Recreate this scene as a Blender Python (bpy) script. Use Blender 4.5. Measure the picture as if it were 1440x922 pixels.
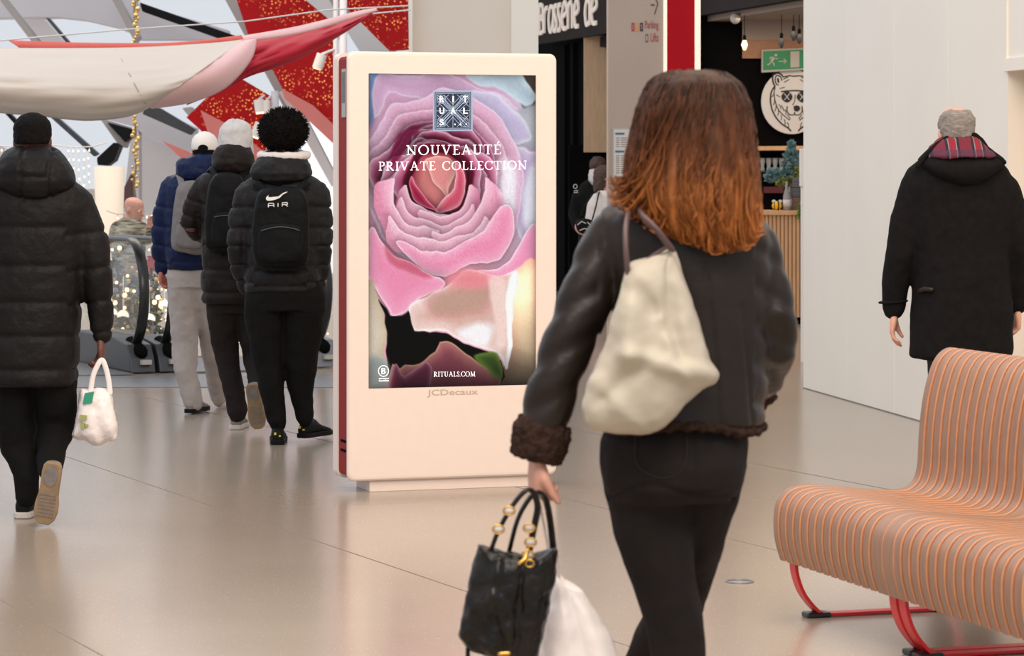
import bpy, bmesh, math, random
import numpy as np
from mathutils import Vector, Matrix, noise

random.seed(7)
PI = math.pi
scene = bpy.context.scene
COL = scene.collection
for o in list(bpy.data.objects):
    bpy.data.objects.remove(o)

# ------------------------------------------------------------------ camera, sky, lights, exposure
F, CX, CY, EYE = 4000.0, 720.0, 246.0, 1.52        # focal length in px, principal column, horizon row, eye height (m)
cd = bpy.data.cameras.new('camera')
cam = bpy.data.objects.new('camera', cd)
COL.objects.link(cam)
cam.location = (0, 0, EYE)
cam.rotation_euler = (PI / 2, 0, 0)
cd.sensor_width = 36.0
cd.lens = 36.0 * F / 1440.0
cd.shift_x = 0.0
cd.shift_y = -(461.0 - CY) / 1440.0
cd.clip_end = 400
cd.dof.use_dof = True
cd.dof.focus_distance = 13.4
cd.dof.aperture_fstop = 9.0
scene.camera = cam

world = bpy.data.worlds.new('sky')
scene.world = world
world.use_nodes = True
wn = world.node_tree
wn.nodes.clear()
wo = wn.nodes.new('ShaderNodeOutputWorld')
wb = wn.nodes.new('ShaderNodeBackground')
wb.inputs['Color'].default_value = (0.87, 0.91, 0.98, 1)
wb.inputs['Strength'].default_value = 0.82
wn.links.new(wb.outputs[0], wo.inputs[0])

vs = scene.view_settings
vs.view_transform = 'Standard'
vs.look = 'None'
vs.gamma = 1.0
vs.use_curve_mapping = False
vs.exposure = 0.0


def area(name, loc, rot, sx, sy, power, color):
    d = bpy.data.lights.new(name, 'AREA')
    d.shape = 'RECTANGLE'
    d.size, d.size_y = sx, sy
    d.energy = power
    d.color = color
    o = bpy.data.objects.new(name, d)
    o.location = loc
    o.rotation_euler = rot
    COL.objects.link(o)
    return o


# the mall's own ceiling lighting: warm luminaire fields high over the concourse, daylight roof at the left
area('ceiling_light_over_concourse', (0.5, 7.5, 6.0), (math.radians(12), 0, 0), 6, 5, 340, (1.0, 0.84, 0.69))
area('ceiling_light_over_entrance', (0.5, 1.5, 6.5), (math.radians(38), 0, 0), 7, 3, 540, (1.0, 0.87, 0.75))
area('roof_daylight', (-6.0, 17.0, 7.5), (0, math.radians(-30), 0), 8, 10, 260, (0.86, 0.92, 1.0))
area('warm_downlights_by_kiosk', (1.6, 10.5, 5.6), (0, 0, 0), 2.5, 3.5, 90, (1.0, 0.72, 0.46))
area('bar_ceiling_light', (3.2, 30.0, 3.2), (0, 0, 0), 1.6, 1.6, 26, (1.0, 0.78, 0.55))
area('spot_field_over_atrium', (-4.0, 27.0, 5.5), (0, 0, 0), 6, 4, 220, (1.0, 0.85, 0.7))


# ------------------------------------------------------------------ helpers
def P(px, py, Y):
    return Vector(((px - CX) / F * Y, Y, EYE - (py - CY) / F * Y))


def lin(c):
    c = c / 255.0
    return c / 12.92 if c <= 0.04045 else ((c + 0.055) / 1.055) ** 2.4


def C(r, g, b):
    return (lin(r), lin(g), lin(b), 1.0)


def mat(name, col, rough=0.6, metal=0.0, spec=0.5, emit=None, estr=0.0, noise_amt=0.0, nscale=20.0, col2=None,
        bump=0.0, bscale=60.0, stretch=(1, 1, 1), sheen=0.0, coat=0.0, trans=0.0, alpha=1.0):
    m = bpy.data.materials.new(name)
    m.use_nodes = True
    nt = m.node_tree
    b = nt.nodes['Principled BSDF']
    b.inputs['Base Color'].default_value = col
    b.inputs['Roughness'].default_value = rough
    b.inputs['Metallic'].default_value = metal
    b.inputs['Specular IOR Level'].default_value = spec
    b.inputs['Sheen Weight'].default_value = sheen
    b.inputs['Coat Weight'].default_value = coat
    b.inputs['Transmission Weight'].default_value = trans
    b.inputs['Alpha'].default_value = alpha
    if emit:
        b.inputs['Emission Color'].default_value = emit
        b.inputs['Emission Strength'].default_value = estr
    tc = nt.nodes.new('ShaderNodeTexCoord')
    mp = nt.nodes.new('ShaderNodeMapping')
    mp.inputs['Scale'].default_value = stretch
    nt.links.new(tc.outputs['Object'], mp.inputs[0])
    n = nt.nodes.new('ShaderNodeTexNoise')
    n.inputs['Scale'].default_value = nscale
    n.inputs['Detail'].default_value = 4
    nt.links.new(mp.outputs[0], n.inputs['Vector'])
    mx = nt.nodes.new('ShaderNodeMix')
    mx.data_type = 'RGBA'
    c2 = col2 if col2 else tuple(min(1, x * (1 - noise_amt)) for x in col[:3]) + (1,)
    mx.inputs[6].default_value = col
    mx.inputs[7].default_value = c2
    rp = nt.nodes.new('ShaderNodeMapRange')
    rp.inputs[1].default_value = 0.35
    rp.inputs[2].default_value = 0.65
    nt.links.new(n.outputs['Fac'], rp.inputs[0])
    nt.links.new(rp.outputs[0], mx.inputs[0])
    nt.links.new(mx.outputs[2], b.inputs['Base Color'])
    if bump > 0:
        nb = nt.nodes.new('ShaderNodeTexNoise')
        nb.inputs['Scale'].default_value = bscale
        nb.inputs['Detail'].default_value = 3
        nt.links.new(mp.outputs[0], nb.inputs['Vector'])
        bp = nt.nodes.new('ShaderNodeBump')
        bp.inputs['Strength'].default_value = bump
        bp.inputs['Distance'].default_value = 0.01
        nt.links.new(nb.outputs['Fac'], bp.inputs['Height'])
        nt.links.new(bp.outputs[0], b.inputs['Normal'])
    return m


def tag(o, label=None, cat=None, group=None, kind=None):
    if label:
        o['label'] = label
    if cat:
        o['category'] = cat
    if group:
        o['group'] = group
    if kind:
        o['kind'] = kind
    return o


WM = {}


def empty(name, label, cat, loc=(0, 0, 0), rotz=0.0, group=None, kind=None):
    o = bpy.data.objects.new(name, None)
    o.empty_display_size = 0.1
    o.location = loc
    o.rotation_euler = (0, 0, rotz)
    COL.objects.link(o)
    WM[o] = Matrix.Translation(Vector(loc)) @ Matrix.Rotation(rotz, 4, 'Z')
    return tag(o, label, cat, group, kind)


def link_mesh(name, me, material, parent=None, local=False, smooth=True):
    """link a mesh authored in world (or, local=True, in its parent's) coordinates"""
    mats = material if isinstance(material, (list, tuple)) else [material]
    if len(me.materials):
        me.materials.clear()
    for m in mats:
        me.materials.append(m)
    o = bpy.data.objects.new(name, me)
    me.name = name
    if parent is not None:
        if not local:
            me.transform(WM[parent].inverted())
        o.parent = parent
        WM[o] = WM[parent]
    else:
        co = np.empty(len(me.vertices) * 3)
        me.vertices.foreach_get('co', co)
        co = co.reshape(-1, 3)
        c = Vector((float((co[:, 0].min() + co[:, 0].max()) / 2), float((co[:, 1].min() + co[:, 1].max()) / 2), float(co[:, 2].min())))
        me.transform(Matrix.Translation(-c))
        o.location = c
        WM[o] = Matrix.Translation(c)
    COL.objects.link(o)
    me.polygons.foreach_set('use_smooth', [bool(smooth)] * len(me.polygons))
    return o


class MB:
    def __init__(self):
        self.v = []
        self.f = []
        self.m = []
        self.mi = 0

    def add(self, vs_, fs_):
        n = len(self.v)
        self.v += [tuple(x) for x in vs_]
        self.f += [tuple(i + n for i in f) for f in fs_]
        self.m += [self.mi] * len(fs_)
        return self

    def box(self, a, b, M=None):
        x0, y0, z0 = a
        x1, y1, z1 = b
        vs_ = [Vector(p) for p in ((x0, y0, z0), (x1, y0, z0), (x1, y1, z0), (x0, y1, z0), (x0, y0, z1), (x1, y0, z1), (x1, y1, z1), (x0, y1, z1))]
        if M is not None:
            vs_ = [M @ p for p in vs_]
        return self.add(vs_, [(3, 2, 1, 0), (4, 5, 6, 7), (0, 1, 5, 4), (1, 2, 6, 5), (2, 3, 7, 6), (3, 0, 4, 7)])

    def rings(self, rs, cap=True, closed=False):
        n = len(rs[0])
        vs_ = [p for r in rs for p in r]
        fs_ = []
        R = len(rs)
        for i in range(R if closed else R - 1):
            k = (i + 1) % R
            for j in range(n):
                fs_.append((i * n + j, i * n + (j + 1) % n, k * n + (j + 1) % n, k * n + j))
        if cap and not closed:
            fs_.append(tuple(range(n - 1, -1, -1)))
            fs_.append(tuple((R - 1) * n + j for j in range(n)))
        return self.add(vs_, fs_)

    def tube(self, pts, rad, n=12, flat=1.0, up=None, ends=True, closed=False):
        pts = [Vector(p) for p in pts]
        if not isinstance(rad, (list, tuple)):
            rad = [rad] * len(pts)
        rad = list(rad)
        if ends and not closed:                                 # rounded ends
            d0 = (pts[0] - pts[1]).normalized()
            d1 = (pts[-1] - pts[-2]).normalized()
            a, ra, b_, rb = pts[0], rad[0], pts[-1], rad[-1]
            pts = [a + d0 * ra * .97, a + d0 * ra * .7] + pts + [b_ + d1 * rb * .7, b_ + d1 * rb * .97]
            rad = [ra * .24, ra * .71] + rad + [rb * .71, rb * .24]
        N = len(pts)
        tang = []
        for i in range(N):
            if closed:
                t = pts[(i + 1) % N] - pts[i - 1]
            else:
                t = pts[min(i + 1, N - 1)] - pts[max(i - 1, 0)]
            tang.append(t.normalized())
        nrm = Vector(up) if up else (Vector((0, 0, 1)) if abs(tang[0].z) < 0.8 else Vector((1, 0, 0)))
        rs = []
        for i in range(N):
            t = tang[i]
            nrm = (nrm - t * nrm.dot(t))
            if nrm.length < 1e-6:
                nrm = t.orthogonal()
            nrm.normalize()
            bn = t.cross(nrm)
            rs.append([pts[i] + nrm * (math.cos(2 * PI * j / n) * rad[i] * flat) + bn * (math.sin(2 * PI * j / n) * rad[i]) for j in range(n)])
        return self.rings(rs, closed=closed)

    def ell(self, c, r, n=16, m=10, M=None):
        c = Vector(c)
        if not isinstance(r, (tuple, list)):
            r = (r, r, r)
        rs = []
        for i in range(m + 1):
            th = PI * (i + 0.02) / (m + 0.04)
            ring = []
            for j in range(n):
                p = Vector((r[0] * math.sin(th) * math.cos(2 * PI * j / n), r[1] * math.sin(th) * math.sin(2 * PI * j / n), -r[2] * math.cos(th)))
                ring.append(c + (M @ p if M is not None else p))
            rs.append(ring)
        return self.rings(rs)

    def prism(self, poly, vec, M=None):
        """planar polygon (3-D points) extruded along vec"""
        vec = Vector(vec)
        n = len(poly)
        vs_ = [Vector(p) for p in poly] + [Vector(p) + vec for p in poly]
        if M is not None:
            vs_ = [M @ p for p in vs_]
        fs_ = [tuple(range(n)), tuple(range(2 * n - 1, n - 1, -1))]
        for i in range(n):
            j = (i + 1) % n
            fs_.append((i, i + n, j + n, j))
        return self.add(vs_, fs_)

    def ribbon(self, pts, w, fn, th=0.002, closed=False):
        """flat stroke: 2-D points, widths, fn(x, y, d) -> 3-D ; d = 0 is the surface, th stands proud of it"""
        N = len(pts)
        if not isinstance(w, (list, tuple)):
            w = [w] * N
        L, R_ = [], []
        for i in range(N):
            if closed:
                a, b = pts[i - 1], pts[(i + 1) % N]
            else:
                a, b = pts[max(i - 1, 0)], pts[min(i + 1, N - 1)]
            dx, dy = b[0] - a[0], b[1] - a[1]
            l = math.hypot(dx, dy) or 1
            nx, ny = -dy / l * w[i] / 2, dx / l * w[i] / 2
            L.append((pts[i][0] + nx, pts[i][1] + ny))
            R_.append((pts[i][0] - nx, pts[i][1] - ny))
        rs = [[fn(L[i][0], L[i][1], 0), fn(R_[i][0], R_[i][1], 0), fn(R_[i][0], R_[i][1], th), fn(L[i][0], L[i][1], th)] for i in range(N)]
        return self.rings(rs, closed=closed)

    def mesh(self):
        me = bpy.data.meshes.new('m')
        me.from_pydata([tuple(p) for p in self.v], [], self.f)
        me.update()
        me.polygons.foreach_set('material_index', self.m)
        bm = bmesh.new()
        bm.from_mesh(me)
        bmesh.ops.recalc_face_normals(bm, faces=bm.faces)
        bm.to_mesh(me)
        bm.free()
        return me

    def build(self, name, material, parent=None, local=False, smooth=False, label=None, bevel=0.0, seg=2, autosmooth=False, subsurf=0):
        me = self.mesh()
        o = link_mesh(name, me, material, parent, local, smooth)
        if label:
            o['label'] = label
        if bevel > 0:
            md = o.modifiers.new('bevel', 'BEVEL')
            md.width = bevel
            md.segments = seg
            md.limit_method = 'ANGLE'
            md.angle_limit = math.radians(40)
        if subsurf:
            md = o.modifiers.new('sub', 'SUBSURF')
            md.levels = md.render_levels = subsurf
        return o


def fuse(mb, voxel=0.008, smooth=4, fac=0.5):
    """union of the overlapping solids in mb as one continuous skin"""
    me = mb.mesh()
    o = bpy.data.objects.new('tmp', me)
    COL.objects.link(o)
    r = o.modifiers.new('r', 'REMESH')
    r.mode = 'VOXEL'
    r.voxel_size = voxel
    r.adaptivity = 0
    if smooth:
        s = o.modifiers.new('s', 'SMOOTH')
        s.iterations = smooth
        s.factor = fac
    dg = bpy.context.evaluated_depsgraph_get()
    dg.update()
    out = bpy.data.meshes.new_from_object(o.evaluated_get(dg))
    bpy.data.objects.remove(o)
    return out


def getco(me):
    co = np.empty(len(me.vertices) * 3)
    me.vertices.foreach_get('co', co)
    return co.reshape(-1, 3)


def getno(me):
    no = np.empty(len(me.vertices) * 3)
    me.vertices.foreach_get('normal', no)
    return no.reshape(-1, 3)


def displace(me, amount):
    co = getco(me)
    no = getno(me)
    co = co + no * amount[:, None]
    me.vertices.foreach_set('co', co.ravel())
    me.update()


def fbm(co, scale, seed=0.0, oct_=3):
    out = np.empty(len(co))
    s = np.array(scale) if isinstance(scale, (tuple, list)) else np.array([scale] * 3)
    q = co * s + seed
    for i in range(len(co)):
        out[i] = noise.fractal(Vector(q[i]), 1.0, 2.0, oct_)
    return out


def wrinkle(me, amp, scale, seed=0.0, oct_=3):
    displace(me, fbm(getco(me), scale, seed, oct_) * amp)


def quilt(me, segs, depth, sharp=0.5):
    """segs: (A, B, weight, [seam positions 0..1], seam half width m): sews channels into a padded garment"""
    co = getco(me)
    best = np.full(len(co), 1e9)
    disp = np.zeros(len(co))
    for A, B, w, seams, hw in segs:
        A = np.array(A)
        B = np.array(B)
        d = B - A
        L2 = d @ d
        t = ((co - A) @ d) / L2
        tc = np.clip(t, 0, 1)
        dist = np.linalg.norm(co - (A + tc[:, None] * d), axis=1) / w
        L = math.sqrt(L2)
        dd = np.min(np.abs(t[:, None] - np.array(seams)[None, :]), axis=1) * L
        di = -depth * np.exp(-(dd / hw) ** 1.2)
        sel = dist < best
        best[sel] = dist[sel]
        disp[sel] = di[sel]
    displace(me, disp)


def sil(mb, Y, rows, n=28, power=2.3):
    """stack of level super-elliptic sections; row = (py, x left px, x right px, half depth m, dy m)"""
    rs = []
    for py, xl, xr, hd, dy in rows:
        c = P((xl + xr) / 2, py, Y + dy)
        a = (xr - xl) / 2 / F * (Y + dy)
        ring = []
        for j in range(n):
            th = 2 * PI * j / n
            cx, sx = math.cos(th), math.sin(th)
            ring.append(c + Vector((a * math.copysign(abs(cx) ** (2 / power), cx), hd * math.copysign(abs(sx) ** (2 / power), sx), 0)))
        rs.append(ring)
    return mb.rings(rs)


def limb(mb, Y, pts, n=16, flat=1.0):
    """pts: (px, py, dy, radius px)"""
    return mb.tube([P(a, b, Y + d) for a, b, d, r in pts], [r / F * (Y + d) for a, b, d, r in pts], n=n, flat=flat)


def pillow(mb, loop, t, fn, steps=7, power=2.2, back=True):
    """soft solid from a 2-D outline: fn(x, y, d) -> 3-D"""
    cx = sum(p[0] for p in loop) / len(loop)
    cy = sum(p[1] for p in loop) / len(loop)
    rs = []
    ss = [1 - (i / steps) ** 1.6 for i in range(steps)] + [0.02]
    front = [(s, t * (1 - s ** power) ** (1 / power) if s < 1 else 0.0) for s in ss]
    seq = [(s, -d) for s, d in reversed(front)] + front[1:]
    for s, d in seq:
        rs.append([fn(cx + (p[0] - cx) * s, cy + (p[1] - cy) * s, d) for p in loop])
    return mb.rings(rs)


def spline(pts, n=6, closed=True):
    """Catmull-Rom through 2-D or 3-D points"""
    out = []
    N = len(pts)
    rng = range(N) if closed else range(N - 1)
    for i in rng:
        if closed:
            p0, p1, p2, p3 = pts[i - 1], pts[i], pts[(i + 1) % N], pts[(i + 2) % N]
        else:
            p0, p1, p2, p3 = pts[max(i - 1, 0)], pts[i], pts[i + 1], pts[min(i + 2, N - 1)]
        for k in range(n):
            t = k / n
            out.append(tuple(0.5 * ((2 * b) + (-a + c) * t + (2 * a - 5 * b + 4 * c - d) * t * t + (-a + 3 * b - 3 * c + d) * t ** 3) for a, b, c, d in zip(p0, p1, p2, p3)))
    if not closed:
        out.append(tuple(pts[-1]))
    return out


def text_mesh(body, size, depth=0.002, sx=1.0, shear=0.0, spacing=1.0, offset=0.0):
    cu = bpy.data.curves.new('t', 'FONT')
    cu.body = body
    cu.size = size
    cu.extrude = depth
    cu.shear = shear
    cu.space_character = spacing
    cu.offset = offset
    cu.resolution_u = 3
    o = bpy.data.objects.new('t', cu)
    COL.objects.link(o)
    dg = bpy.context.evaluated_depsgraph_get()
    dg.update()
    me = bpy.data.meshes.new_from_object(o.evaluated_get(dg))
    bpy.data.objects.remove(o)
    me.transform(Matrix.Scale(sx, 4, (1, 0, 0)))
    return me


# text lies in x (right), y (up), z (out). Stand it up: x -> u, y -> z, z -> -depth direction
def stand(me, origin, u=(1, 0, 0), out=(0, -1, 0)):
    u = Vector(u).normalized()
    w = Vector(out).normalized()
    M = Matrix(((u.x, 0, w.x, origin[0]), (u.y, 0, w.y, origin[1]), (u.z, 1, w.z, origin[2]), (0, 0, 0, 1)))
    me.transform(M)
    return me


def width_of(me):
    co = getco(me)
    return co[:, 0].min(), co[:, 0].max(), co[:, 1].min(), co[:, 1].max()


def fit_text(body, x0, x1, z0, z1, depth=0.002, **k):
    """text scaled into the rectangle x0..x1, z0..z1 of its own plane (x, y)"""
    me = text_mesh(body, 1.0, depth, **k)
    a, b, c, d = width_of(me)
    me.transform(Matrix.Translation((x0, z0, 0)) @ Matrix.Diagonal(((x1 - x0) / (b - a), (z1 - z0) / (d - c), 1, 1)) @ Matrix.Translation((-a, -c, 0)))
    return me


def copy_tree(o, parent=None):
    c = o.copy()
    COL.objects.link(c)
    if parent is not None:
        c.parent = parent
    for ch in [x for x in bpy.data.objects if x.parent == o]:
        copy_tree(ch, c)
    return c


# ------------------------------------------------------------------ materials
M = {}
M['cream'] = mat('cream_lacquer', C(235, 217, 205), 0.4, noise_amt=0.02)
M['white_wall'] = mat('white_painted_board', C(240, 232, 220), 0.55, noise_amt=0.03, nscale=1.2)
M['beige_wall'] = mat('cream_plaster', C(226, 214, 200), 0.7, noise_amt=0.05, nscale=2)
M['red_side'] = mat('dark_red_lacquer', C(142, 34, 34), 0.6, spec=.15, noise_amt=0.05)
M['black'] = mat('black_paint', C(17, 16, 16), 0.9, spec=0.03, noise_amt=0.2, nscale=3)
M['dark_fascia'] = mat('dark_grey_fascia', C(58, 52, 51), 0.9, spec=.05, noise_amt=0.1, nscale=2)
M['sign_white'] = mat('sign_letter_white', C(225, 212, 200), 0.5, emit=C(225, 205, 190), estr=0.25)
M['pillar'] = mat('greige_panel', C(180, 160, 146), 0.5, noise_amt=0.05, nscale=1.5)
M['red_panel'] = mat('red_pillar_panel', C(178, 8, 24), 0.6, spec=.15, noise_amt=0.05)
M['edge_light'] = mat('lit_edge_strip', C(250, 235, 215), 0.4, emit=C(255, 236, 214), estr=0.45)
M['wood'] = mat('pale_birch_ply', C(214, 176, 138), 0.5, noise_amt=0.16, nscale=7, stretch=(6, 6, 0.6))
M['wood_strip'] = mat('ribbed_oak', C(220, 170, 120), 0.5, noise_amt=0.15, nscale=9, stretch=(4, 4, 0.5))
M['grey_metal'] = mat('brushed_grey_metal', C(128, 130, 134), 0.35, 0.5, noise_amt=0.1)
M['dark_metal'] = mat('dark_grey_metal', C(70, 72, 76), 0.4, 0.4, noise_amt=0.15)
M['beam'] = mat('pale_grey_steel', C(222, 216, 218), 0.5, noise_amt=0.04, nscale=1)
M['beam_brown'] = mat('taupe_steel', C(180, 170, 164), 0.5, noise_amt=0.05, nscale=1)
M['black_slot'] = mat('black_gasket', C(24, 24, 26), 0.5, spec=0.12)
M['white_panel'] = mat('white_ceiling_panel', C(238, 232, 230), 0.6, noise_amt=0.04, nscale=1)
M['rubber'] = mat('black_rubber', C(26, 26, 28), 0.28, noise_amt=0.1)
M['gold'] = mat('gold_bauble', C(236, 200, 130), 0.3, 0.6, noise_amt=0.1)
M['bulb'] = mat('warm_led_bulb', C(255, 220, 160), 0.4, emit=(1.0, 0.66, 0.28, 1), estr=4.0)
M['white_wire'] = mat('white_wire', C(225, 220, 214), 0.5)
M['skin'] = mat('light_skin', C(214, 158, 136), 0.5, noise_amt=0.12, nscale=25)
M['skin_dark'] = mat('deep_brown_skin', C(96, 56, 42), 0.5, noise_amt=0.2, nscale=25)
M['skin_red'] = mat('reddened_skin', C(196, 118, 104), 0.5, noise_amt=0.2, nscale=25)
M['eye'] = mat('eye_white', C(230, 226, 220), 0.2)
M['lip'] = mat('lip', C(170, 92, 84), 0.4)
M['down_black'] = mat('black_down_nylon', C(27, 25, 25), 0.5, spec=0.12, noise_amt=0.25, nscale=6, bump=0.5, bscale=34)
M['down_black2'] = mat('charcoal_down_nylon', C(36, 35, 36), 0.5, spec=0.12, noise_amt=0.25, nscale=6, bump=0.5, bscale=34)
M['down_brown'] = mat('brown_black_down_nylon', C(34, 28, 27), 0.5, spec=0.12, noise_amt=0.25, nscale=6, bump=0.5, bscale=34)
M['down_navy'] = mat('navy_down_nylon', C(24, 35, 70), 0.45, spec=0.12, noise_amt=0.3, nscale=6, bump=0.5, bscale=34)
M['black_cloth'] = mat('black_jersey', C(20, 19, 19), 0.85, spec=0.12, noise_amt=0.2, nscale=8, bump=0.3, bscale=18)
M['dark_denim'] = mat('washed_black_denim', C(40, 35, 34), 0.85, spec=0.12, noise_amt=0.3, nscale=12, bump=0.3, bscale=260)
M['woman_jeans'] = mat('black_denim', C(38, 33, 32), 0.85, spec=0.12, noise_amt=0.3, nscale=9, bump=0.3, bscale=300)
M['grey_sweat'] = mat('grey_sweatpants_jersey', C(168, 160, 156), 0.95, noise_amt=0.12, nscale=14, bump=0.3, bscale=30)
M['wool_black'] = mat('black_wool', C(24, 22, 23), 0.95, spec=0.12, noise_amt=0.3, nscale=30, bump=0.3, bscale=200)
M['leather'] = mat('black_sheepskin_leather', C(38, 29, 23), 0.40, spec=0.28, noise_amt=0.3, nscale=5, bump=0.4, bscale=16)
M['fur'] = mat('brown_fur_trim', C(62, 45, 38), 0.95, noise_amt=0.35, nscale=60, bump=1.0, bscale=150, spec=0.1)
M['tote'] = mat('cream_pebbled_leather', C(186, 176, 158), 0.5, spec=.3, noise_amt=0.08, nscale=5, bump=0.3, bscale=12)
M['tote_strap'] = mat('taupe_leather_strap', C(92, 70, 68), 0.5, noise_amt=0.1)
M['bag_black'] = mat('black_glazed_leather', C(13, 12, 11), 0.34, spec=.28, noise_amt=0.4, nscale=14, col2=C(30, 26, 22), bump=0.8, bscale=22)
M['gold_metal'] = mat('gold_hardware', C(214, 166, 84), 0.25, 0.9)
M['plastic_bag'] = mat('white_plastic_film', C(238, 228, 224), 0.35, noise_amt=0.06, nscale=8, bump=0.5, bscale=14)
M['bag_green'] = mat('green_print', C(40, 140, 108), 0.5)
M['bag_olive'] = mat('olive_print', C(150, 156, 96), 0.5)
M['hair_black'] = mat('black_hair', C(16, 13, 12), 0.8, spec=0.12, noise_amt=0.3, nscale=60, bump=0.8, bscale=120)
M['hair_grey'] = mat('grey_hair', C(150, 142, 136), 0.7, noise_amt=0.4, nscale=50, stretch=(1, 1, 4), bump=0.6, bscale=150)
M['hair_brown'] = mat('short_brown_hair', C(74, 50, 40), 0.6, noise_amt=0.35, nscale=40, stretch=(1, 1, 0.3), bump=0.4, bscale=90)
M['white_cap'] = mat('white_cotton_cap', C(236, 228, 220), 0.8, noise_amt=0.03)
M['grey_knit'] = mat('pale_grey_jersey', C(200, 196, 194), 0.95, noise_amt=0.08, nscale=16, bump=0.4, bscale=40)
M['hoodie_white'] = mat('offwhite_fleece', C(222, 214, 210), 0.95, noise_amt=0.06)
M['pack_black'] = mat('black_polyester_bag', C(18, 18, 19), 0.6, spec=0.12, noise_amt=0.25, nscale=10, bump=0.3, bscale=22)
M['pack_grey'] = mat('grey_canvas_bag', C(124, 120, 120), 0.85, spec=0.12, noise_amt=0.14, nscale=14, bump=0.3, bscale=26)
M['logo_white'] = mat('white_print', C(236, 234, 230), 0.6)
M['shoe_black'] = mat('black_trainer_mesh', C(22, 22, 23), 0.6, spec=0.12, noise_amt=0.3, nscale=30)
M['shoe_grey'] = mat('grey_trainer_mesh', C(130, 122, 116), 0.7, noise_amt=0.25, nscale=30)
M['sole_white'] = mat('white_foam_sole', C(200, 192, 184), 0.6, noise_amt=0.12, nscale=20)
M['sole_gum'] = mat('gum_rubber_sole', C(150, 124, 92), 0.6, noise_amt=0.2, nscale=20)
M['sole_black'] = mat('black_rubber_sole', C(18, 18, 18), 0.6, spec=0.12)
M['yellow'] = mat('yellow_tab', C(214, 204, 60), 0.5)
M['sail_cream'] = mat('cream_sail_cloth', C(222, 208, 194), 0.85, noise_amt=0.03, nscale=2, bump=0.15, bscale=12, stretch=(1, 1, 5))
M['sail_pink'] = mat('pink_sail_cloth', C(248, 202, 200), 0.8, noise_amt=0.03)
M['sail_red'] = mat('red_sail_cloth', C(196, 32, 54), 0.7, noise_amt=0.1, nscale=3)
M['sail_coral'] = mat('coral_sail_edge', C(232, 112, 100), 0.8, noise_amt=0.05)
M['bench_face'] = mat('walnut_veneer', C(150, 113, 90), 0.42, noise_amt=0.22, nscale=8, stretch=(1, 14, 1))
M['bench_edge'] = mat('birch_ply_edge', C(190, 132, 94), 0.5, noise_amt=0.12, nscale=30)
M['red_metal'] = mat('red_powder_coat', C(206, 30, 36), 0.35)
M['glass'] = mat('clear_glass', C(235, 245, 240), 0.03, spec=.3, trans=1.0, alpha=0.12)
M['green_sign'] = mat('green_exit_sign', C(28, 126, 76), 0.4)
M['sign_frame'] = mat('pale_sign_frame', C(176, 170, 160), 0.5)
M['plant_blue'] = mat('blue_green_leaf', C(110, 146, 146), 0.7, noise_amt=0.25, nscale=40)
M['plant_olive'] = mat('olive_leaf', C(146, 150, 76), 0.7, noise_amt=0.3, nscale=40)
M['plant_dark'] = mat('fir_green', C(52, 70, 48), 0.8, noise_amt=0.4, nscale=30)
M['print_grey'] = mat('grey_print', C(120, 96, 84), 0.6)
M['print_red'] = mat('red_print', C(176, 70, 66), 0.6)
M['paper'] = mat('white_paper', C(214, 208, 202), 0.6)
M['print_teal'] = mat('teal_print', C(70, 116, 134), 0.6)
M['lamp_cream'] = mat('cream_planter', C(246, 232, 212), 0.5, emit=C(255, 232, 205), estr=0.28)
M['stone'] = mat('grey_stone', C(120, 112, 106), 0.6, noise_amt=0.15, nscale=3)


# ------------------------------------------------------------------ floor
def floor_material():
    m = bpy.data.materials.new('polished_terrazzo')
    m.use_nodes = True
    nt = m.node_tree
    b = nt.nodes['Principled BSDF']
    tc = nt.nodes.new('ShaderNodeTexCoord')
    n1 = nt.nodes.new('ShaderNodeTexNoise')
    n1.inputs['Scale'].default_value = 0.9
    n1.inputs['Detail'].default_value = 3
    vor = nt.nodes.new('ShaderNodeTexVoronoi')
    vor.inputs['Scale'].default_value = 48
    n2 = nt.nodes.new('ShaderNodeTexNoise')
    n2.inputs['Scale'].default_value = 130
    for x in (n1, vor, n2):
        nt.links.new(tc.outputs['Object'], x.inputs['Vector'])
    mx = nt.nodes.new('ShaderNodeMix')
    mx.data_type = 'RGBA'
    mx.inputs[6].default_value = C(168, 153, 138)
    mx.inputs[7].default_value = C(150, 135, 120)
    nt.links.new(n1.outputs['Fac'], mx.inputs[0])
    rp = nt.nodes.new('ShaderNodeMapRange')
    rp.inputs[1].default_value = 0.10
    rp.inputs[2].default_value = 0.16
    rp.inputs[3].default_value = 0.75
    rp.inputs[4].default_value = 0.0
    nt.links.new(vor.outputs['Distance'], rp.inputs[0])
    mx2 = nt.nodes.new('ShaderNodeMix')
    mx2.data_type = 'RGBA'
    mx2.inputs[7].default_value = C(200, 190, 178)
    nt.links.new(rp.outputs[0], mx2.inputs[0])
    nt.links.new(mx.outputs[2], mx2.inputs[6])
    rp2 = nt.nodes.new('ShaderNodeMapRange')
    rp2.inputs[1].default_value = 0.62
    rp2.inputs[2].default_value = 0.72
    rp2.inputs[4].default_value = 0.3
    nt.links.new(n2.outputs['Fac'], rp2.inputs[0])
    mx3 = nt.nodes.new('ShaderNodeMix')
    mx3.data_type = 'RGBA'
    mx3.inputs[7].default_value = C(126, 112, 100)
    nt.links.new(rp2.outputs[0], mx3.inputs[0])
    nt.links.new(mx2.outputs[2], mx3.inputs[6])
    nt.links.new(mx3.outputs[2], b.inputs['Base Color'])
    b.inputs['Roughness'].default_value = 0.20
    b.inputs['Specular IOR Level'].default_value = 0.85
    b.inputs['Coat Weight'].default_value = 0.0
    b.inputs['Coat Roughness'].default_value = 0.12
    return m


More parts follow.
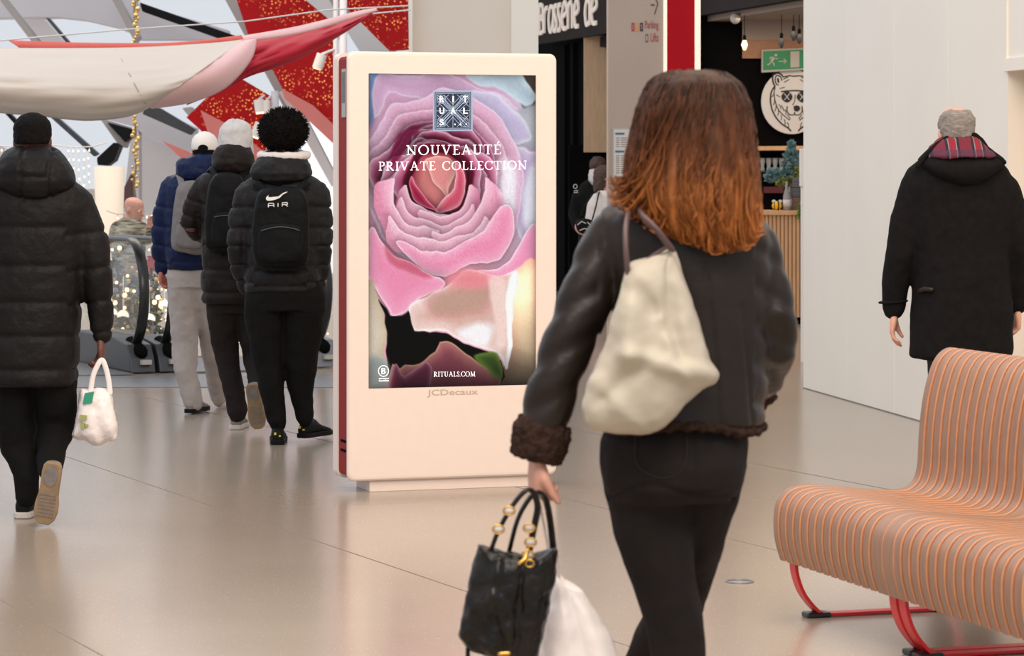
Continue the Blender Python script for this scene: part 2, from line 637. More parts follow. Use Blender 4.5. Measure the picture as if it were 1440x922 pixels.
M['floor'] = floor_material()
fb = MB()
fb.add([(-9, -4, 0), (12, -4, 0), (12, 40, 0), (0.55, 40, 0), (-0.35, 22.6, 0), (-9, 22.6, 0)], [(0, 1, 2, 3, 4, 5)])
fb.add([(-9, -4, -.3), (12, -4, -.3), (12, 40, -.3), (0.55, 40, -.3), (-0.35, 22.6, -.3), (-9, 22.6, -.3)], [(5, 4, 3, 2, 1, 0)])
n0 = 0
for i in range(6):
    j = (i + 1) % 6
    fb.add([fb.v[i], fb.v[j], fb.v[6 + j], fb.v[6 + i]], [(0, 1, 2, 3)])
floor = fb.build('floor', M['floor'])
floor['kind'] = 'structure'
M['joint'] = mat('floor_joint', C(128, 114, 102), 0.5)
for k in range(-2, 3):
    d = Vector((0.41, -0.91, 0)).normalized()
    nn = Vector((0.91, 0.41, 0)).normalized()
    c = Vector((-2.38, 15.3, 0)) + nn * (1.6 * k)
    j = MB()
    a, b_ = c - d * 9, c + d * 15
    if a.y > 21:
        a = c - d * ((21 - c.y) / 0.91)
    j.prism([a - nn * .0025, b_ - nn * .0025, b_ + nn * .0025, a + nn * .0025], (0, 0, 0.0012))
    j.build('floor_joint', M['joint'], floor)
th = MB()
th.box((-9, 20.35, 0), (-0.95, 21.45, 0.006))
tag(th.build('trim_1', M['grey_metal'], bevel=0.003), kind='structure')

# floor socket ring
fs = MB()
c = P(1040, 818, 6080 / (818 - 246.0))
c.z = 0.0
fs.tube([c + Vector((0.05 * math.cos(a), 0.05 * math.sin(a), 0.002)) for a in [2 * PI * i / 24 for i in range(24)]], 0.004, n=6, closed=True)
tag(fs.build('floor_socket', M['grey_metal'], smooth=True), 'small round metal socket ring set into the stone floor left of the bench', 'floor socket')

# ------------------------------------------------------------------ white partition wall at the right
W0 = Vector((2.08, 20.3, 0))
WD = Vector((0.158, -0.987, 0)).normalized()
WN = Vector((0.987, 0.158, 0)).normalized()


def wp(s, z, d=0.0):
    return W0 + WD * s + WN * d + Vector((0, 0, z))


wr = MB()
H = 4.2
S1, S2, S3 = 4.42, 5.35, 11.0
for (a, b_, z0, z1) in ((0, S1, 0, H), (S1, S2, 2.10, H), (S2, S3, 0, H)):
    wr.prism([wp(a, z0), wp(b_, z0), wp(b_, z1), wp(a, z1)], WN * 0.16)
tag(wr.build('wall_right', M['white_wall']), kind='structure')
M['seam'] = mat('board_seam', C(190, 184, 180), 0.6)
sm = MB()
for s in (1.12, 2.22, 3.32):
    sm.prism([wp(s, 0), wp(s + .006, 0), wp(s + .006, H), wp(s, H)], WN * -0.0015)
sm.prism([wp(S1 - .02, 2.14), wp(S1 + .01, 2.14), wp(S1 + .01, H), wp(S1 - .02, H)], WN * -0.012)
sm.prism([wp(S1 - .02, 2.10), wp(S2, 2.10), wp(S2, 2.17), wp(S1 - .02, 2.17)], WN * -0.02)
tag(sm.build('trim_2', M['white_wall']), kind='structure')
bs = MB()
bs.prism([wp(0.0, 0), wp(S1, 0), wp(S1, 0.006), wp(0.0, 0.006)], WN * -0.004)
tag(bs.build('baseboard_right', M['stone']), kind='structure')
dr = MB()
dr.prism([wp(S1, 0, .16), wp(S2, 0, .16), wp(S2, 2.1, .16), wp(S1, 2.1, .16)], WN * 0.04)
dr.prism([wp(S1, 0, .12), wp(S1 + .05, 0, .12), wp(S1 + .05, 2.1, .12), wp(S1, 2.1, .12)], WN * 0.04)
dro = tag(dr.build('door_1', mat('cream_door', C(222, 200, 172), 0.5)), kind='structure')
dh = MB()
dh.tube([wp(S2 - .1, 1.02, .15), wp(S2 - .1, 1.02, .10), wp(S2 - .22, 1.02, .10)], 0.01, n=8)
dh.build('door_handle', M['grey_metal'], dro, smooth=True)

# ------------------------------------------------------------------ cream back wall behind the kiosk
bw = MB()
bw.prism([P(577, -90, 24), P(719, -90, 24), Vector((P(719, 0, 24).x, 24, 0)), Vector((P(577, 0, 24).x, 24, 0))], (0, 0.3, 0))
tag(bw.build('wall_back', M['beige_wall']), kind='structure')
bw = MB()
bw.prism([P(719, -90, 23.96), P(757, -90, 23.96), Vector((P(757, 0, 23.96).x, 23.96, 0)), Vector((P(719, 0, 23.96).x, 23.96, 0))], (0, 0.4, 0))
bw.prism([P(575, -90, 23.9), P(580, -90, 23.9), Vector((P(580, 0, 23.9).x, 23.9, 0)), Vector((P(575, 0, 23.9).x, 23.9, 0))], (0, 0.5, 0))
tag(bw.build('trim_3', M['white_wall']), kind='structure')

# ------------------------------------------------------------------ brasserie facade, runs away to the left
FA = Vector((2.83, 29.0, 0))
FD = Vector((-0.27, 1.0, 0)).normalized()
FN = Vector((-1.0, -0.27, 0)).normalized()        # towards the concourse


def fpx(px):
    """distance along the facade that shows at column px"""
    k = (px - CX) / F
    # FA.x + FD.x s = k (FA.y + FD.y s)
    return (k * FA.y - FA.x) / (FD.x - k * FD.y)


def fp(s, z, d=0.0):
    return FA + FD * s + FN * d + Vector((0, 0, z))


def fz(px, py):
    s = fpx(px)
    Y = FA.y + FD.y * s
    return EYE - (py - CY) / F * Y


fc = MB()
sA, sB, sC = fpx(757), fpx(823), fpx(858)
sE = fpx(985)
fc.prism([fp(sB, 0), fp(sA + 7, 0), fp(sA + 7, 5), fp(sB, 5)], FN * -0.3)
fc.prism([fp(sE, 3.3), fp(sB, 3.3), fp(sB, 5), fp(sE, 5)], FN * -0.3)
for a in (fpx(800), fpx(812)):
    fc.prism([fp(a, 0), fp(a + .12, 0), fp(a + .12, 3.2), fp(a, 3.2)], FN * 0.06)
tag(fc.build('wall_facade', M['black']), kind='structure')
# interior walls: plywood panel over a dark lobby
fi = MB()
fi.box((0.72, 36.0, 0), (2.6, 36.2, 1.9))
fi.prism([fp(sE, 3.45, -.31), fp(sB + 1, 3.45, -.31), fp(sB + 1, 3.45, -.31) + Vector((2, 0, 0)), fp(sE, 3.45, -.31) + Vector((2, 0, 0))], (0, 0, .15))
fi.box((1.9, 31.4, 0), (2.05, 36, 3.5))
tag(fi.build('wall_lobby', M['black']), kind='structure')
pw = MB()
pw.prism([P(821, 214, 35.6), P(860, 214, 35.6), P(860, 50, 35.6), P(821, 50, 35.6)], (0, .06, 0))
tag(pw.build('plywood_panel', M['wood'], bevel=.004), 'pale plywood panel hanging above the dark brasserie lobby', 'wall panel')

# fascia sign of the brasserie
sg = empty('shop_sign', 'dark fascia sign lettered Brasserie de in thin white letters', 'sign', tuple(fp(fpx(776), 3.2, .12)))
s0, s1 = fpx(776), fpx(900)
zb = fz(778, 62)
fm = MB()
fm.prism([fp(s0, zb, .1), fp(s1, zb, .1), fp(s1, zb + 1.1, .1), fp(s0, zb + 1.1, .1)], FN * 0.08)
fm.prism([fp(s0, zb - .12, -.15), fp(s1, zb - .12, -.15), fp(s1, zb, -.15), fp(s0, zb, -.15)], FN * 0.1)
fm.build('fascia_board', M['dark_fascia'], sg)
xa, xb = 0.0, fpx(778) - fpx(853.5)


def sign_map(x, y, d):
    return fp(fpx(778) - x, fz(778, 48) + y, .18 + d)


LH = 0.385
stroke = 0.075
L = MB()


def ltr(pts, x0, w, n=6, wd=stroke):
    q = spline([(x0 + a * w, b * LH) for a, b in pts], n, closed=False)
    L.ribbon(q, wd, sign_map, 0.02)


tot = xb
def lx(px):
    return fpx(778) - fpx(px)
def seg(p0, p1, pts, wd=stroke, n=6):
    ltr(pts, lx(p0), lx(p1) - lx(p0), n, wd)
seg(778, 783.5, [(0, 0), (0, 1)], 0.06, 1)
seg(778, 783.5, [(0, 1), (.8, .93), (.85, .62), (.1, .54)], .055)
seg(778, 783.5, [(.1, .54), (.9, .45), (.95, .08), (0, .02)], .055)
seg(785, 789.5, [(0, 0), (0, .82)], .06, 1)
seg(785, 789.5, [(0, .6), (.4, .8), (1, .84)], .06)
seg(791, 798, [(1, .8), (.4, .84), (.05, .5), (.2, .08), (.6, .04), (.95, .4)], .055)
seg(791, 798, [(1, .84), (1, .3), (1.1, 0)], .055)
for a, b in ((799, 803), (804.5, 808.5)):
    seg(a, b, [(1, .85), (.3, .83), (.1, .62), (.9, .3), (.7, .04), (0, .02)], .06)
seg(810, 817, [(.1, .42), (.95, .56), (.8, .88), (.4, .85), (.05, .45), (.3, .06), (.95, .04)], .055)
seg(819, 824, [(0, 0), (0, .84)], .06, 1)
seg(819, 824, [(0, .6), (.4, .82), (1, .86)], .06)
seg(825, 825.6, [(0, 0), (0, .8)], .06, 1)
seg(827.5, 834, [(.1, .42), (.95, .56), (.8, .88), (.4, .85), (.05, .45), (.3, .06), (.95, .04)], .055)
seg(843, 850, [(.95, .74), (.4, .8), (.05, .45), (.3, .04), (.95, .1)], .055)
seg(843, 850, [(1, 1.3), (1, 0)], .06, 1)
seg(852, 860, [(.1, .42), (.95, .56), (.8, .88), (.4, .85), (.05, .45), (.3, .06), (.95, .04)], .055)
L.build('sign_lettering', M['sign_white'], sg)

# ------------------------------------------------------------------ lit pillar with way-finding
PY = 26.0
pl = empty('wayfinding_pillar', 'tall greige pillar with glowing edges, a red band and directions to parking and lifts', 'pillar', (P(920, 0, PY).x, PY, 0))


def pz(x0, x1, y0=PY, d=0.4, z1=4.2, z0=0.0):
    a, b = P(x0, 0, y0).x, P(x1, 0, y0).x
    m = MB()
    m.box((a, y0, z0), (b, y0 + d, z1))
    return m


pz(855, 933).build('panel', M['pillar'], pl, bevel=.004)
pz(938, 977, PY + .02).build('red_band', M['red_panel'], pl, label='red band of the pillar')
e = pz(933, 938, PY - .02)
e.box((P(977, 0, PY).x, PY - .02, 0), (P(985, 0, PY).x, PY + .4, 4.2))
e.build('light_strip', M['edge_light'], pl, label='glowing cream edge strips')
pm = lambda x, y, d: P(x, y, PY) + Vector((0, -d, 0))
a = MB()
a.ribbon([(915, 7), (920.5, 7)], 2.2, pm, .004)
a.ribbon([(920, -6), (925, 5), (920.5, 20)], 1.6, pm, .004)
a.build('arrow', mat('dark_print', C(96, 76, 66), .6), pl)
for i, (x, col) in enumerate(((888, C(166, 60, 56)), (894, C(206, 150, 84)), (900, C(66, 46, 56)))):
    t = MB()
    t.prism([pm(x, 44, 0), pm(x + 4.2, 44, 0), pm(x + 4.2, 32, 0), pm(x, 32, 0)], (0, -.004, 0))
    o = t.build('parking_symbol', mat('symbol_ink', col, .6), pl)
    t = MB()
    for q in (35.5, 38, 40.5):
        t.ribbon([(x + 1, q), (x + 3.2, q)], .9, lambda x, y, d: pm(x, y, d + .004), .002)
    t.build('symbol_marks', M['pillar'], o)
t = MB()
t.prism([pm(907.5, 59.5, 0), pm(911.5, 59.5, 0), pm(911.5, 48, 0), pm(907.5, 48, 0)], (0, -.004, 0))
o = t.build('lift_symbol', M['print_grey'], pl)
t = MB()
t.prism([pm(908.4, 57, .004), pm(910.6, 57, .004), pm(910.6, 50.5, .004), pm(908.4, 50.5, .004)], (0, -.002, 0))
t.build('symbol_marks', M['pillar'], o)
for txt, x0, x1, y0, y1 in (('Parking', 907, 926, 43.5, 29), ('Lifts', 915, 926, 58.5, 46.5)):
    a_, b_ = P(x0, y0, PY), P(x1, y1, PY)
    me = fit_text(txt, 0, b_.x - a_.x, 0, b_.z - a_.z, 0.002)
    stand(me, (a_.x, PY - .003, a_.z))
    link_mesh('lettering', me, M['print_red'], pl, smooth=False)
nb = empty('notice_board', 'pale notice sheet with teal headings fixed to the greige pillar', 'notice', tuple(P(885, 330, PY - .02)))
t = MB()
t.prism([P(861, 300, PY), P(925, 300, PY), P(925, 180, PY), P(861, 180, PY)], (0, -.02, 0))
t.build('board', M['sign_frame'], nb, bevel=.003)
t = MB()
t.prism([pm(863, 298, .02), pm(923, 298, .02), pm(923, 182, .02), pm(863, 182, .02)], (0, -.004, 0))
t.build('sheet', M['paper'], nb)
t = MB()
pn = lambda x, y, d: pm(x, y, d + .024)
for y in (188, 213, 250):
    t = MB()
    t.ribbon([(865, y), (878, y)], 3, pn, .002)
    t.build('heading', M['print_teal'], nb)
t = MB()
for y in list(range(194, 208, 3)) + list(range(219, 245, 3)) + list(range(256, 290, 3)):
    t.ribbon([(866, y), (871, y)], .9, pn, .002)
    t.ribbon([(873, y), (882, y)], .9, pn, .002)
t.build('text_lines', M['print_grey'], nb)

# ------------------------------------------------------------------ bar
BY = 31.5
bb = MB()
bb.box((2.0, BY, 0), (4.2, BY + .2, 3.7))
tag(bb.build('wall_bar', M['black']), kind='structure')
t = MB()
t.prism([fp(-1.2, 3.22, -.01), fp(sE, 3.22, -.01), fp(sE, 3.22, -.01) + Vector((1.2, 0, 0)), Vector((4.6, 31.7, 3.22)), Vector((4.6, 27.9, 3.22))], (0, 0, .12))
tag(t.build('ceiling', mat('beige_ceiling', C(150, 132, 118), .7)), kind='structure')
t = MB()
sa, sb_ = fpx(985), fpx(1140)
zf = fz(985, 24)
t.prism([fp(sb_ - 1.2, zf, .0), fp(sa + .3, zf, .0), fp(sa + .3, 4.6, .0), fp(sb_ - 1.2, 4.6, .0)], FN * 0.12)
tag(t.build('trim_4', M['dark_fascia']), kind='structure')
t = MB()
t.prism([P(1044, 82, BY - .05), P(1140, 82, BY - .05), P(1140, 55, BY - .05), P(1044, 55, BY - .05)], (0, .04, 0))
tag(t.build('trim_5', mat('brown_ply', C(170, 122, 92), .6, noise_amt=.1)), kind='structure')
t = MB()
t.prism([P(1044, 56, BY - .06), P(1140, 56, BY - .06), P(1140, 14, BY - .06), P(1044, 14, BY - .06)], (0, .04, 0))
tag(t.build('trim_6', mat('taupe_bulkhead', C(158, 140, 126), .7)), kind='structure')
t = MB()
t.prism([P(1000, 212, BY - .3), P(1140, 211, BY - .3), P(1140, 205, BY - .3), P(1000, 206, BY - .3)], (0, .3, 0))
tag(t.build('wall_shelf', M['wood_strip'], bevel=.003), 'pale wooden shelf board under the black wall of the bar', 'shelf')

# counter
CYY = 29.0
ct = empty('bar_counter', 'bar counter fronted with vertical pale oak battens', 'counter', (P(1110, 0, CYY).x, CYY, 0))
xl, xr = P(1010, 0, CYY).x, P(1190, 0, CYY).x
ztop = EYE - (296 - CY) / F * CYY
t = MB()
t.box((xl, CYY - .04, ztop - .045), (xr, CYY + .65, ztop))
t.build('worktop', M['wood_strip'], ct, bevel=.004)
t = MB()
t.box((xl, CYY + .03, .07), (xr, CYY + .6, ztop - .045))
x = xl
while x < xr:
    t.box((x, CYY, .07), (x + .026, CYY + .03, ztop - .045))
    x += .04
t.build('batten_front', M['wood_strip'], ct)
t = MB()
t.box((xl, CYY + .05, 0), (xr, CYY + .6, .07))
t.build('kick_board', M['black'], ct)

# round sign with the bear
RY = BY - .08
rs_ = empty('round_sign', 'round white sign drawn with a bear head in dark sunglasses', 'sign', tuple(P(1110, 187, RY)))
cxs, cys, rx, ry = 1113.5, 143, 43, 45.5
t = MB()
t.prism([P(cxs + rx * math.cos(a), cys + ry * math.sin(a), RY) for a in [2 * PI * i / 56 for i in range(56)]], (0, .03, 0))
t.build('disc', M['paper'], rs_, bevel=.003)
bfn = lambda x, y, d: P(1060 + x / 6.83, 60 + y / 6.83, RY) + Vector((0, -d, 0))     # coordinates of the drawn head
ink = mat('black_ink', C(26, 24, 24), .6)
t = MB()


def ks(pts, w, n=4, closed=False):
    t.ribbon(spline(pts, n, closed), w * 1.3, bfn, .003, closed)


def mir(pts):
    return [(2 * 392 - a, b) for a, b in pts]


for f_ in (lambda p: p, mir):
    ks(f_([(285, 330), (255, 300), (205, 290), (182, 325), (185, 380), (205, 420)]), 11)
    ks(f_([(270, 365), (255, 325), (218, 318), (205, 350), (215, 395), (240, 405)]), 9)
    ks(f_([(205, 415), (170, 470), (160, 550), (175, 640), (215, 720), (270, 780), (330, 820), (358, 850)]), 11)
    ks(f_([(205, 430), (195, 480), (205, 560), (235, 640), (290, 700), (345, 745)]), 7)
    ks(f_([(230, 340), (238, 385)]), 14)
    ks(f_([(215, 500), (250, 520)]), 6)
    for (x_, y_, u_, v_) in ((180, 440, 200, 410), (172, 520, 196, 480), (186, 600, 200, 540), (200, 660, 214, 600), (230, 700, 236, 650), (262, 745, 262, 690), (300, 790, 292, 735), (335, 815, 322, 765), (280, 350, 330, 330), (290, 380, 340, 352), (250, 440, 300, 425), (240, 590, 262, 640), (262, 600, 290, 660), (300, 640, 306, 690), (320, 690, 350, 735)):
        ks(f_([(x_, y_), ((x_ + u_) / 2 + 5, (y_ + v_) / 2), (u_, v_)]), 6, 3)
ks([(285, 330), (340, 318), (392, 322), (445, 318), (500, 330)], 9)
ks([(262, 470), (392, 460), (522, 470)], 11)
for f_ in (lambda p: p, mir):
    ks(f_([(392, 665), (388, 690), (350, 692), (320, 660), (322, 610)]), 8)
ks([(372, 600), (392, 560), (398, 500)], 6)
t.build('drawing', ink, rs_)
t = MB()
for c_ in (318, 466):
    lp = [(c_ + 50 * math.cos(a) + 4 * math.cos(3 * a), 520 + 54 * math.sin(a)) for a in [2 * PI * i / 24 for i in range(24)]]
    t.prism([bfn(x, y, 0) for x, y in lp], (0, -.006, 0))
lp = [(380, 612), (410, 600), (440, 612), (446, 640), (420, 662), (390, 655)]
t.prism([bfn(x, y, 0) for x, y in lp], (0, -.006, 0))
o = t.build('sunglasses', ink, rs_, label='black lenses and nose')
t = MB()
g = lambda x, y, d: bfn(x, y, d + .006)
for c_ in (318, 466):
    t = MB()
    t.ribbon([(c_ - 26, 488), (c_ + 24, 550)], 6, g, .002)
    t.ribbon([(c_ + 26, 488), (c_ - 24, 550)], 6, g, .002)
    t.build('crossed_cutlery', M['paper'], o)

# exit sign
es = empty('exit_sign', 'green emergency exit sign with a running figure and an arrow', 'sign', tuple(P(1105, 102, RY - .05)))
t = MB()
t.prism([P(1071, 102, RY - .05), P(1136, 98, RY - .05), P(1136, 67, RY - .05), P(1071, 70, RY - .05)], (0, .05, 0))
t.build('frame', M['sign_frame'], es, bevel=.003)
ef = lambda x, y, d: P(x, y, RY - .05) + Vector((0, -d, 0))
t = MB()
t.prism([ef(1073, 98.5, 0), ef(1135, 95.5, 0), ef(1135, 69.5, 0), ef(1073, 72, 0)], (0, -.006, 0))
t.build('green_face', M['green_sign'], es)
t = MB()
g = lambda x, y, d: ef(x, y, d + .006)
t.prism([g(1091 + 2 * math.cos(a), 77.5 + 2 * math.sin(a), 0) for a in [2 * PI * i / 12 for i in range(12)]], (0, -.002, 0))
t.ribbon([(1089, 80), (1086, 84), (1084, 88)], [3.4, 3.6, 3], g, .002)
t.ribbon([(1089, 80.5), (1092, 83), (1094, 81.5)], 1.3, g, .002)
t.ribbon([(1088, 80), (1084, 80), (1082, 83)], 1.3, g, .002)
t.ribbon([(1085, 87.5), (1088.5, 89), (1088.5, 93)], 1.6, g, .002)
t.ribbon([(1084, 87.5), (1082, 90), (1079, 91)], 1.6, g, .002)
t.ribbon([(1095, 86.5), (1105, 86)], 1.2, g, .002)
t.ribbon([(1102, 82.5), (1106, 86), (1102, 89.5)], 1.2, g, .002)
t.prism([g(1111.5, 95, 0), g(1124, 94.3, 0), g(1124, 72, 0), g(1111.5, 72.6, 0)], (0, -.002, 0))
t.build('pictogram', M['sign_frame'], es)

# dome camera and pendant bulbs
t = MB()
c = P(1034, 26, 30.5)
t.ell(c, (.055, .055, .06), 14, 8)
t.box((c.x - .05, c.y - .05, c.z + .03), (c.x + .05, c.y + .05, 3.22))
tag(t.build('security_camera', M['sign_frame'], smooth=True), 'small pale dome camera under the ceiling of the bar', 'camera')
for i, (x, y, lit) in enumerate(((1047, 63, 1), (1099, 60, 0), (1116, 50, 0), (1124, 54, 0))):
    c = P(x, y, 30.2)
    r = empty('pendant_bulb', ('lit bare pendant bulb hanging by the dark post of the bar', 'unlit pendant bulb above the exit sign', 'unlit pendant bulb right of the one above the exit sign', 'unlit pendant bulb nearest the white partition')[i], 'lamp', tuple(c - Vector((0, 0, .05))))
    t = MB()
    t.tube([c - Vector((0, 0, .04)), c, c + Vector((0, 0, .05))], [.018, .034, .016], n=12)
    t.build('bulb', M['bulb'] if lit else M['dark_metal'], r, smooth=True)
    t = MB()
    t.tube([c + Vector((0, 0, .05)), c + Vector((0, 0, .09))], .018, n=10)
    t.build('bulb_holder', M['black'], r, smooth=True)
    t = MB()
    t.tube([c + Vector((0, 0, .09)), Vector((c.x, c.y, 3.22))], .004, n=6, ends=False)
    t.build('cable', M['black'], r)

# things on the counter
ZC = ztop
YC = CYY + .2


def onc(px):
    return Vector((P(px, 0, YC).x, YC, ZC))


bee = empty('bee_figurine', 'round yellow bee figurine with black stripes and white wings on the counter', 'figurine', tuple(onc(1092.5)))
c = onc(1092.5) + Vector((0, 0, .047))
t = MB()
t.ell(c, (.052, .045, .047))
t.build('body', mat('bee_yellow', C(232, 178, 30), .5), bee, smooth=True)
t = MB()
for dx in (-.026, .012):
    rr = .047 * math.sqrt(1 - (dx / .052) ** 2) + .001
    t.rings([[c + Vector((dx + q, (rr - .003) * math.cos(a), rr * math.sin(a))) for a in [2 * PI * i / 20 for i in range(20)]] for q in (-.007, .007)])
t.build('stripes', M['black'], bee, smooth=True)
t = MB()
t.ell(c + Vector((-.03, 0, .045)), (.022, .01, .017))
t.build('wing', M['paper'], bee, smooth=True)
t = MB()
t.ell(c + Vector((.035, 0, .045)), (.02, .01, .017))
t.build('wing', M['paper'], bee, smooth=True)


def lathe(mb, base, prof, n=18):
    base = Vector(base)
    mb.rings([[base + Vector((r * math.cos(2 * PI * j / n), r * math.sin(2 * PI * j / n), z)) for j in range(n)] for r, z in prof])
    return mb


for i, (px, h, lab) in enumerate(((1106, .30, 'tall clear bottle standing beside the bee figurine'), (1111, .24, 'shorter clear bottle with a white label'))):
    b0 = onc(px) + Vector((0, .05 * i, 0))
    r = empty('bottle', lab, 'bottle', tuple(b0))
    t = MB()
    lathe(t, b0, [(.034, 0), (.036, .02), (.034, h * .5), (.014, h * .75), (.012, h)])
    t.build('glass_body', mat('smoky_glass', C(150, 146, 144), .15, noise_amt=.1), r, smooth=True)
    t = MB()
    lathe(t, b0 + Vector((0, 0, .04)), [(.037, 0), (.037, .07)])
    t.build('paper_label', M['paper'], r, smooth=True)
for i, (px, z, w, col, lab) in enumerate(((1123, 0, .13, C(112, 84, 70), 'brown wooden crate at the bottom of the stack on the counter'), (1123, .14, .12, C(96, 94, 98), 'grey tin box in the middle of the counter stack'), (1122.5, .235, .10, C(104, 100, 100), 'grey box on top of the counter stack'))):
    b0 = onc(px) + Vector((0, 0, z))
    t = MB()
    hh = (.135, .09, .10)[i]
    t.box((b0.x - w / 2, b0.y, b0.z), (b0.x + w / 2, b0.y + .16, b0.z + hh))
    for q in (.25, .6):
        t.box((b0.x - w / 2 - .004, b0.y - .006, b0.z + hh * q), (b0.x + w / 2 + .004, b0.y, b0.z + hh * (q + .22)))
    tag(t.build('storage_box', mat('box_paint', col, .6, noise_amt=.3, nscale=12), bevel=.004), lab, 'box')

# potted fir arrangement
pt = empty('potted_plant', 'small blue-green fir arrangement with olive leaves behind the counter bottles', 'plant', tuple(onc(1110) + Vector((0, .25, 0))))
YP = YC + .25


def leafball(mb, c, r, n, s, flat=.35, seed=1):
    rnd = random.Random(seed)
    for i in range(n):
        d = Vector((rnd.gauss(0, 1), rnd.gauss(0, 1), rnd.gauss(0, 1))).normalized()
        p = c + Vector((d.x * r[0], d.y * r[1], d.z * r[2])) * rnd.uniform(.55, 1.0)
        e = (d + Vector((rnd.uniform(-.5, .5), rnd.uniform(-.5, .5), rnd.uniform(-.3, .6)))).normalized() * s
        sd = e.cross(Vector((rnd.uniform(-1, 1), rnd.uniform(-1, 1), rnd.uniform(-1, 1)))).normalized() * s * flat
        nn = e.cross(sd).normalized() * s * .06
        mb.add([p - e * .5, p + sd, p + e * .5, p - sd, p + nn, p - nn], [(0, 1, 4), (1, 2, 4), (2, 3, 4), (3, 0, 4), (1, 0, 5), (2, 1, 5), (3, 2, 5), (0, 3, 5)])
    return mb


t = MB()
for px, py, rr in ((1113, 205, 6), (1112, 217, 11), (1111, 230, 13), (1110, 243, 12), (1112, 254, 11)):
    leafball(t, P(px, py, YP), (rr / F * YP, .07, .06), 90, .05, .4, py)
for px, py, rr in ((1088, 243, 9), (1082, 250, 8), (1094, 246, 6)):
    leafball(t, P(px, py, YP), (rr / F * YP, .07, .05), 80, .045, .5, py)
t.build('blue_foliage', M['plant_blue'], pt)
t = MB()
for px, py, rr in ((1100, 256, 10), (1112, 254, 11), (1121, 250, 8), (1122, 240, 5)):
    leafball(t, P(px, py, YP - .04), (rr / F * YP, .08, .05), 80, .04, .5, py + 3)
t.build('olive_foliage', M['plant_olive'], pt)
t = MB()
lathe(t, (P(1110, 0, YP).x, YP, ZC), [(.035, 0), (.05, .02), (.05, .17), (.03, .22), (.02, .3)])
t.build('pot', M['dark_metal'], pt, smooth=True)
# trailing leaves at the counter's end and glasses behind
t = MB()
for i in range(6):
    leafball(t, P(1127 - i * .4, 288 + i * 3.2, CYY - .06), (.025, .02, .02), 22, .04, .4, i)
tag(t.build('trailing_plant', mat('fresh_leaf', C(96, 140, 50), .6)), 'green leaves trailing over the counter edge by the white partition', 'plant')
gl = None
for i in range(7):
    b0 = Vector((P(1063 + i * 9, 0, BY - .15).x, BY - .15, EYE - (240 - CY) / F * BY))
    if i == 0:
        t = MB()
        lathe(t, b0, [(.025, 0), (.028, .01), (.02, .05), (.03, .09), (.032, .14)])
        gl = t.build('drinking_glass', mat('pale_glassware', C(168, 164, 160), .15), smooth=True)
        g0 = gl
    else:
        g0 = gl.copy()
        COL.objects.link(g0)
        g0.location.x = b0.x
    tag(g0, 'small clear glass in the row on the back shelf of the bar', 'glass', 'glasses on the bar back shelf')
t = MB()
t.box((P(1060, 0, BY).x, BY - .25, EYE - (240 - CY) / F * BY - .015), (P(1140, 0, BY).x, BY, EYE - (240 - CY) / F * BY))
tag(t.build('glass_shelf', M['dark_metal']), 'dark shelf carrying the row of small glasses behind the bar', 'shelf')
t = MB()
c = P(1088, 267, BY - .1)
t.box((c.x - .11, c.y, c.z - .035), (c.x + .11, c.y + .06, c.z + .035))
tag(t.build('red_display', mat('dim_red_display', C(70, 22, 26), .5, emit=C(150, 30, 40), estr=.12), bevel=.004), 'dim red illuminated strip low on the dark bar wall', 'display')
# grey white thing at partition edge
t = MB()
t.prism([P(1126, 262, 23.0), P(1133, 262, 23.0), P(1133, 209, 23.0), P(1126, 209, 23.0)], (0, .12, 0))
t.box((P(1127.5, 0, 23).x, 23.02, 0), (P(1131.5, 0, 23).x, 23.1, 1.5))
tag(t.build('sign_post', M['white_wall'], bevel=.004), 'narrow white panel on a post just left of the white partition edge', 'sign post')


# ------------------------------------------------------------------ advertising kiosk
KA = math.radians(18)
KY = 6080 / (678.4 - 246 + 15.0)
KP = P(489, 0, KY)
KX = KP.x
kb = empty('advertising_kiosk', 'tall cream advertising kiosk with a glowing pink rose screen and dark red side', 'advertising kiosk', (KX, KY, 0), KA)
KW, KZ0, KZ1, KD = 1.035, 0.055, 2.112, 0.31
cx_, sx_ = math.cos(KA), math.sin(KA)


def kproj(px, py):
    """screen point on the front face -> local (x, z)"""
    k = (px - CX) / F
    u = (k * KY - KX) / (cx_ - k * sx_)
    Y = KY + u * sx_
    return u, EYE - (py - CY) / F * Y


def rrect(x0, x1, z0, z1, r, n=6):
    out = []
    for (cx, cz, a0) in ((x1 - r, z0 + r, -90), (x1 - r, z1 - r, 0), (x0 + r, z1 - r, 90), (x0 + r, z0 + r, 180)):
        for i in range(n + 1):
            a = math.radians(a0 + 90 * i / n)
            out.append((cx + r * math.cos(a), cz + r * math.sin(a)))
    return out


sx0, sz1 = kproj(518.3, 102.3)
sx1, sz0 = kproj(754, 542.5)
_, sz1b = kproj(754, 106.7)
sz1 = (sz1 + sz1b) / 2
_, sz0b = kproj(519, 544.7)
sz0 = (sz0 + sz0b) / 2
KW = kproj(783.3, 300)[0]

# front shell: rounded plate with an opening for the screen
outer = rrect(0, KW, KZ0, KZ1, 0.035)
inner = rrect(sx0, sx1, sz0, sz1, 0.004)
t = MB()
n = len(outer)
prof = [(-0.0, 0.0, .055), (0.0, 0, .02), (.004, 0, .008), (.012, 0, .001)]
rs_ = []
rs_.append([Vector((x, .022, z)) for x, z in outer])


def inset(loop, d, x0, x1, z0, z1):
    cx, cz = (x0 + x1) / 2, (z0 + z1) / 2
    hx, hz = (x1 - x0) / 2, (z1 - z0) / 2
    return [(cx + (x - cx) * (hx - d) / hx, cz + (z - cz) * (hz - d) / hz) for x, z in loop]


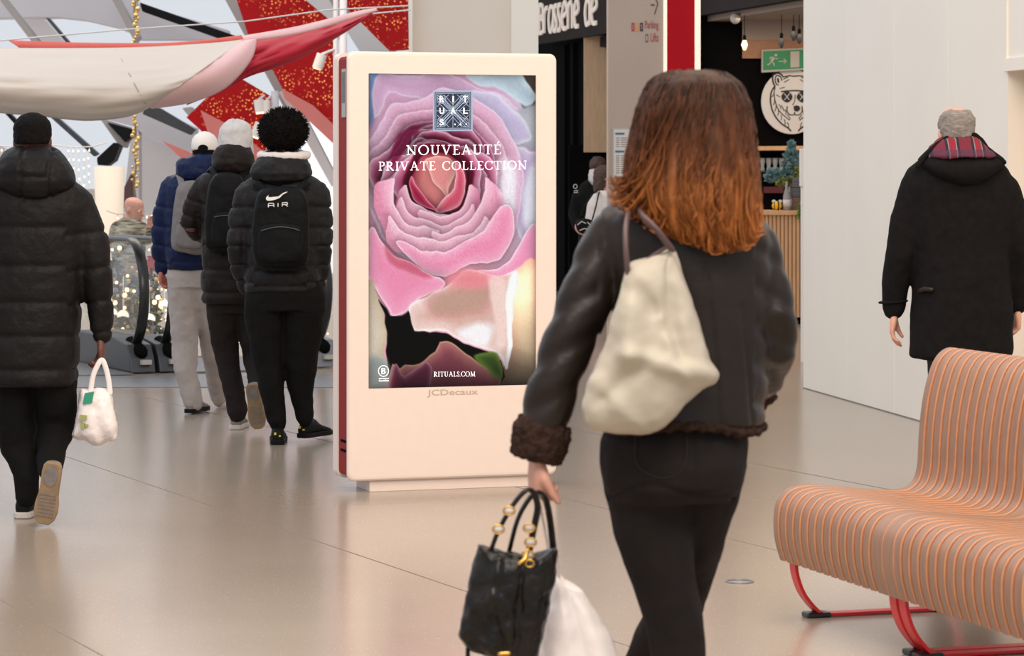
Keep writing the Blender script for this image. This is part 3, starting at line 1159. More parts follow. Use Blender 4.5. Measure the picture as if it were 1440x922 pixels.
for d_, y in ((0, .012), (.003, .006), (.010, .001), (.02, 0.0)):
    rs_.append([Vector((x, y, z)) for x, z in inset(outer, d_, 0, KW, KZ0, KZ1)])
rs_.append([Vector((x, 0.0, z)) for x, z in inner])
rs_.append([Vector((x, 0.012, z)) for x, z in inner])
t.rings(rs_, cap=False)
t.add(rs_[0], [tuple(range(n))])
t.build('front_shell', M['cream'], kb, local=True, smooth=False)
t = MB()
t.box((.006, .015, KZ0 + .02), (KW - .006, KD - .10, KZ1 - .02))
t.build('side_panel', M['red_side'], kb, local=True, bevel=.02, seg=4, label='dark red side')
t = MB()
rs_ = [[Vector((x, y, z)) for x, z in inset(outer, d_, 0, KW, KZ0, KZ1)] for d_, y in ((0, KD - .115), (0, KD - .03), (.01, KD - .008), (.03, KD))]
t.rings(rs_)
t.build('rear_shell', M['cream'], kb, local=True)
t = MB()
zt, zb2 = 1.52 + (246 - 97) / F * (KY + .1), 1.52 + (246 - 165) / F * (KY + .1)
t.box((.001, .05, zb2), (.012, .12, zt))
g = t.build('vent_grille', mat('pale_vent', C(170, 160, 155), .5), kb, local=True)
t = MB()
for i in range(22):
    z = zb2 + .07 + (zt - zb2 - .09) * i / 21
    t.box((-.0005, .058, z), (.004, .112, z + .004))
t.build('vent_slot', M['dark_metal'], g, local=True)
for z in (.235, .19):
    t = MB()
    t.box((.003, .03, z), (.012, .15, z + .012))
    t.build('side_slot', M['black'], kb, local=True)
t = MB()
pb0, _ = kproj(522, 690)
t.box((pb0 + .0, .03, 0), (KW - .09, KD - .03, KZ0 + .003))
t.build('base_plinth', M['cream'], kb, local=True, bevel=.002)
t = MB()
t.box((pb0 + .01, .035, KZ0 - .004), (KW - .1, KD - .035, KZ0 + .02))
t.build('shadow_gap', M['black'], kb, local=True)


# --- the picture shown on the screen, painted petal by petal
def paint():
    Wp, Hp = 237, 443
    X, Y = np.meshgrid(np.arange(Wp) + 518.0, np.arange(Hp) + 102.5)
    img = np.zeros((Hp, Wp, 3))
    rr_ = np.random.RandomState(8)
    X0, Y0 = X.copy(), Y.copy()
    for s_, a_ in ((90, 5.0), (40, 1.6), (17, .5)):
        for q in range(3):
            th_, p1, p2 = rr_.rand() * 6.28, rr_.rand() * 6.28, rr_.rand() * 6.28
            ph_ = (X0 * math.cos(th_) + Y0 * math.sin(th_)) / s_ * 6.28
            X = X + a_ * .45 * np.sin(ph_ + p1)
            Y = Y + a_ * .45 * np.sin(ph_ * 1.1 + p2)
    g = lambda r, gg, b: np.array([r, gg, b], float)
    # soft outer petals
    tt = np.clip((Y - 100) / 330, 0, 1)[..., None]
    img[:] = g(206, 160, 190) * (1 - tt) + g(236, 168, 188) * tt
    rx = np.clip((X - 690) / 60, 0, 1)[..., None]
    img = img * (1 - rx * .75) + g(205, 205, 222) * rx * .75

    def inside(poly):
        res = np.zeros(X.shape, bool)
        n = len(poly)
        j = n - 1
        for i in range(n):
            xi, yi = poly[i]
            xj, yj = poly[j]
            c = ((yi > Y) != (yj > Y)) & (X < (xj - xi) * (Y - yi) / (yj - yi + 1e-9) + xi)
            res ^= c
            j = i
        return res

    def dist(poly):
        d = np.full(X.shape, 1e9)
        n = len(poly)
        for i in range(n):
            x0, y0 = poly[i - 1]
            x1, y1 = poly[i]
            dx, dy = x1 - x0, y1 - y0
            l = dx * dx + dy * dy + 1e-9
            u = np.clip(((X - x0) * dx + (Y - y0) * dy) / l, 0, 1)
            d = np.minimum(d, np.hypot(X - x0 - u * dx, Y - y0 - u * dy))
        return d

    def petal(pts, rim, body, fall, rimw=2.0, edge=None, soft=1.0, sm=True, shadow=0.0, grad=None, alpha=1.0, line=None):
        nonlocal img
        poly = spline(pts, 5) if sm else pts
        ins = inside(poly)
        d = dist(poly)
        sd = np.where(ins, d, -d)
        if shadow > 0:                                         # printed shade around the petal, part of the picture on screen
            a = np.clip(np.exp(-np.clip(-sd, 0, None) / 7.0), 0, 1)[..., None] * shadow
            img = img * (1 - a * (~ins)[..., None])
        if line is not None:
            dl = np.full(X.shape, 1e9)
            for (x0, y0), (x1, y1) in zip(line, line[1:]):
                dx, dy = x1 - x0, y1 - y0
                u = np.clip(((X - x0) * dx + (Y - y0) * dy) / (dx * dx + dy * dy + 1e-9), 0, 1)
                dl = np.minimum(dl, np.hypot(X - x0 - u * dx, Y - y0 - u * dy))
            d = dl
        k = np.clip(d / fall, 0, 1) ** .8
        k = k[..., None]
        col = g(*rim) * (1 - k) + g(*body) * k
        if edge is not None:
            e = np.exp(-(d / rimw) ** 2)[..., None]
            col = col * (1 - e) + g(*edge) * e
        if grad is not None:
            gx, gy, x0, y0, amt = grad
            col = col * (1 + amt * np.clip(((X - x0) * gx + (Y - y0) * gy), -1, 1))[..., None]
        a = np.clip(sd / soft + .5, 0, 1)[..., None] * alpha
        img = img * (1 - a) + col * a

    # top outer petals
    petal([(512, 98), (545, 98), (540, 125), (528, 160), (512, 190)], (96, 116, 160), (130, 150, 190), 20, soft=8)
    petal([(530, 112), (570, 100), (640, 106), (700, 128), (738, 165), (760, 230), (758, 330), (700, 250), (640, 150), (560, 130), (526, 165)], (214, 178, 206), (198, 158, 188), 14, soft=3, edge=(232, 214, 232), rimw=1.6)
    petal([(716, 98), (765, 98), (765, 150), (738, 150), (724, 130)], (96, 82, 74), (70, 60, 52), 8, soft=3)
    petal([(655, 98), (722, 98), (740, 112), (752, 132), (742, 143), (725, 140), (700, 122)], (206, 222, 232), (176, 192, 204), 12, soft=3)
    petal([(726, 152), (748, 142), (765, 150), (765, 212), (735, 206), (720, 190)], (168, 170, 180), (190, 190, 196), 18, soft=5)
    petal([(664, 122), (700, 130), (730, 160), (745, 190), (725, 200), (690, 170), (664, 150)], (214, 206, 230), (196, 184, 214), 10, soft=5, edge=(238, 240, 250))
    # right cool highlights
    petal([(722, 205), (742, 214), (758, 230), (758, 330), (730, 340), (722, 300), (716, 250)], (222, 214, 236), (206, 180, 214), 14, soft=4, edge=(244, 246, 254), rimw=2)
    # heart of the rose: overlapping petals, upper ones lit on their far rim, lower ones on the near rim
    R = random.Random(5)
    cxr, cyr = 616.0, 258.0

    def blob(r0, r1, thc, half, rim, body, fall, edge, up, wob=.05, shadow=.3):
        """crescent petal between radius r0 (inner) and r1 (outer) about angle thc"""
        outer, inner = [], []
        for k in range(15):
            q = -1 + 2 * k / 14
            th = math.radians(thc + q * half)
            w = 1 + wob * math.sin(3.1 * q + thc) + .02 * math.sin(9 * q + thc * 2)
            tp = (1 - q ** 4)
            ro = r0 + (r1 - r0) * (.15 + .85 * tp)
            outer.append((cxr + ro * w * math.cos(th) * .98, cyr + ro * w * math.sin(th) * 1.02))
            inner.append((cxr + r0 * w * math.cos(th) * .98, cyr + r0 * w * math.sin(th) * 1.02))
        petal(outer + inner[::-1], rim, body, fall, rimw=1.5, edge=edge, shadow=shadow, sm=False, soft=1.3, line=outer if up else inner)

    petal([(512, 270), (520, 205), (540, 160), (575, 138), (622, 128), (676, 138), (712, 170), (732, 224), (734, 290), (712, 340), (668, 372), (612, 380), (560, 356), (526, 316)],
          (226, 186, 212), (232, 168, 194), 30, edge=(240, 212, 230), rimw=2, shadow=.12, soft=3)
    petal([(522, 262), (530, 204), (556, 166), (600, 150), (652, 154), (694, 184), (716, 232), (714, 286), (690, 330), (640, 352), (588, 346), (544, 314)],
          (232, 184, 208), (218, 132, 168), 30, edge=(242, 208, 226), rimw=2, shadow=.18, soft=2.5)
    petal([(534, 252), (542, 208), (566, 180), (604, 168), (650, 172), (684, 196), (702, 232), (700, 280), (676, 316), (632, 330), (588, 322), (550, 292)],
          (222, 120, 160), (150, 34, 86), 18, edge=(240, 190, 214), rimw=2, shadow=.25, soft=2)
    for i in range(13):
        f = i / 12
        r1 = 90 - 46 * f
        thc = 268 + (((i * 67) % 130) - 65)
        up_l = (242 - 4 * f, 182 - 36 * f, 206 - 26 * f)
        dark = (150 - 56 * f, 22 - 20 * f, 70 - 34 * f)
        blob(r1 * .68, r1, thc, R.uniform(48, 80), up_l, dark, R.uniform(12, 18) * (1 - .25 * f), (250, 212 - 16 * f, 228 - 14 * f), True, shadow=.28)
    for th_, rr in ((174, 84), (10, 88), (158, 72), (30, 76), (190, 64), (350, 66)):
        blob(rr * .66, rr, th_, 52, (242, 180, 206), (190, 78, 120), 15, (252, 218, 232), True, shadow=.28)
    petal([(568, 262), (572, 228), (590, 208), (620, 202), (648, 208), (664, 232), (666, 262), (652, 288), (616, 300), (584, 290)], (120, 10, 46), (96, 4, 36), 8, soft=4)
    petal([(578, 262), (580, 238), (592, 222), (616, 214), (640, 218), (654, 236), (656, 262), (644, 286), (616, 298), (590, 286)],
          (196, 66, 92), (230, 136, 134), 15, edge=(160, 24, 60), rimw=2, shadow=.4, soft=1.5)
    petal([(598, 228), (616, 219), (634, 222), (638, 238), (630, 256), (626, 274), (618, 262), (608, 254), (602, 242)], (240, 176, 164), (224, 142, 140), 7, edge=(252, 210, 200), rimw=1.2, soft=1.5, shadow=.25)
    petal([(640, 224), (652, 240), (654, 262), (644, 282), (618, 298), (612, 294), (622, 274), (634, 262), (638, 244)], (238, 150, 164), (206, 84, 108), 7, edge=(252, 200, 206), rimw=1.2, shadow=.3)
    petal([(578, 244), (588, 262), (600, 284), (616, 296), (596, 292), (582, 276)], (214, 84, 112), (150, 24, 62), 6, edge=(244, 150, 168), rimw=1.2, shadow=.3)
    for i, (r0, w_, thc, hf) in enumerate(((42, 26, 118, 62), (44, 28, 62, 60), (56, 30, 96, 66), (66, 34, 140, 50), (68, 34, 48, 52), (80, 34, 92, 58))):
        f = i / 5
        blob(r0, r0 + w_, thc, hf, (248, 200 + 6 * f, 216 + 4 * f), (226 + 8 * f, 134 + 22 * f, 166 + 16 * f), 20, (254, 226, 234), False, shadow=.22, wob=.03)
    petal([(706, 222), (722, 226), (728, 262), (722, 300), (708, 306), (704, 264)], (240, 232, 242), (248, 246, 252), 8, soft=10, alpha=.85)
    petal([(738, 250), (756, 240), (758, 330), (744, 330)], (232, 236, 248), (240, 242, 250), 8, soft=10, alpha=.8)
    petal([(548, 196), (566, 182), (596, 174), (590, 186), (570, 198), (556, 222), (546, 232)], (120, 16, 60), (90, 4, 40), 6, soft=4, alpha=.8)
    petal([(560, 336), (600, 350), (640, 352), (672, 330), (706, 290), (722, 300), (714, 340), (690, 366), (650, 382), (620, 384), (590, 372), (565, 352)],
          (242, 178, 202), (232, 142, 174), 16, edge=(250, 210, 224), rimw=2, shadow=.25)
    petal([(518, 318), (536, 340), (560, 362), (600, 378), (622, 392), (606, 412), (586, 428), (566, 438), (550, 440), (546, 432), (534, 414), (524, 396), (514, 380)],
          (238, 166, 194), (230, 140, 172), 20, edge=(248, 206, 220), rimw=2, shadow=.3)
    petal([(540, 344), (560, 362), (590, 374), (606, 384), (586, 390), (562, 380), (546, 366)], (204, 104, 124), (190, 84, 108), 8, soft=5, alpha=.8)
    petal([(672, 388), (696, 376), (720, 356), (740, 332), (762, 318), (762, 378), (730, 386), (700, 390)], (244, 180, 206), (236, 150, 184), 14, edge=(252, 226, 238), rimw=2, shadow=.2)
    # cream under-petal and right stem petal
    petal([(514, 392), (530, 412), (540, 440), (549, 466), (546, 500), (552, 560), (510, 560)], (196, 176, 148), (222, 206, 186), 16, soft=2, sm=True)
    petal([(716, 390), (765, 384), (765, 560), (700, 560), (716, 500)], (206, 150, 128), (226, 196, 160), 22, soft=3, grad=(0, -.02, 0, 470, .35))
    petal([(571, 437), (600, 420), (622, 398), (660, 386), (700, 386), (728, 384), (727, 430), (722, 480), (714, 528), (706, 510), (684, 494), (640, 474), (606, 464), (576, 463)],
          (240, 214, 208), (216, 178, 166), 20, edge=(250, 240, 236), rimw=2.5, soft=1.5)
    petal([(600, 420), (626, 398), (670, 392), (700, 400), (690, 432), (640, 452), (606, 446)], (214, 150, 146), (178, 140, 124), 16, soft=12, alpha=.7)
    petal([(622, 386), (680, 384), (712, 388), (690, 404), (650, 408)], (238, 142, 150), (232, 130, 142), 12, soft=12, alpha=.8)
    petal([(690, 392), (712, 390), (716, 430), (708, 490), (696, 498), (688, 440)], (236, 210, 204), (242, 214, 206), 6, soft=6, alpha=.8)
    petal([(650, 470), (672, 452), (688, 460), (686, 480), (674, 488)], (238, 232, 236), (246, 244, 248), 8, soft=9, alpha=.9)
    petal([(718, 392), (728, 386), (727, 440), (720, 490), (715, 526), (712, 480)], (236, 238, 238), (248, 248, 246), 3, soft=3)
    # black depth under the flower
    petal([(530, 414), (543, 430), (548, 441), (562, 441), (571, 438), (576, 463), (606, 465), (640, 476), (684, 496), (706, 514), (712, 540), (700, 552), (545, 552), (549, 520), (548, 470), (541, 440)],
          (6, 6, 5), (4, 4, 4), 8, soft=1.5, sm=False)
    petal([(514, 505), (548, 508), (548, 560), (510, 560)], (170, 180, 178), (140, 150, 150), 12, soft=8, alpha=.8)
    petal([(617, 481), (640, 486), (664, 500), (690, 522), (706, 536), (704, 560), (545, 560), (546, 540), (556, 514), (566, 520), (572, 514), (590, 504), (600, 498), (610, 494)],
          (178, 118, 110), (142, 74, 86), 18, edge=(214, 172, 140), rimw=1.6, soft=1.5, sm=False)
    petal([(548, 545), (560, 514), (572, 530), (590, 506), (604, 520), (598, 560), (548, 560)], (160, 96, 116), (110, 44, 70), 8, edge=(186, 130, 140), soft=2)
    petal([(668, 500), (690, 498), (704, 512), (708, 540), (696, 536), (684, 520)], (112, 140, 60), (64, 88, 34), 8, soft=3)
    # darker foot of the picture and cool frame edge
    dk = np.clip((Y - 490) / 60, 0, 1)[..., None]
    img *= (1 - .62 * dk * np.clip((X - 540) / 30, .25, 1)[..., None])
    X, Y = X0, Y0
    ex = np.clip(np.minimum(np.minimum(X - 518, 754 - X), np.minimum(Y - 102, 545 - Y)), 0, 99)
    img *= (1 - .35 * np.exp(-ex / 6.0))[..., None]
    # fine petal veins and dew
    r = np.random.RandomState(3)
    nz = r.randn(Hp, Wp)
    nz = (nz + np.roll(nz, 1, 0) + np.roll(nz, 1, 1) + np.roll(nz, -1, 0)) / 2
    ring = np.exp(-((np.hypot((X - 617), (Y - 255) * .95) - 92) / 22) ** 2)
    img *= (1 + .012 * nz + .015 * ring * nz)[..., None]
    m_ = img.mean(2, keepdims=True)
    img = m_ + (img - m_) * 1.0
    img = 132 + (img - 128) * 1.05
    return np.clip(img, 0, 255)


img = paint()
Hp, Wp, _ = img.shape
me = bpy.data.meshes.new('picture')
xs = np.linspace(sx0 + .001, sx1 - .001, Wp)
zs = np.linspace(sz1 - .001, sz0 + .001, Hp)
XX, ZZ = np.meshgrid(xs, zs)
co = np.stack([XX.ravel(), np.full(XX.size, .010), ZZ.ravel()], 1)
ii = np.arange(Hp * Wp).reshape(Hp, Wp)
fa = np.stack([ii[:-1, :-1].ravel(), ii[1:, :-1].ravel(), ii[1:, 1:].ravel(), ii[:-1, 1:].ravel()], 1)
me.from_pydata(co.tolist(), [], fa.tolist())
me.update()
ca = me.color_attributes.new('picture', 'FLOAT_COLOR', 'POINT')
c01 = img.reshape(-1, 3) / 255.0
cl = np.where(c01 <= .04045, c01 / 12.92, ((c01 + .055) / 1.055) ** 2.4)
ca.data.foreach_set('color', np.concatenate([cl, np.ones((len(cl), 1))], 1).ravel())
m = bpy.data.materials.new('screen_picture')
m.use_nodes = True
nt = m.node_tree
b = nt.nodes['Principled BSDF']
b.inputs['Base Color'].default_value = (0.003, 0.003, 0.003, 1)
b.inputs['Roughness'].default_value = 0.25
b.inputs['Specular IOR Level'].default_value = 0.08
at_ = nt.nodes.new('ShaderNodeAttribute')
at_.attribute_name = 'picture'
nt.links.new(at_.outputs['Color'], b.inputs['Emission Color'])
b.inputs['Emission Strength'].default_value = 0.95
scr = link_mesh('screen', me, m, kb, local=True, smooth=False)
scr['label'] = 'glowing screen showing a pink rose'

white_lit = mat('lit_white_lettering', C(240, 240, 245), .5, emit=C(255, 252, 255), estr=.9)
navy_lit = mat('lit_navy', C(10, 20, 40), .4, emit=C(16, 30, 52), estr=.9)
blue_lit = mat('lit_greyblue', C(120, 130, 150), .4, emit=C(130, 142, 168), estr=.9)


def kf(x, y, d):
    """picture coordinates (image px on the screen) -> local on screen surface"""
    fx = (x - 518.3) / (754 - 518.3)
    yt = 102.3 + 4.4 * fx
    yb = 544.7 - 3.9 * fx
    fy = (y - yt) / (yb - yt)
    return Vector((sx0 + (sx1 - sx0) * fx, .0095 - d, sz1 + (sz0 - sz1) * fy))


t = MB()
t.prism([kf(608.5, 184, 0), kf(664.5, 184, 0), kf(664.5, 127, 0), kf(608.5, 127, 0)], (0, -.0006, 0))
lg = t.build('logo_field', blue_lit, scr, local=True)
t = MB()
k2 = lambda x, y, d: kf(x, y, d + .0006)
t.prism([k2(611, 181.5, 0), k2(662, 181.5, 0), k2(662, 129.5, 0), k2(611, 129.5, 0)], (0, -.0006, 0))
t.build('logo_square', navy_lit, scr, local=True)
t = MB()
k3 = lambda x, y, d: kf(x, y, d + .0012)
q = lambda u, v: (612.5 + u * 48, 131 + v * 49)
for loop in ([(0, 0), (1, 0), (1, 1), (0, 1)],):
    t.ribbon([q(*p) for p in loop], .7, k3, .0005, True)
for o_ in (-.07, 0, .07):
    t.ribbon([q(.04 + max(o_, 0), .04 - min(o_, 0)), q(.96 + min(o_, 0), .96 - max(-o_, 0) + (o_ if o_ < 0 else 0) * 0 - (0 if o_ <= 0 else o_) * 0)], .55, k3, .0005)
    t.ribbon([q(.96 - max(o_, 0), .04 - min(o_, 0)), q(.04 - min(o_, 0), .96 - max(o_, 0) * 0)], .55, k3, .0005)
for s_ in ((1, 1), (-1, 1), (1, -1), (-1, -1)):
    f_ = lambda u, v: q(.5 + s_[0] * u, .5 + s_[1] * v)
    for (pts) in ([(.08, 0), (.45, .37)], [(0, .08), (.37, .45)], [(.18, 0), (.46, .26)], [(0, .18), (.26, .46)], [(.12, .46), (.3, .3), (.46, .12)], [(.46, .46), (.28, .44), (.2, .3)], [(.46, .46), (.44, .28), (.3, .2)]):
        t.ribbon([f_(*p) for p in spline([p + () for p in pts], 4, False)], .5, k3, .0005)
t.ribbon([q(.5, 0), q(.5, 1)], .5, k3, .0005)
t.ribbon([q(0, .5), q(1, .5)], .5, k3, .0005)
t.build('logo_knotwork', mat('lit_line', C(150, 165, 185), .5, emit=C(150, 168, 190), estr=.8), scr, local=True)


def klet(ch, x, y, w, h, mt, name='lettering', parent=scr, d=.0026):
    a_, b_ = kf(x, y + h, 0), kf(x + w, y, 0)
    me = fit_text(ch, 0, b_.x - a_.x, 0, b_.z - a_.z, 0.0005, offset=0.012)
    stand(me, (a_.x, a_.y - d, a_.z))
    return me


bm_ = bmesh.new()
for ch, x, y in (('R', 617.5, 135), ('I', 635.7, 135), ('T', 650.5, 135), ('U', 617.5, 151.5), ('A', 633.6, 151.5), ('L', 651, 151.5), ('S', 617.5, 167.5)):
    w_ = 2.0 if ch == 'I' else 6.5
    me = klet(ch, x, y, w_, 8.2, white_lit)
    bm_.from_mesh(me)
me = bpy.data.meshes.new('x')
bm_.to_mesh(me)
link_mesh('logo_letters', me, white_lit, scr, local=True, smooth=False)
t = MB()
k4 = lambda x, y, d: kf(x, y, d + .002)
for x in (638.5, 646, 654.5):
    t.prism([k4(x, 175.7, 0), k4(x + 1.8, 175.7, 0), k4(x + 1.8, 173.7, 0), k4(x, 173.7, 0)], (0, -.0005, 0))
t.build('logo_dots', white_lit, scr, local=True)

# slender serif capitals drawn stroke by stroke; coordinates in cap heights
TK, TN = .135, .06


def arc(cx, cy, rx, ry, a0, a1, n=14):
    return [(cx + rx * math.cos(math.radians(a0 + (a1 - a0) * i / n)), cy + ry * math.sin(math.radians(a0 + (a1 - a0) * i / n))) for i in range(n + 1)]


def sf(x, y, w=.34):
    return ([(x - w / 2, y), (x + w / 2, y)], TN)


def vw(pts, cx, rx):
    return [TN + (TK - TN) * min(1, abs(p[0] - cx) / rx) ** 1.5 for p in pts]


def glyph(c):
    S = []
    if c in 'IETPRLM' or c == 'É':
        x0 = .17
    if c == 'I':
        S = [([(.17, 0), (.17, 1)], TK), sf(.17, .03), sf(.17, .97)]; w = .34
    elif c in 'EÉ':
        S = [([(.17, 0), (.17, 1)], TK), ([(.0, .97), (.62, .97), (.64, .8)], TN), ([(.17, .52), (.5, .52)], TN), ([(0, .03), (.64, .03), (.68, .22)], TN)]; w = .68
        if c == 'É':
            S.append(([(.33, 1.1), (.5, 1.32)], [TN, TK]))
    elif c == 'T':
        S = [([(.4, 0), (.4, 1)], TK), ([(0, .78), (.02, .97), (.78, .97), (.8, .78)], TN), sf(.4, .03)]; w = .8
    elif c == 'L':
        S = [([(.17, 0), (.17, 1)], TK), sf(.17, .97), ([(0, .03), (.6, .03), (.65, .25)], TN)]; w = .65
    elif c in 'PR':
        a = arc(.3, .74, .3, .235, 90, -90)
        S = [([(.17, 0), (.17, 1)], TK), ([(0, .97), (.3, .97)], TN), (a, vw(a, .3, .3)), ([(.17, .505), (.3, .505)], TN), sf(.17, .03)]; w = .62
        if c == 'R':
            S.append(([(.32, .5), (.72, .02), (.86, .02)], [TK, TK, TN])); w = .86
    elif c == 'N':
        S = [([(.17, 0), (.17, .97)], TN), ([(.1, .97), (.82, .03)], TK), ([(.82, 0), (.82, 1)], TN), sf(.12, .97, .26), sf(.17, .03), sf(.82, .97)]; w = .98
    elif c == 'U':
        a = [(.17, .97), (.17, .4)] + arc(.45, .32, .28, .3, 180, 360, 10)[1:] + [(.73, .97)]
        S = [(a, [TK] * 4 + [TK * .8] * 3 + [TN] * (len(a) - 7)), sf(.17, .97), sf(.73, .97)]; w = .9
    elif c == 'V':
        S = [([(.12, .97), (.46, .02)], TK), ([(.46, .02), (.78, .97)], TN), sf(.12, .97), sf(.78, .97)]; w = .9
    elif c == 'A':
        S = [([(.12, .03), (.44, 1)], TN), ([(.42, 1), (.8, .03)], TK), ([(.24, .36), (.66, .36)], TN), sf(.12, .03, .28), sf(.8, .03)]; w = .92
    elif c == 'O':
        a = arc(.5, .5, .45, .49, 0, 360, 24)[:-1]
        S = [(a, vw(a, .5, .45), True)]; w = 1.0
    elif c == 'C':
        a = arc(.48, .5, .44, .49, 42, 318, 20)
        S = [(a, vw(a, .48, .44)), ([(.8, .98), (.8, .72)], TN), ([(.8, .28), (.82, .1)], TN)]; w = .84
    elif c == 'S':
        a = spline([(.48, .76), (.42, .94), (.2, .96), (.08, .8), (.2, .58), (.42, .42), (.48, .2), (.32, .03), (.12, .06), (.05, .26)], 3, False)
        S = [(a, .09)]; w = .54
    elif c == 'M':
        S = [([(.15, 0), (.2, .97)], TN), ([(.2, .97), (.56, .05)], TK), ([(.56, .05), (.92, .97)], TN), ([(.92, .97), (.98, 0)], TK), sf(.14, .03), sf(.98, .03), sf(.15, .97, .2), sf(.97, .97, .2)]; w = 1.14
    elif c == '.':
        S = [([(.05, .0), (.05, .12)], .12)]; w = .14
    else:
        w = .42
    return S, w


def serif_line(txt, x0, x1, y_base, h, parent, track=.13):
    gl = [glyph(c) for c in txt]
    tot = sum(w for _, w in gl) + track * (len(gl) - 1)
    k = (x1 - x0) / (tot * h)
    x = x0
    t = MB()
    for S, w in gl:
        for st in S:
            pts, wd = st[0], st[1]
            cl_ = len(st) > 2
            pp = [(x + p[0] * h * k, y_base - p[1] * h) for p in pts]
            ww = [q * h * k for q in wd] if isinstance(wd, (list, tuple)) else wd * h * k
            t.ribbon(pp, ww, k4, .0006, cl_)
        x += (w + track) * h * k
    return t.build('lettering', white_lit, parent, local=True)


serif_line('NOUVEAUTÉ', 571.5, 704, 217, 13.5, scr, .2)
serif_line('PRIVATE COLLECTION', 533, 741, 238.6, 12.2, scr, .2)
serif_line('RITUALS.COM', 609.5, 668, 528.5, 6.8, scr, .14)
t = MB()
t.ribbon([(539.5 + 7 * math.cos(a), 520 + 7.6 * math.sin(a)) for a in [2 * PI * i / 20 for i in range(20)]], .9, k4, .0006, True)
t.ribbon([(533, 530.5), (547, 530.3)], .8, k4, .0006)
t.build('emblem_ring', white_lit, scr, local=True)
bm_ = bmesh.new()
for s_, x, y, w_, h_ in (('B', 536.8, 515.8, 5.6, 8.4), ('Certifiée', 533, 532, 14, 2.8)):
    bm_.from_mesh(klet(s_, x, y, w_, h_, white_lit))
me = bpy.data.meshes.new('x')
bm_.to_mesh(me)
link_mesh('emblem_letters', me, white_lit, scr, local=True, smooth=False)
# maker's name on the shell under the screen
a_, b_ = kproj(600.5, 558.5), kproj(672, 546)
me = fit_text('JCDecaux', 0, b_[0] - a_[0], 0, b_[1] - a_[1], .001, offset=.01)
stand(me, (a_[0], -.0005, a_[1]))
link_mesh('shell_lettering', me, mat('warm_grey_print', C(190, 170, 148), .5), kb, local=True, smooth=False)

# ------------------------------------------------------------------ glazed roof and raking steelwork over the atrium (far left)
def slab(name, poly, Y, d, mt, no):
    t = MB()
    t.prism([P(x, y, Y) for x, y in poly], (0, d, 0))
    return tag(t.build('trim_%d' % no, M[mt] if isinstance(mt, str) else mt, bevel=.01), kind='structure')


k = 10
for poly, Y, d, mt in (
    ([(-60, -60), (190, -60), (187, 48), (160, 38), (117, 28), (80, 24), (-60, 26)], 40, .5, 'beam'),
    ([(155, -5), (166, -5), (196, 52), (190, 60)], 39, .3, 'beam_brown'),
    ([(-3, -3), (6, -3), (58, 62), (47, 62)], 39, .3, 'beam_brown'),
    ([(30, 25), (60, 24), (98, 70), (64, 70)], 41, .3, 'white_panel'),
    ([(64, 25), (68, 25), (103, 66), (98, 66)], 39, .2, 'dark_metal'),
    ([(190, 4), (320, 42), (322, 56), (190, 56)], 41.5, .4, 'beam'),
    ([(196, 3), (200, 16), (330, 62), (345, 55)], 39.5, .3, 'black_slot'),
    ([(314, -5), (327, -5), (420, 160), (404, 160)], 38, .4, 'beam_brown'),
    ([(404, 150), (392, 130), (408, 122), (480, 262), (466, 262)], 37.5, .3, 'white_panel'),
    ([(0, 152), (10, 156), (68, 214), (60, 218)], 39, .2, 'black_slot'),
    ([(60, 155), (75, 160), (138, 216), (132, 220)], 39, .2, 'dark_metal'),
    ([(-20, 196), (5, 208), (40, 240), (-20, 240)], 41, .2, 'beam'),
    ([(120, 160), (215, 152), (275, 180), (275, 216), (215, 200), (188, 178), (140, 165)], 41, .4, 'beam'),
    ([(140, 166), (186, 180), (176, 208), (168, 206)], 39, .3, 'beam_brown'),
    ([(150, 172), (188, 182), (186, 192), (176, 200)], 38.8, .3, 'black_slot'),
    ([(137, 232), (136, 222), (160, 200), (168, 206), (160, 226), (150, 233)], 38.5, .4, 'black_slot'),
    ([(184, 190), (192, 178), (196, 188), (196, 300), (170, 300), (176, 260)], 41, .3, 'beam'),
    ([(186, 240), (186, 292), (170, 292), (172, 268)], 38, .3, mat('rust_brown_steel', C(88, 58, 54), .5)),
    ([(190, 184), (225, 196), (262, 230), (262, 420), (190, 420)], 42, .5, 'white_panel'),
    ([(205, 150), (225, 152), (275, 182), (268, 190), (200, 160)], 39.2, .2, 'dark_metal'),
    ([(256, 152), (268, 150), (300, 185), (300, 205)], 38.2, .3, 'beam_brown'),
    ([(426, -5), (468, -5), (478, 60), (470, 40), (446, 30)], 41, .3, 'white_panel'),
    ([(460, -5), (482, -5), (500, 20), (486, 40)], 38, .3, 'beam_brown'),
    ([(485, 40), (505, 28), (560, 75), (560, 95), (520, 95)], 41, .3, 'white_panel'),
):
    slab('x', poly, Y, d, mt, k)
    k += 1
# bright glazed end behind the group (daylight shows through it)
wg = MB()
wg.prism([P(425, 150, 44), P(470, 185, 44), P(470, 470, 44), P(425, 470, 44)], (0, .2, 0))
tag(wg.build('window_1', mat('sunlit_blind', C(250, 248, 246), .8, emit=C(255, 250, 246), estr=.75)), kind='structure')


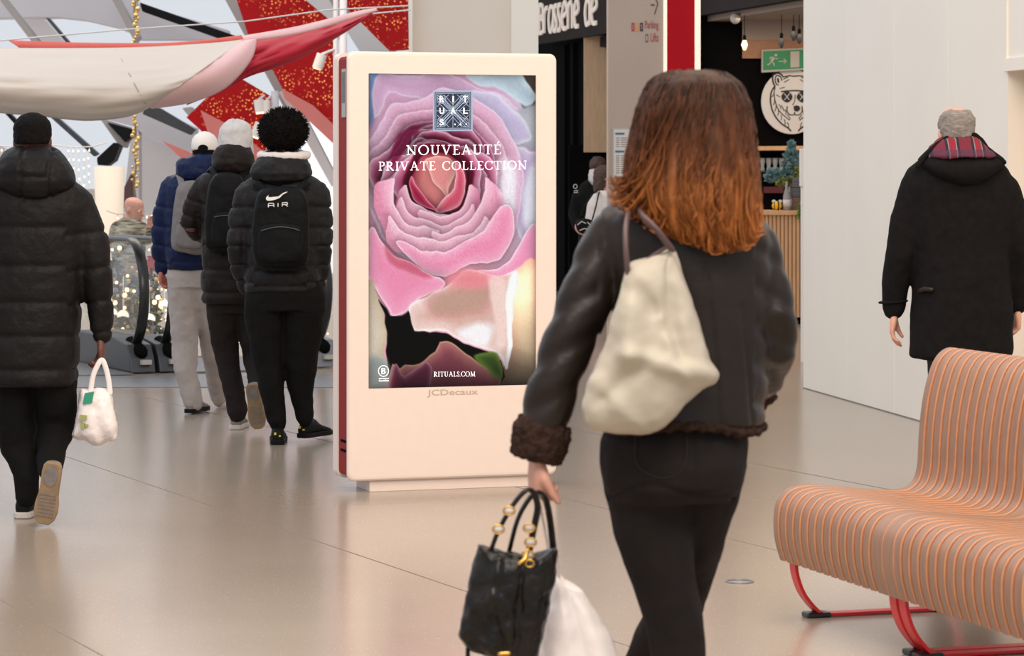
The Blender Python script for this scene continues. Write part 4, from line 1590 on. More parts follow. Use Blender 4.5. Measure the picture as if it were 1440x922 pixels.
# red sparkle panels
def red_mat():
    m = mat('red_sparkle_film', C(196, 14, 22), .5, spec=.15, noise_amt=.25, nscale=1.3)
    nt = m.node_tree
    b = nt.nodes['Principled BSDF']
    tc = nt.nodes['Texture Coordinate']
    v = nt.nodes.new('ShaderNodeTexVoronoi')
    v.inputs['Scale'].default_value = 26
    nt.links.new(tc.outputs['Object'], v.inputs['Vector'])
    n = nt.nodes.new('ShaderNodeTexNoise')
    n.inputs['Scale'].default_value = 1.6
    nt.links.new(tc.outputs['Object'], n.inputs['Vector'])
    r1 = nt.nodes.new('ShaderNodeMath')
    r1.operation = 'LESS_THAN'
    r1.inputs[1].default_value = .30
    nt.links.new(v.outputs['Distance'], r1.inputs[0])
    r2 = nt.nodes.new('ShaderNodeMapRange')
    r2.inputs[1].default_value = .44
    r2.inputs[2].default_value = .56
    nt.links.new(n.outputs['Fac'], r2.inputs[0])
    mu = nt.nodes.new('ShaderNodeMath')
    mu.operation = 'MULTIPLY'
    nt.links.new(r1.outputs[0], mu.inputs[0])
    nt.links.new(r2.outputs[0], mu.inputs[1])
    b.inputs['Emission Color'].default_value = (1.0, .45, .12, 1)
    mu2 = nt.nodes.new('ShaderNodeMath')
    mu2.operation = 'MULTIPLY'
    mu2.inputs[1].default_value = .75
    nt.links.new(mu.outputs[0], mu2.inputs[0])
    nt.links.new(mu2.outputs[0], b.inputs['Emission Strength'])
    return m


M['red_film'] = red_mat()
for poly, Y, lab in (
    ([(331, -5), (424, -5), (466, 30), (480, 50), (420, 62), (352, 58)], 37, 'red sparkling banner panel behind the top of the fabric canopy'),
    ([(470, -5), (574, -5), (575, 70), (548, 72), (506, 30), (488, 12)], 36.6, 'red sparkling banner panel beside the cream wall above the kiosk'),
    ([(380, 92), (470, 40), (470, 178), (440, 150), (398, 126)], 36, 'red sparkling banner panel between canopy tip and kiosk'),
    ([(262, 165), (310, 118), (342, 112), (382, 136), (384, 215), (330, 215), (290, 190)], 37, 'red sparkling banner panel above the grey hood and afro hair'),
):
    t = MB()
    t.prism([P(x, y, Y) for x, y in poly], (0, .05, 0))
    tag(t.build('banner_panel', M['red_film']), lab, 'banner')
M['rose_film'] = mat('rose_pink_film', C(228, 130, 122), .5, noise_amt=.15, nscale=1)
for poly, Y, lab in (
    ([(228, 198), (262, 212), (275, 218), (275, 240), (256, 224)], 37.2, 'rose pink banner strip left of the white cap'),
    ([(282, 155), (330, 180), (372, 214), (392, 260), (330, 260), (300, 210)], 36.4, 'rose pink banner strip under the red banner behind the grey hood'),
    ([(396, 124), (440, 148), (472, 178), (472, 205), (440, 175), (400, 138)], 35.9, 'rose pink banner edge running down to the kiosk top'),
):
    t = MB()
    t.prism([P(x, y, Y) for x, y in poly], (0, .05, 0))
    tag(t.build('banner_panel', M['rose_film']), lab, 'banner')

# slim grey posts behind the kiosk
for i, (a, b_, Y) in enumerate(((468.5, 476, 30), (477.5, 488, 29.6), (381, 392, 34))):
    t = MB()
    xc = (P(a, 0, Y).x + P(b_, 0, Y).x) / 2
    r = (P(b_, 0, Y).x - P(a, 0, Y).x) / 2
    ztp = P(0, (-60, -60, 128)[i], Y).z
    t.rings([[Vector((xc + r * math.cos(q), Y + r * math.sin(q), z)) for q in [2 * PI * j / 18 for j in range(18)]] for z in (-.3, ztp)])
    tag(t.build('steel_post', M['beam'], smooth=True), ('slimmer grey post of the pair behind the upper left kiosk corner', 'thicker grey post of the pair behind the upper left corner of the kiosk', 'pale grey post carrying the spotlights over the afro hair')[i], 'post')

# spotlights
for i, (x0, y0, x1, y1, Y, r) in enumerate(((453, 76, 446, 96, 29.9, .055), (363.5, 140, 366, 158, 33.9, .06), (375, 141, 375, 160, 33.9, .045), (366, 173, 358, 192, 33.9, .06))):
    a, b_ = P(x0, y0, Y), P(x1, y1, Y)
    r_ = empty('spotlight', ('white cylinder spotlight beside the top left of the kiosk', 'white lit cylinder spotlight left of the grey post', 'white cylinder spotlight against the grey post', 'lit cylinder spotlight tilted left behind the afro hair')[i], 'spotlight', tuple(b_))
    t = MB()
    t.tube([a, b_], r, n=18, ends=False)
    t.build('housing', M['white_cap'], r_, smooth=False)
    t = MB()
    dd = (b_ - a).normalized()
    t.tube([b_ + dd * .001, b_ + dd * .012], r * .8, n=18, ends=False)
    t.build('lens', mat('lit_lens', C(255, 230, 190), .4, emit=(1, .75, .45, 1), estr=4.0 if i in (1, 3) else .8), r_)
    t = MB()
    t.tube([a + Vector((0, .01, 0)), a + Vector(((.12, .06, .04, .15)[i], .08, .05))], .015, n=8)
    t.build('bracket', M['beam'], r_, smooth=True)

# ------------------------------------------------------------------ fabric canopy
sailY = 22.0
cp = empty('fabric_canopy', 'slack fabric canopy in cream, pink and red slung across the atrium', 'canopy', tuple(P(260, 60, sailY)))


def interp(cv, u):
    n = len(cv) - 1
    k = min(int(u * n), n - 1)
    f = u * n - k
    return tuple(a + (b - a) * f for a, b in zip(cv[k], cv[k + 1]))


def ruled(A, B, nu, nv, bulge, fold=0.0, seed=0, Y=sailY, yo=0.0, dep=None):
    A = spline(A, 6, False)
    B = spline(B, 6, False)
    t = MB()
    vs_ = []
    for i in range(nu + 1):
        u = i / nu
        a, b = interp(A, u), interp(B, u)
        for j in range(nv + 1):
            v = j / nv
            x = a[0] + (b[0] - a[0]) * v
            y = a[1] + (b[1] - a[1]) * v
            d = -bulge * math.sin(PI * v * .8) + fold * noise.noise(Vector((u * 4 + seed, v * 14, 0))) + yo
            if dep:
                d = dep(u, v)
            vs_.append(P(x, y, Y + d))
    fs_ = [(i * (nv + 1) + j, (i + 1) * (nv + 1) + j, (i + 1) * (nv + 1) + j + 1, i * (nv + 1) + j + 1) for i in range(nu) for j in range(nv)]
    return t.add(vs_, fs_)


def cloth(name, t, mt, parent, label=None):
    o = t.build(name, mt, parent, smooth=True, label=label)
    md = o.modifiers.new('thick', 'SOLIDIFY')
    md.thickness = .006
    return o


cloth('cream_cloth', ruled([(-70, 66), (10, 68), (100, 68.5), (200, 67), (300, 61), (344, 56)], [(-70, 150), (0, 158), (60, 163), (122, 169), (180, 163), (213, 149)], 60, 26, .9, .045), M['sail_cream'], cp)
cloth('pink_cloth', ruled([(342, 57), (299, 88), (255, 119), (210, 149)], [(361, 55), (352, 85), (318, 122), (270, 143), (213, 152)], 30, 12, .25, dep=lambda u, v: -.9 * math.sin(PI * u * .8) * (1 - .5 * v) + .012 - .1 * math.sin(PI * v)), M['sail_pink'], cp)
cloth('red_cloth', ruled([(361, 56), (400, 50), (450, 38), (490, 27), (524, 17)], [(262, 147), (310, 128), (350, 108), (420, 82), (480, 48), (524, 18)], 40, 14, .3, .10, 5, yo=.5), M['sail_red'], cp, 'red end of the canopy')
cloth('edge_cloth', ruled([(12, 57), (60, 59), (150, 61), (250, 60), (340, 50)], [(30, 69), (60, 69), (150, 69), (250, 66), (345, 57)], 40, 3, .02, .01, 7, yo=.45), M['sail_coral'], cp, 'coral edge seen above the cream cloth')
cloth('hem_cloth', ruled([(340, 51), (400, 41), (450, 30), (500, 17), (530, 12)], [(344, 58), (400, 51), (450, 40), (500, 24), (530, 15)], 30, 3, .02, .01, 8, yo=.0), M['sail_pink'], cp, 'pink rolled hem of the red cloth')
t = MB()
SA = spline([(-70, 66), (10, 68), (100, 68.5), (200, 67), (300, 61), (344, 56)], 6, False)
SB = spline([(-70, 150), (0, 158), (60, 163), (122, 169), (180, 163), (213, 149)], 6, False)
sp_ = []
for k_ in range(15):
    v = k_ / 14
    xt = 161 + 51 * v ** .9
    best = min(range(401), key=lambda q: abs(interp(SA, q / 400)[0] * (1 - v) + interp(SB, q / 400)[0] * v - xt))
    u = best / 400
    yy_ = interp(SA, u)[1] * (1 - v) + interp(SB, u)[1] * v
    sp_.append(P(xt, yy_, sailY - .9 * math.sin(PI * v * .8) + .045 * noise.noise(Vector((u * 4, v * 14, 0))) - .006))
t.tube(sp_, .004, n=6)
t.build('seam', mat('seam_thread', C(176, 160, 146), .8), cp)
for i, (pts, lab) in enumerate((
    ([(0, 57), (170, 42), (345, 30), (460, 14), (575, 8)], 'thin upper stay wire crossing above the fabric canopy'),
    ([(515, 20), (577, 14)], 'short stay wire running from the canopy tip to the cream wall'))):
    t = MB()
    t.tube([P(x, y, 23.5) for x, y in pts], .006, n=6)
    tag(t.build('stay_wire', M['white_wire'], smooth=True), lab, 'wire')

# gold bauble garland
gy = 27.0
gr = empty('bauble_garland', 'gold bauble garland hanging on a cord in front of the atrium', 'garland', tuple(P(190, 285, gy)))
t = MB()
gp = [P(190 + 1.2 * math.sin(i * .8), -20 + i * 6.2, gy) for i in range(50)]
t.tube(gp, .008, n=6)
t.build('cord', mat('gold_cord', C(150, 120, 70), .6), gr, smooth=True)
t = MB()
t.ell((0, 0, 0), .023, 12, 8)
bme = t.mesh()
b0 = None
rnd = random.Random(4)
for i in range(62):
    py = -10 + i * 4.45
    if py > 272:
        break
    p = P(190 + rnd.uniform(-4.2, 4.2), py, gy - rnd.uniform(0.01, .05)) - Vector(gr.location)
    if b0 is None:
        b0 = link_mesh('bauble', bme, M['gold'], gr, local=True)
        bo = b0
    else:
        bo = b0.copy()
        COL.objects.link(bo)
        bo.parent = gr
    bo.location = p
    s_ = rnd.uniform(.6, 1.15)
    bo.scale = (s_, s_, s_)

# ------------------------------------------------------------------ escalators
ES = empty('escalator', 'left-hand escalator of the pair, black handrail curving down to a dark end box', 'escalator', (P(195, 0, 21.5).x, 21.5, 0))
ED = Vector((-0.42, 0.907, 0)).normalized()
EN = Vector((0.907, 0.42, 0)).normalized()
E0 = Vector((P(203, 0, 21.75).x, 21.75, 0))         # newel front of the nearer handrail


def esc(s, n, z):
    return E0 + ED * s + EN * n + Vector((0, 0, z))


def handrail(n, s0=0.0):
    cl = []
    for a in range(-80, 91, 10):
        r = math.radians(a)
        cl.append((s0 + .36 - .36 * math.cos(r) * 1.0, .62 + .40 * math.sin(r) if a > 0 else .62 + .44 * math.sin(r)))
    cl = [(s0 + .42, .13)] + cl + [(s0 + 1.4, 1.02), (s0 + 2.2, .9), (s0 + 4.2, -.1)]
    pts = [esc(s, n, z) for s, z in cl]
    return pts


HB = .10


def escalator_side(parent, n_, mt):
    t = MB()
    t.tube(handrail(n_), .042, n=12, flat=.5, up=tuple(ED))
    t.build('handrail', M['rubber'], parent, smooth=True)
    t = MB()
    cl = [(.30, .25)] + [(.36 - .32 * math.cos(math.radians(a)), .62 + .36 * math.sin(math.radians(a))) for a in range(-60, 91, 15)] + [(1.4, .98), (2.2, .86), (2.9, .5), (2.9, -.2), (2.2, .2), (1.4, .22)]
    t.prism([esc(s, n_ - .006, z) for s, z in cl], EN * .012)
    t.build('glass_panel', M['glass'], parent)
    t = MB()
    t.prism([esc(s, n_ - HB, z) for s, z in ((.02, 0.007), (1.6, .007), (1.6, .26), (.5, .26), (.14, .22), (.06, .12))], EN * 2 * HB)
    sk = t.build('skirt_box', mt, parent, bevel=.012, seg=3)
    t = MB()
    t.tube([esc(.34, n_, .22), esc(.08, n_, .16)], .055, n=10)
    t.build('handrail_inlet', M['black'], sk, smooth=True)
    t = MB()
    t.prism([esc(.0, n_ - .02, .07), esc(.0, n_ + .06, .07), esc(.0, n_ + .06, .105), esc(.0, n_ - .02, .105)], ED * .05)
    t.build('maker_plate', M['sign_frame'], sk)


def escalator_steps(parent, a_, b_):
    t = MB()
    t.prism([esc(-.1, a_, 0.004), esc(-.1, b_, 0.004), esc(1.5, b_, .004), esc(1.5, a_, .004)], (0, 0, .01))
    t.build('landing_plate', M['grey_metal'], parent)
    for i in range(4):
        t = MB()
        s = 1.5 + .30 * i
        z = -.16 * (i + 1)
        t.prism([esc(s, a_, z - .2), esc(s + .30, a_, z - .2), esc(s + .30, a_, z), esc(s, a_, z)], EN * (b_ - a_))
        t.build('step', M['dark_metal'], parent)


escalator_side(ES, 0.0, M['dark_metal'])
escalator_side(ES, -1.2, M['dark_metal'])
escalator_steps(ES, -1.08, -.12)
E2 = empty('escalator', 'right-hand escalator of the pair, its grey end box showing beside the kiosk', 'escalator', (P(455, 0, 22.0).x, 22.0, 0))
escalator_side(E2, .23, M['dark_metal'])
escalator_side(E2, 1.5, M['grey_metal'])
escalator_steps(E2, .35, 1.38)

# far landing across the atrium, its front edge and glass parapet
t = MB()
t.box((-12, 31.0, -.45), (0.2, 45, 0))
tag(t.build('floor_1', M['beige_wall']), kind='structure')
t = MB()
t.box((-12, 44.6, -3), (1.2, 44.9, 1.3))
tag(t.build('wall_1', M['beige_wall']), kind='structure')
t = MB()
t.box((-12, 21.05, -3.2), (1.2, 45, -3.0))
tag(t.build('floor_2', M['stone']), kind='structure')
t = MB()
t.box((-12, 31.2, -3.0), (.2, 31.4, -.45))
tag(t.build('wall_2', M['beige_wall']), kind='structure')
gp_ = empty('glass_parapet', 'clear glass parapet with a thin top rail along the far landing', 'railing', (-3.5, 31.1, 0))
t = MB()
t.box((-7, 31.05, 0.0), (0.1, 31.07, .98))
t.build('glass_sheet', M['glass'], gp_)
t = MB()
t.box((-7, 31.03, .98), (0.1, 31.09, 1.02))
t.build('top_rail', M['beam'], gp_)

# Christmas display behind the glass: firs, gilded ornaments, shells, poinsettias
rnd = random.Random(11)
firs = ((161, 440, 25.6, .19, 1.28), (187, 440, 25.75, .17, 1.12), (214, 440, 25.6, .18, 1.22))
for i, (px, pb, Y, r, h) in enumerate(firs):
    b0 = P(px, pb, Y)
    b0.z = -.5
    e_ = empty('fir_tree', ('small decorated fir beside the padded coat sleeve', 'small decorated fir behind the escalator handrail', 'small decorated fir left of the grey sweatpants', 'small decorated fir mostly hidden behind the grey sweatpants')[i], 'christmas tree', tuple(b0))
    t = MB()
    for k_ in range(12):
        f_ = k_ / 12
        leafball(t, b0 + Vector((0, 0, .12 + (h - .12) * f_)), (r * (1 - f_ * .8), r * (1 - f_ * .8), h * .07), 80, .055, .3, i * 10 + k_)
    t.build('branches', M['plant_dark'], e_)
    t = MB()
    t.tube([b0, b0 + Vector((0, 0, h * .9))], .03, n=8)
    t.build('trunk', M['beam_brown'], e_, smooth=True)
    for k_ in range(26):
        f_ = .25 + rnd.random() * .7
        a = rnd.uniform(PI, 2 * PI)
        q = b0 + Vector((math.cos(a) * r * (1 - f_ * .8), math.sin(a) * r * (1 - f_ * .8), .15 + h * f_))
        t = MB()
        t.ell(q, rnd.uniform(.012, .022), 10, 6)
        t.build('bauble', M['gold'] if k_ % 3 else M['bulb'], e_, smooth=True)
shells = ((157, 441), (173, 444), (210, 449), (231, 430), (240, 446), (165, 470))
for i, (px, py) in enumerate(shells[:5]):
    c = P(px, py, 25.25)
    t = MB()
    pts = []
    n_ = 11
    for ring_ in range(2):
        pass
    for k_ in range(n_ - 1):
        a0, a1 = math.radians(200 - 220 * k_ / (n_ - 1)), math.radians(200 - 220 * (k_ + 1) / (n_ - 1))
        am = (a0 + a1) / 2
        R_ = .052
        t.add([c, c + Vector((R_ * math.cos(a0), .01, R_ * math.sin(a0))), c + Vector((R_ * 1.06 * math.cos(am), -.012, R_ * 1.06 * math.sin(am))), c + Vector((R_ * math.cos(a1), .01, R_ * math.sin(a1))), c + Vector((0, .03, 0))],
              [(0, 1, 2), (0, 2, 3), (4, 2, 1), (4, 3, 2), (0, 4, 1), (0, 3, 4)])
    t.tube([c, c + Vector((0, .02, .35))], .003, n=5)
    tag(t.build('shell_ornament', mat('pearl_white', C(244, 240, 232), .3, emit=C(255, 246, 230), estr=.5)), 'white ribbed fan ornament glowing among the lights behind the escalator glass', 'ornament', 'white fan ornaments behind the escalator')
for i, (px, py) in enumerate(((219, 366), (203, 374))):
    c = P(px, py, 25.0)
    t = MB()
    for k_ in range(14):
        a = 2 * PI * k_ / 7 + (.4 if k_ > 6 else 0)
        R_ = .09 if k_ < 7 else .055
        d_ = Vector((math.cos(a), -.2, math.sin(a)))
        s_ = Vector((-math.sin(a), 0, math.cos(a))) * R_ * .28
        t.add([c, c + d_ * R_ * .5 + s_, c + d_ * R_, c + d_ * R_ * .5 - s_, c + Vector((0, .02, 0))], [(0, 1, 2, 3), (4, 3, 2, 1)])
    tag(t.build('poinsettia', mat('poinsettia_red', C(176, 34, 36), .6)), ('red poinsettia bloom between the handrail and the navy jacket', 'red poinsettia bloom close to the black handrail')[i], 'flower')


# curtains of fairy lights: each string a thin wire with bulbs
def light_string(px, y0, y1, Y, nb, lab, grp, wob=.6):
    top, bot = P(px, y0, Y), P(px, y1, Y)
    e_ = empty('light_string', lab, 'fairy lights', tuple(bot), 0, grp)
    n_ = nb * 2
    pts = [top + (bot - top) * (k_ / n_) + Vector((rnd.uniform(-1, 1) * wob * .012, 0, 0)) for k_ in range(n_ + 1)]
    t = MB()
    t.tube(pts, .0035, n=5)
    t.build('wire', M['white_wire'], e_)
    t = MB()
    for k_ in range(1, n_, 2):
        t.ell(pts[k_], (.007, .007, .010), 8, 6)
    t.build('bulbs', M['bulb'], e_, smooth=True)


for px in (2, 9, 96, 103, 111, 118, 125):
    light_string(px, 206, 262 + rnd.uniform(-6, 10), 29.0, 5, 'string of warm fairy lights hanging against the roof beside the padded hood', 'fairy light strings by the glazed roof')
for px in (166, 178, 184, 196, 206, 213):
    light_string(px, 300 + rnd.uniform(-2, 3), 338, 27.4, 4, 'white-wired fairy light string draped under the bald man', 'fairy light strings in front of the bald man')
for i, px in enumerate((157, 162, 168, 174, 181, 187, 210, 215, 221, 227, 233, 240)):
    light_string(px, 344, 480 + rnd.uniform(-20, 0), 27.6 + rnd.uniform(-.3, .3), 9, 'golden fairy light string hanging behind the escalator glass', 'fairy light strings behind the escalator')
for i, px in enumerate((284, 289, 294, 336, 341, 346, 445, 449, 453, 457, 461)):
    light_string(px, 400, 500 + rnd.uniform(-20, 0), 30.0, 9, 'golden fairy light string on the far side seen between the walkers', 'fairy light strings between the walkers')
t = MB()
t.tube([P(x, y, 27.3) for x, y in ((150, 296), (165, 301), (180, 299), (200, 303), (216, 304))], .006, n=6)
tag(t.build('light_cable', M['white_wire'], smooth=True), 'white cable carrying the lower fairy lights in front of the bald man', 'cable')
t = MB()
t.tube([P(x, y, 29.0) for x, y in ((-20, 204), (20, 206), (60, 205), (80, 204), (100, 207), (130, 206), (150, 200))], .006, n=6)
tag(t.build('light_cable', M['white_wire'], smooth=True), 'white cable carrying the upper fairy lights beside the padded hood', 'cable')

# tapered glowing planter
b0 = Vector((P(154, 0, 29.6).x, 29.6, 0))
zt = P(0, 234, 29.6).z
pp = empty('tall_planter', 'tall tapered cream planter lit from within', 'planter', (b0.x, b0.y, -3.0))
t = MB()
lathe(t, (b0.x, b0.y, 0), [(.105, -.2), (.115, .4), (.162, zt), (.150, zt), (.148, zt - .05), (.02, zt - .06)], 36)
t.build('planter_body', M['lamp_cream'], pp, smooth=False)
t = MB()
lathe(t, (b0.x, b0.y, 0), [(.09, -3.0), (.09, -.2)], 24)
t.build('planter_foot', M['lamp_cream'], pp, smooth=True)

# ------------------------------------------------------------------ bench
BA = Vector((.954, .30, 0)).normalized()
BL = Vector((.30, -.954, 0)).normalized()
BO = Vector((.925, 9.80, 0))
ba = math.atan2(BA.y, BA.x)
be = empty('slatted_bench', 'curved bent-plywood slatted bench on red steel loop legs', 'bench', tuple(BO), ba)
# local: x = depth (BA), y = -BL, z up
prof_c = [(-.002, .195), (-.022, .26), (-.028, .33), (-.018, .395), (.022, .440), (.09, .454), (.18, .446), (.30, .432), (.42, .424), (.47, .432), (.502, .462), (.516, .52), (.520, .60), (.530, .70),
          (.548, .79), (.575, .865), (.610, .905), (.65, .915), (.69, .895), (.715, .86)]
pc = spline([(a, b) for a, b in prof_c], 4, False)


def slat(y0, y1):
    t = MB()
    th = .026
    w = abs(y1 - y0)
    rs_ = []
    N = len(pc)
    r = .0035
    sec = [(r, 0), (w - r, 0), (w, r), (w, th), (0, th), (0, r)]       # (along, depth from face)
    for i in range(N):
        a, b = pc[max(i - 1, 0)], pc[min(i + 1, N - 1)]
        dx, dz = b[0] - a[0], b[1] - a[1]
        l = math.hypot(dx, dz)
        nx, nz = dz / l, -dx / l                                      # into the board (under / behind the face)
        rs_.append([Vector((pc[i][0] + nx * d, y0 - u, pc[i][1] + nz * d)) for u, d in sec])
    t.rings(rs_)
    n_ = len(sec)
    mi = []
    for i in range(N - 1):
        for j in range(n_):
            mi.append(0 if j == 0 else 1)
    mi += [1, 1]
    t.m = mi
    return t


y = 0.0
spans = []
for mod in range(2):
    pitch = .0615
    wide = .085
    if mod == 0:
        spans.append((y, y + .045)); y += .062
    else:
        spans.append((y, y + wide - .004)); y += wide
    for k_ in range(12 if mod == 0 else 13):
        spans.append((y, y + pitch - .015)); y += pitch
    if mod == 0:
        spans.append((y, y + wide - .001)); y += wide + .001
    else:
        spans.append((y, y + .05)); y += .05
# local x axis is BA; local y axis = rotated +90deg = -BL direction roughly -> slats run towards -y
for a, b_ in spans:
    t = slat(-a, -b_)
    o = t.build('slat', [M['bench_face'], M['bench_edge']], be, local=True, smooth=True)
    o.data.set_sharp_from_angle(angle=math.radians(28))
modL = spans[13][1]
print('module length', modL, 'total', y)


def loop_leg(yc):
    c = spline([(.03, .20), (.035, .15), (.06, .085), (.105, .03), (.135, .012), (.17, .008)], 4, False) + [(.56, .008)] + spline([(.59, .012), (.625, .03), (.655, .09), (.655, .2), (.62, .34), (.56, .40)], 4, False)
    t = MB()
    rs_ = []
    N = len(c)
    for i in range(N):
        a, b = c[max(i - 1, 0)], c[min(i + 1, N - 1)]
        dx, dz = b[0] - a[0], b[1] - a[1]
        l = math.hypot(dx, dz)
        nx, nz = -dz / l * .006, dx / l * .006
        rs_.append([Vector((c[i][0] + nx, yc - .025, c[i][1] + nz)), Vector((c[i][0] + nx, yc + .025, c[i][1] + nz)), Vector((c[i][0] - nx, yc + .025, c[i][1] - nz)), Vector((c[i][0] - nx, yc - .025, c[i][1] - nz))])
    t.rings(rs_)
    for v_ in range(len(t.v)):
        t.v[v_] = (t.v[v_][0], t.v[v_][1], max(t.v[v_][2], .003))
    return t


for yc in (-.045, -(modL - .035), -(modL + .035), -(y - .045)):
    g = loop_leg(yc).build('leg_loop', M['red_metal'], be, local=True, label='red steel leg loop', bevel=.0015)
    for xx in (.115, .60):
        t = MB()
        t.box((xx - .045, yc - .03, 0), (xx + .045, yc + .03, .018))
        t.build('foot_pad', M['rubber'], g, local=True, bevel=.006)
t = MB()
for xx, zz in ((.10, .412), (.40, .385)):
    t.box((xx - .02, -y + .02, zz - .02), (xx + .02, -.02, zz + .012))
t.build('under_rail', M['dark_metal'], be, local=True)


# ------------------------------------------------------------------ people
def head_shape(mb, chin, top, yaw=0.0, tilt=0.0, face=True, wide=1.0):
    """yaw 0 looks along +Y; returns frame for hair and eyes"""
    h = (Vector(top) - Vector(chin)).length
    R = Matrix.Rotation(yaw, 4, 'Z') @ Matrix.Rotation(tilt, 4, 'X')
    Mx = Matrix.Translation(Vector(chin)) @ R @ Matrix.Scale(h, 4)
    rows = [(0.0, .12, .10, .26), (.05, .19, .17, .22), (.12, .235, .25, .15), (.22, .27, .33, .09), (.34, .30, .385, .04), (.46, .315, .42, .01), (.6, .33, .435, -.01), (.74, .33, .43, -.02), (.85, .295, .385, -.02), (.93, .22, .29, -.02), (.98, .12, .16, -.02), (1.0, .03, .04, -.02)]
    rs = []
    for z, a, b, c in rows:
        rs.append([Mx @ Vector((a * wide * math.cos(2 * PI * j / 20), c + b * math.sin(2 * PI * j / 20), z)) for j in range(20)])
    mb.rings(rs)
    if face:
        mb.tube([Mx @ Vector((0, .42, .56)), Mx @ Vector((0, .47, .44)), Mx @ Vector((0, .52, .35))], [h * .04, h * .05, h * .062], n=10)
        mb.tube([Mx @ Vector((-.13, .385, .565)), Mx @ Vector((0, .43, .575)), Mx @ Vector((.13, .385, .565))], h * .035, n=8)
        mb.ell(Mx @ Vector((0, .40, .2)), (h * .12, h * .05, h * .04))
        for s in (-1, 1):
            mb.ell(Mx @ Vector((s * .335 * wide, -.03, .45)), (h * .035, h * .075, h * .13), M=R.to_3x3())
    return Mx, h


def face_bits(root, Mx, h):
    t = MB()
    for s in (-1, 1):
        t.ell(Mx @ Vector((s * .14, .375, .505)), h * .052, 12, 8)
    e = t.build('eyes', M['eye'], root, smooth=True)
    t = MB()
    for s in (-1, 1):
        t.ell(Mx @ Vector((s * .14, .42, .505)), h * .024, 10, 6)
    t.build('irises', M['hair_black'], e, smooth=True)
    t = MB()
    t.tube([Mx @ Vector((x, .435 - abs(x) * .5, .225)) for x in (-.09, -.04, 0, .04, .09)], [h * .012, h * .02, h * .02, h * .02, h * .012], n=8)
    t.build('lips', M['lip'], root, smooth=True)


def hand_shape(mb, w, d, n, side, L=.185, curl=(.5, .5, .4)):
    k = L / .185
    w, d, n, side = Vector(w), Vector(d).normalized(), Vector(n).normalized(), Vector(side).normalized()
    side = (side - d * side.dot(d)).normalized()
    n = d.cross(side) * (1 if d.cross(side).dot(n) > 0 else -1)
    for i in range(4):
        lat = side * (.031 - .0205 * i) * k
        kn = w + d * (.088 - .004 * abs(i - 1)) * k + lat
        mb.tube([w + lat * .55, w + d * .04 * k + lat * .9, kn], [.016 * k, .0155 * k, .012 * k], n=10)
        ln = (.068, .076, .071, .056)[i] * k
        p = kn
        a = 0
        pts = [kn - d * .01 * k, kn]
        for q, (f_, c_) in enumerate(zip((.45, .3, .25), curl)):
            a += c_
            p = p + (d * math.cos(a) + n * math.sin(a)) * ln * f_
            pts.append(p)
        mb.tube(pts, [.0105 * k, .0102 * k, .0092 * k, .0082 * k, .007 * k], n=10)
    b0 = w + d * .022 * k + side * .022 * k
    b1 = b0 + (d * .75 + side * .55 + n * .3).normalized() * .042 * k
    b2 = b1 + (d * .9 + side * .1 + n * .5).normalized() * .034 * k
    b3 = b2 + (d * .8 - side * .1 + n * .7).normalized() * .026 * k
    mb.tube([b0, b1, b2, b3], [.017 * k, .0135 * k, .011 * k, .009 * k], n=10)


def body_mesh(root, J, skin, name='body', voxel=.007, hands=(), head=None, H=1.78, legs=None):
    k = H / 1.78
    t = MB()
    pel = (J['hipL'] + J['hipR']) / 2
    nk = J['neck']
    sh = (J['shL'] + J['shR']) / 2
    up = (sh - pel)
    t.tube([pel + up * .10, pel + up * .26, pel + up * .5, pel + up * .8, sh + up * .03], [.125 * k, .115 * k, .115 * k, .13 * k, .075 * k], n=18, flat=.75, up=(0, 1, 0))
    t.tube([J['shL'], (J['shL'] * .5 + sh * .5) + up * .03, sh + up * .06, (J['shR'] * .5 + sh * .5) + up * .03, J['shR']], [.045 * k, .05 * k, .055 * k, .05 * k, .045 * k], n=12)
    Mx = None
    h = .23
    if head:
        chin, top, yaw, tilt = head
        Mx, h = head_shape(t, chin, top, yaw, tilt)
        hc = Mx @ Vector((0, -.08, .3))
        t.tube([sh + up * .05, nk, hc], [.062 * k, .054 * k, .052 * k], n=14)
    for s in 'LR':
        t.tube([J['sh' + s], J['el' + s], J['wr' + s]], [.048 * k, .038 * k, .026 * k], n=12)
        if legs:
            lg_ = legs[0 if s == 'L' else 1]
            pts = [P(a, b_, legs[2] + c) for a, b_, c, q in lg_]
            t.tube([pel * .55 + pts[0] * .45 + up * .14] + pts, [.07 * k] + [max(.028, q / F * (legs[2] + c) * .72) for a, b_, c, q in lg_], n=14)
            t.tube([pts[-1], pts[-1] * .3 + J['toe' + s] * .7], [.032 * k, .022 * k], n=10)
            continue
        t.tube([pel + (J['hip' + s] - pel) * .9, J['kn' + s], J['an' + s]], [.088 * k, .054 * k, .036 * k], n=14)
        t.tube([J['an' + s], J['toe' + s]], [.036 * k, .024 * k], n=10)
    for hd in hands:
        hand_shape(t, **hd)
    me = fuse(t, voxel, 3, .45)
    o = link_mesh(name, me, skin, root)
    return o, Mx, h


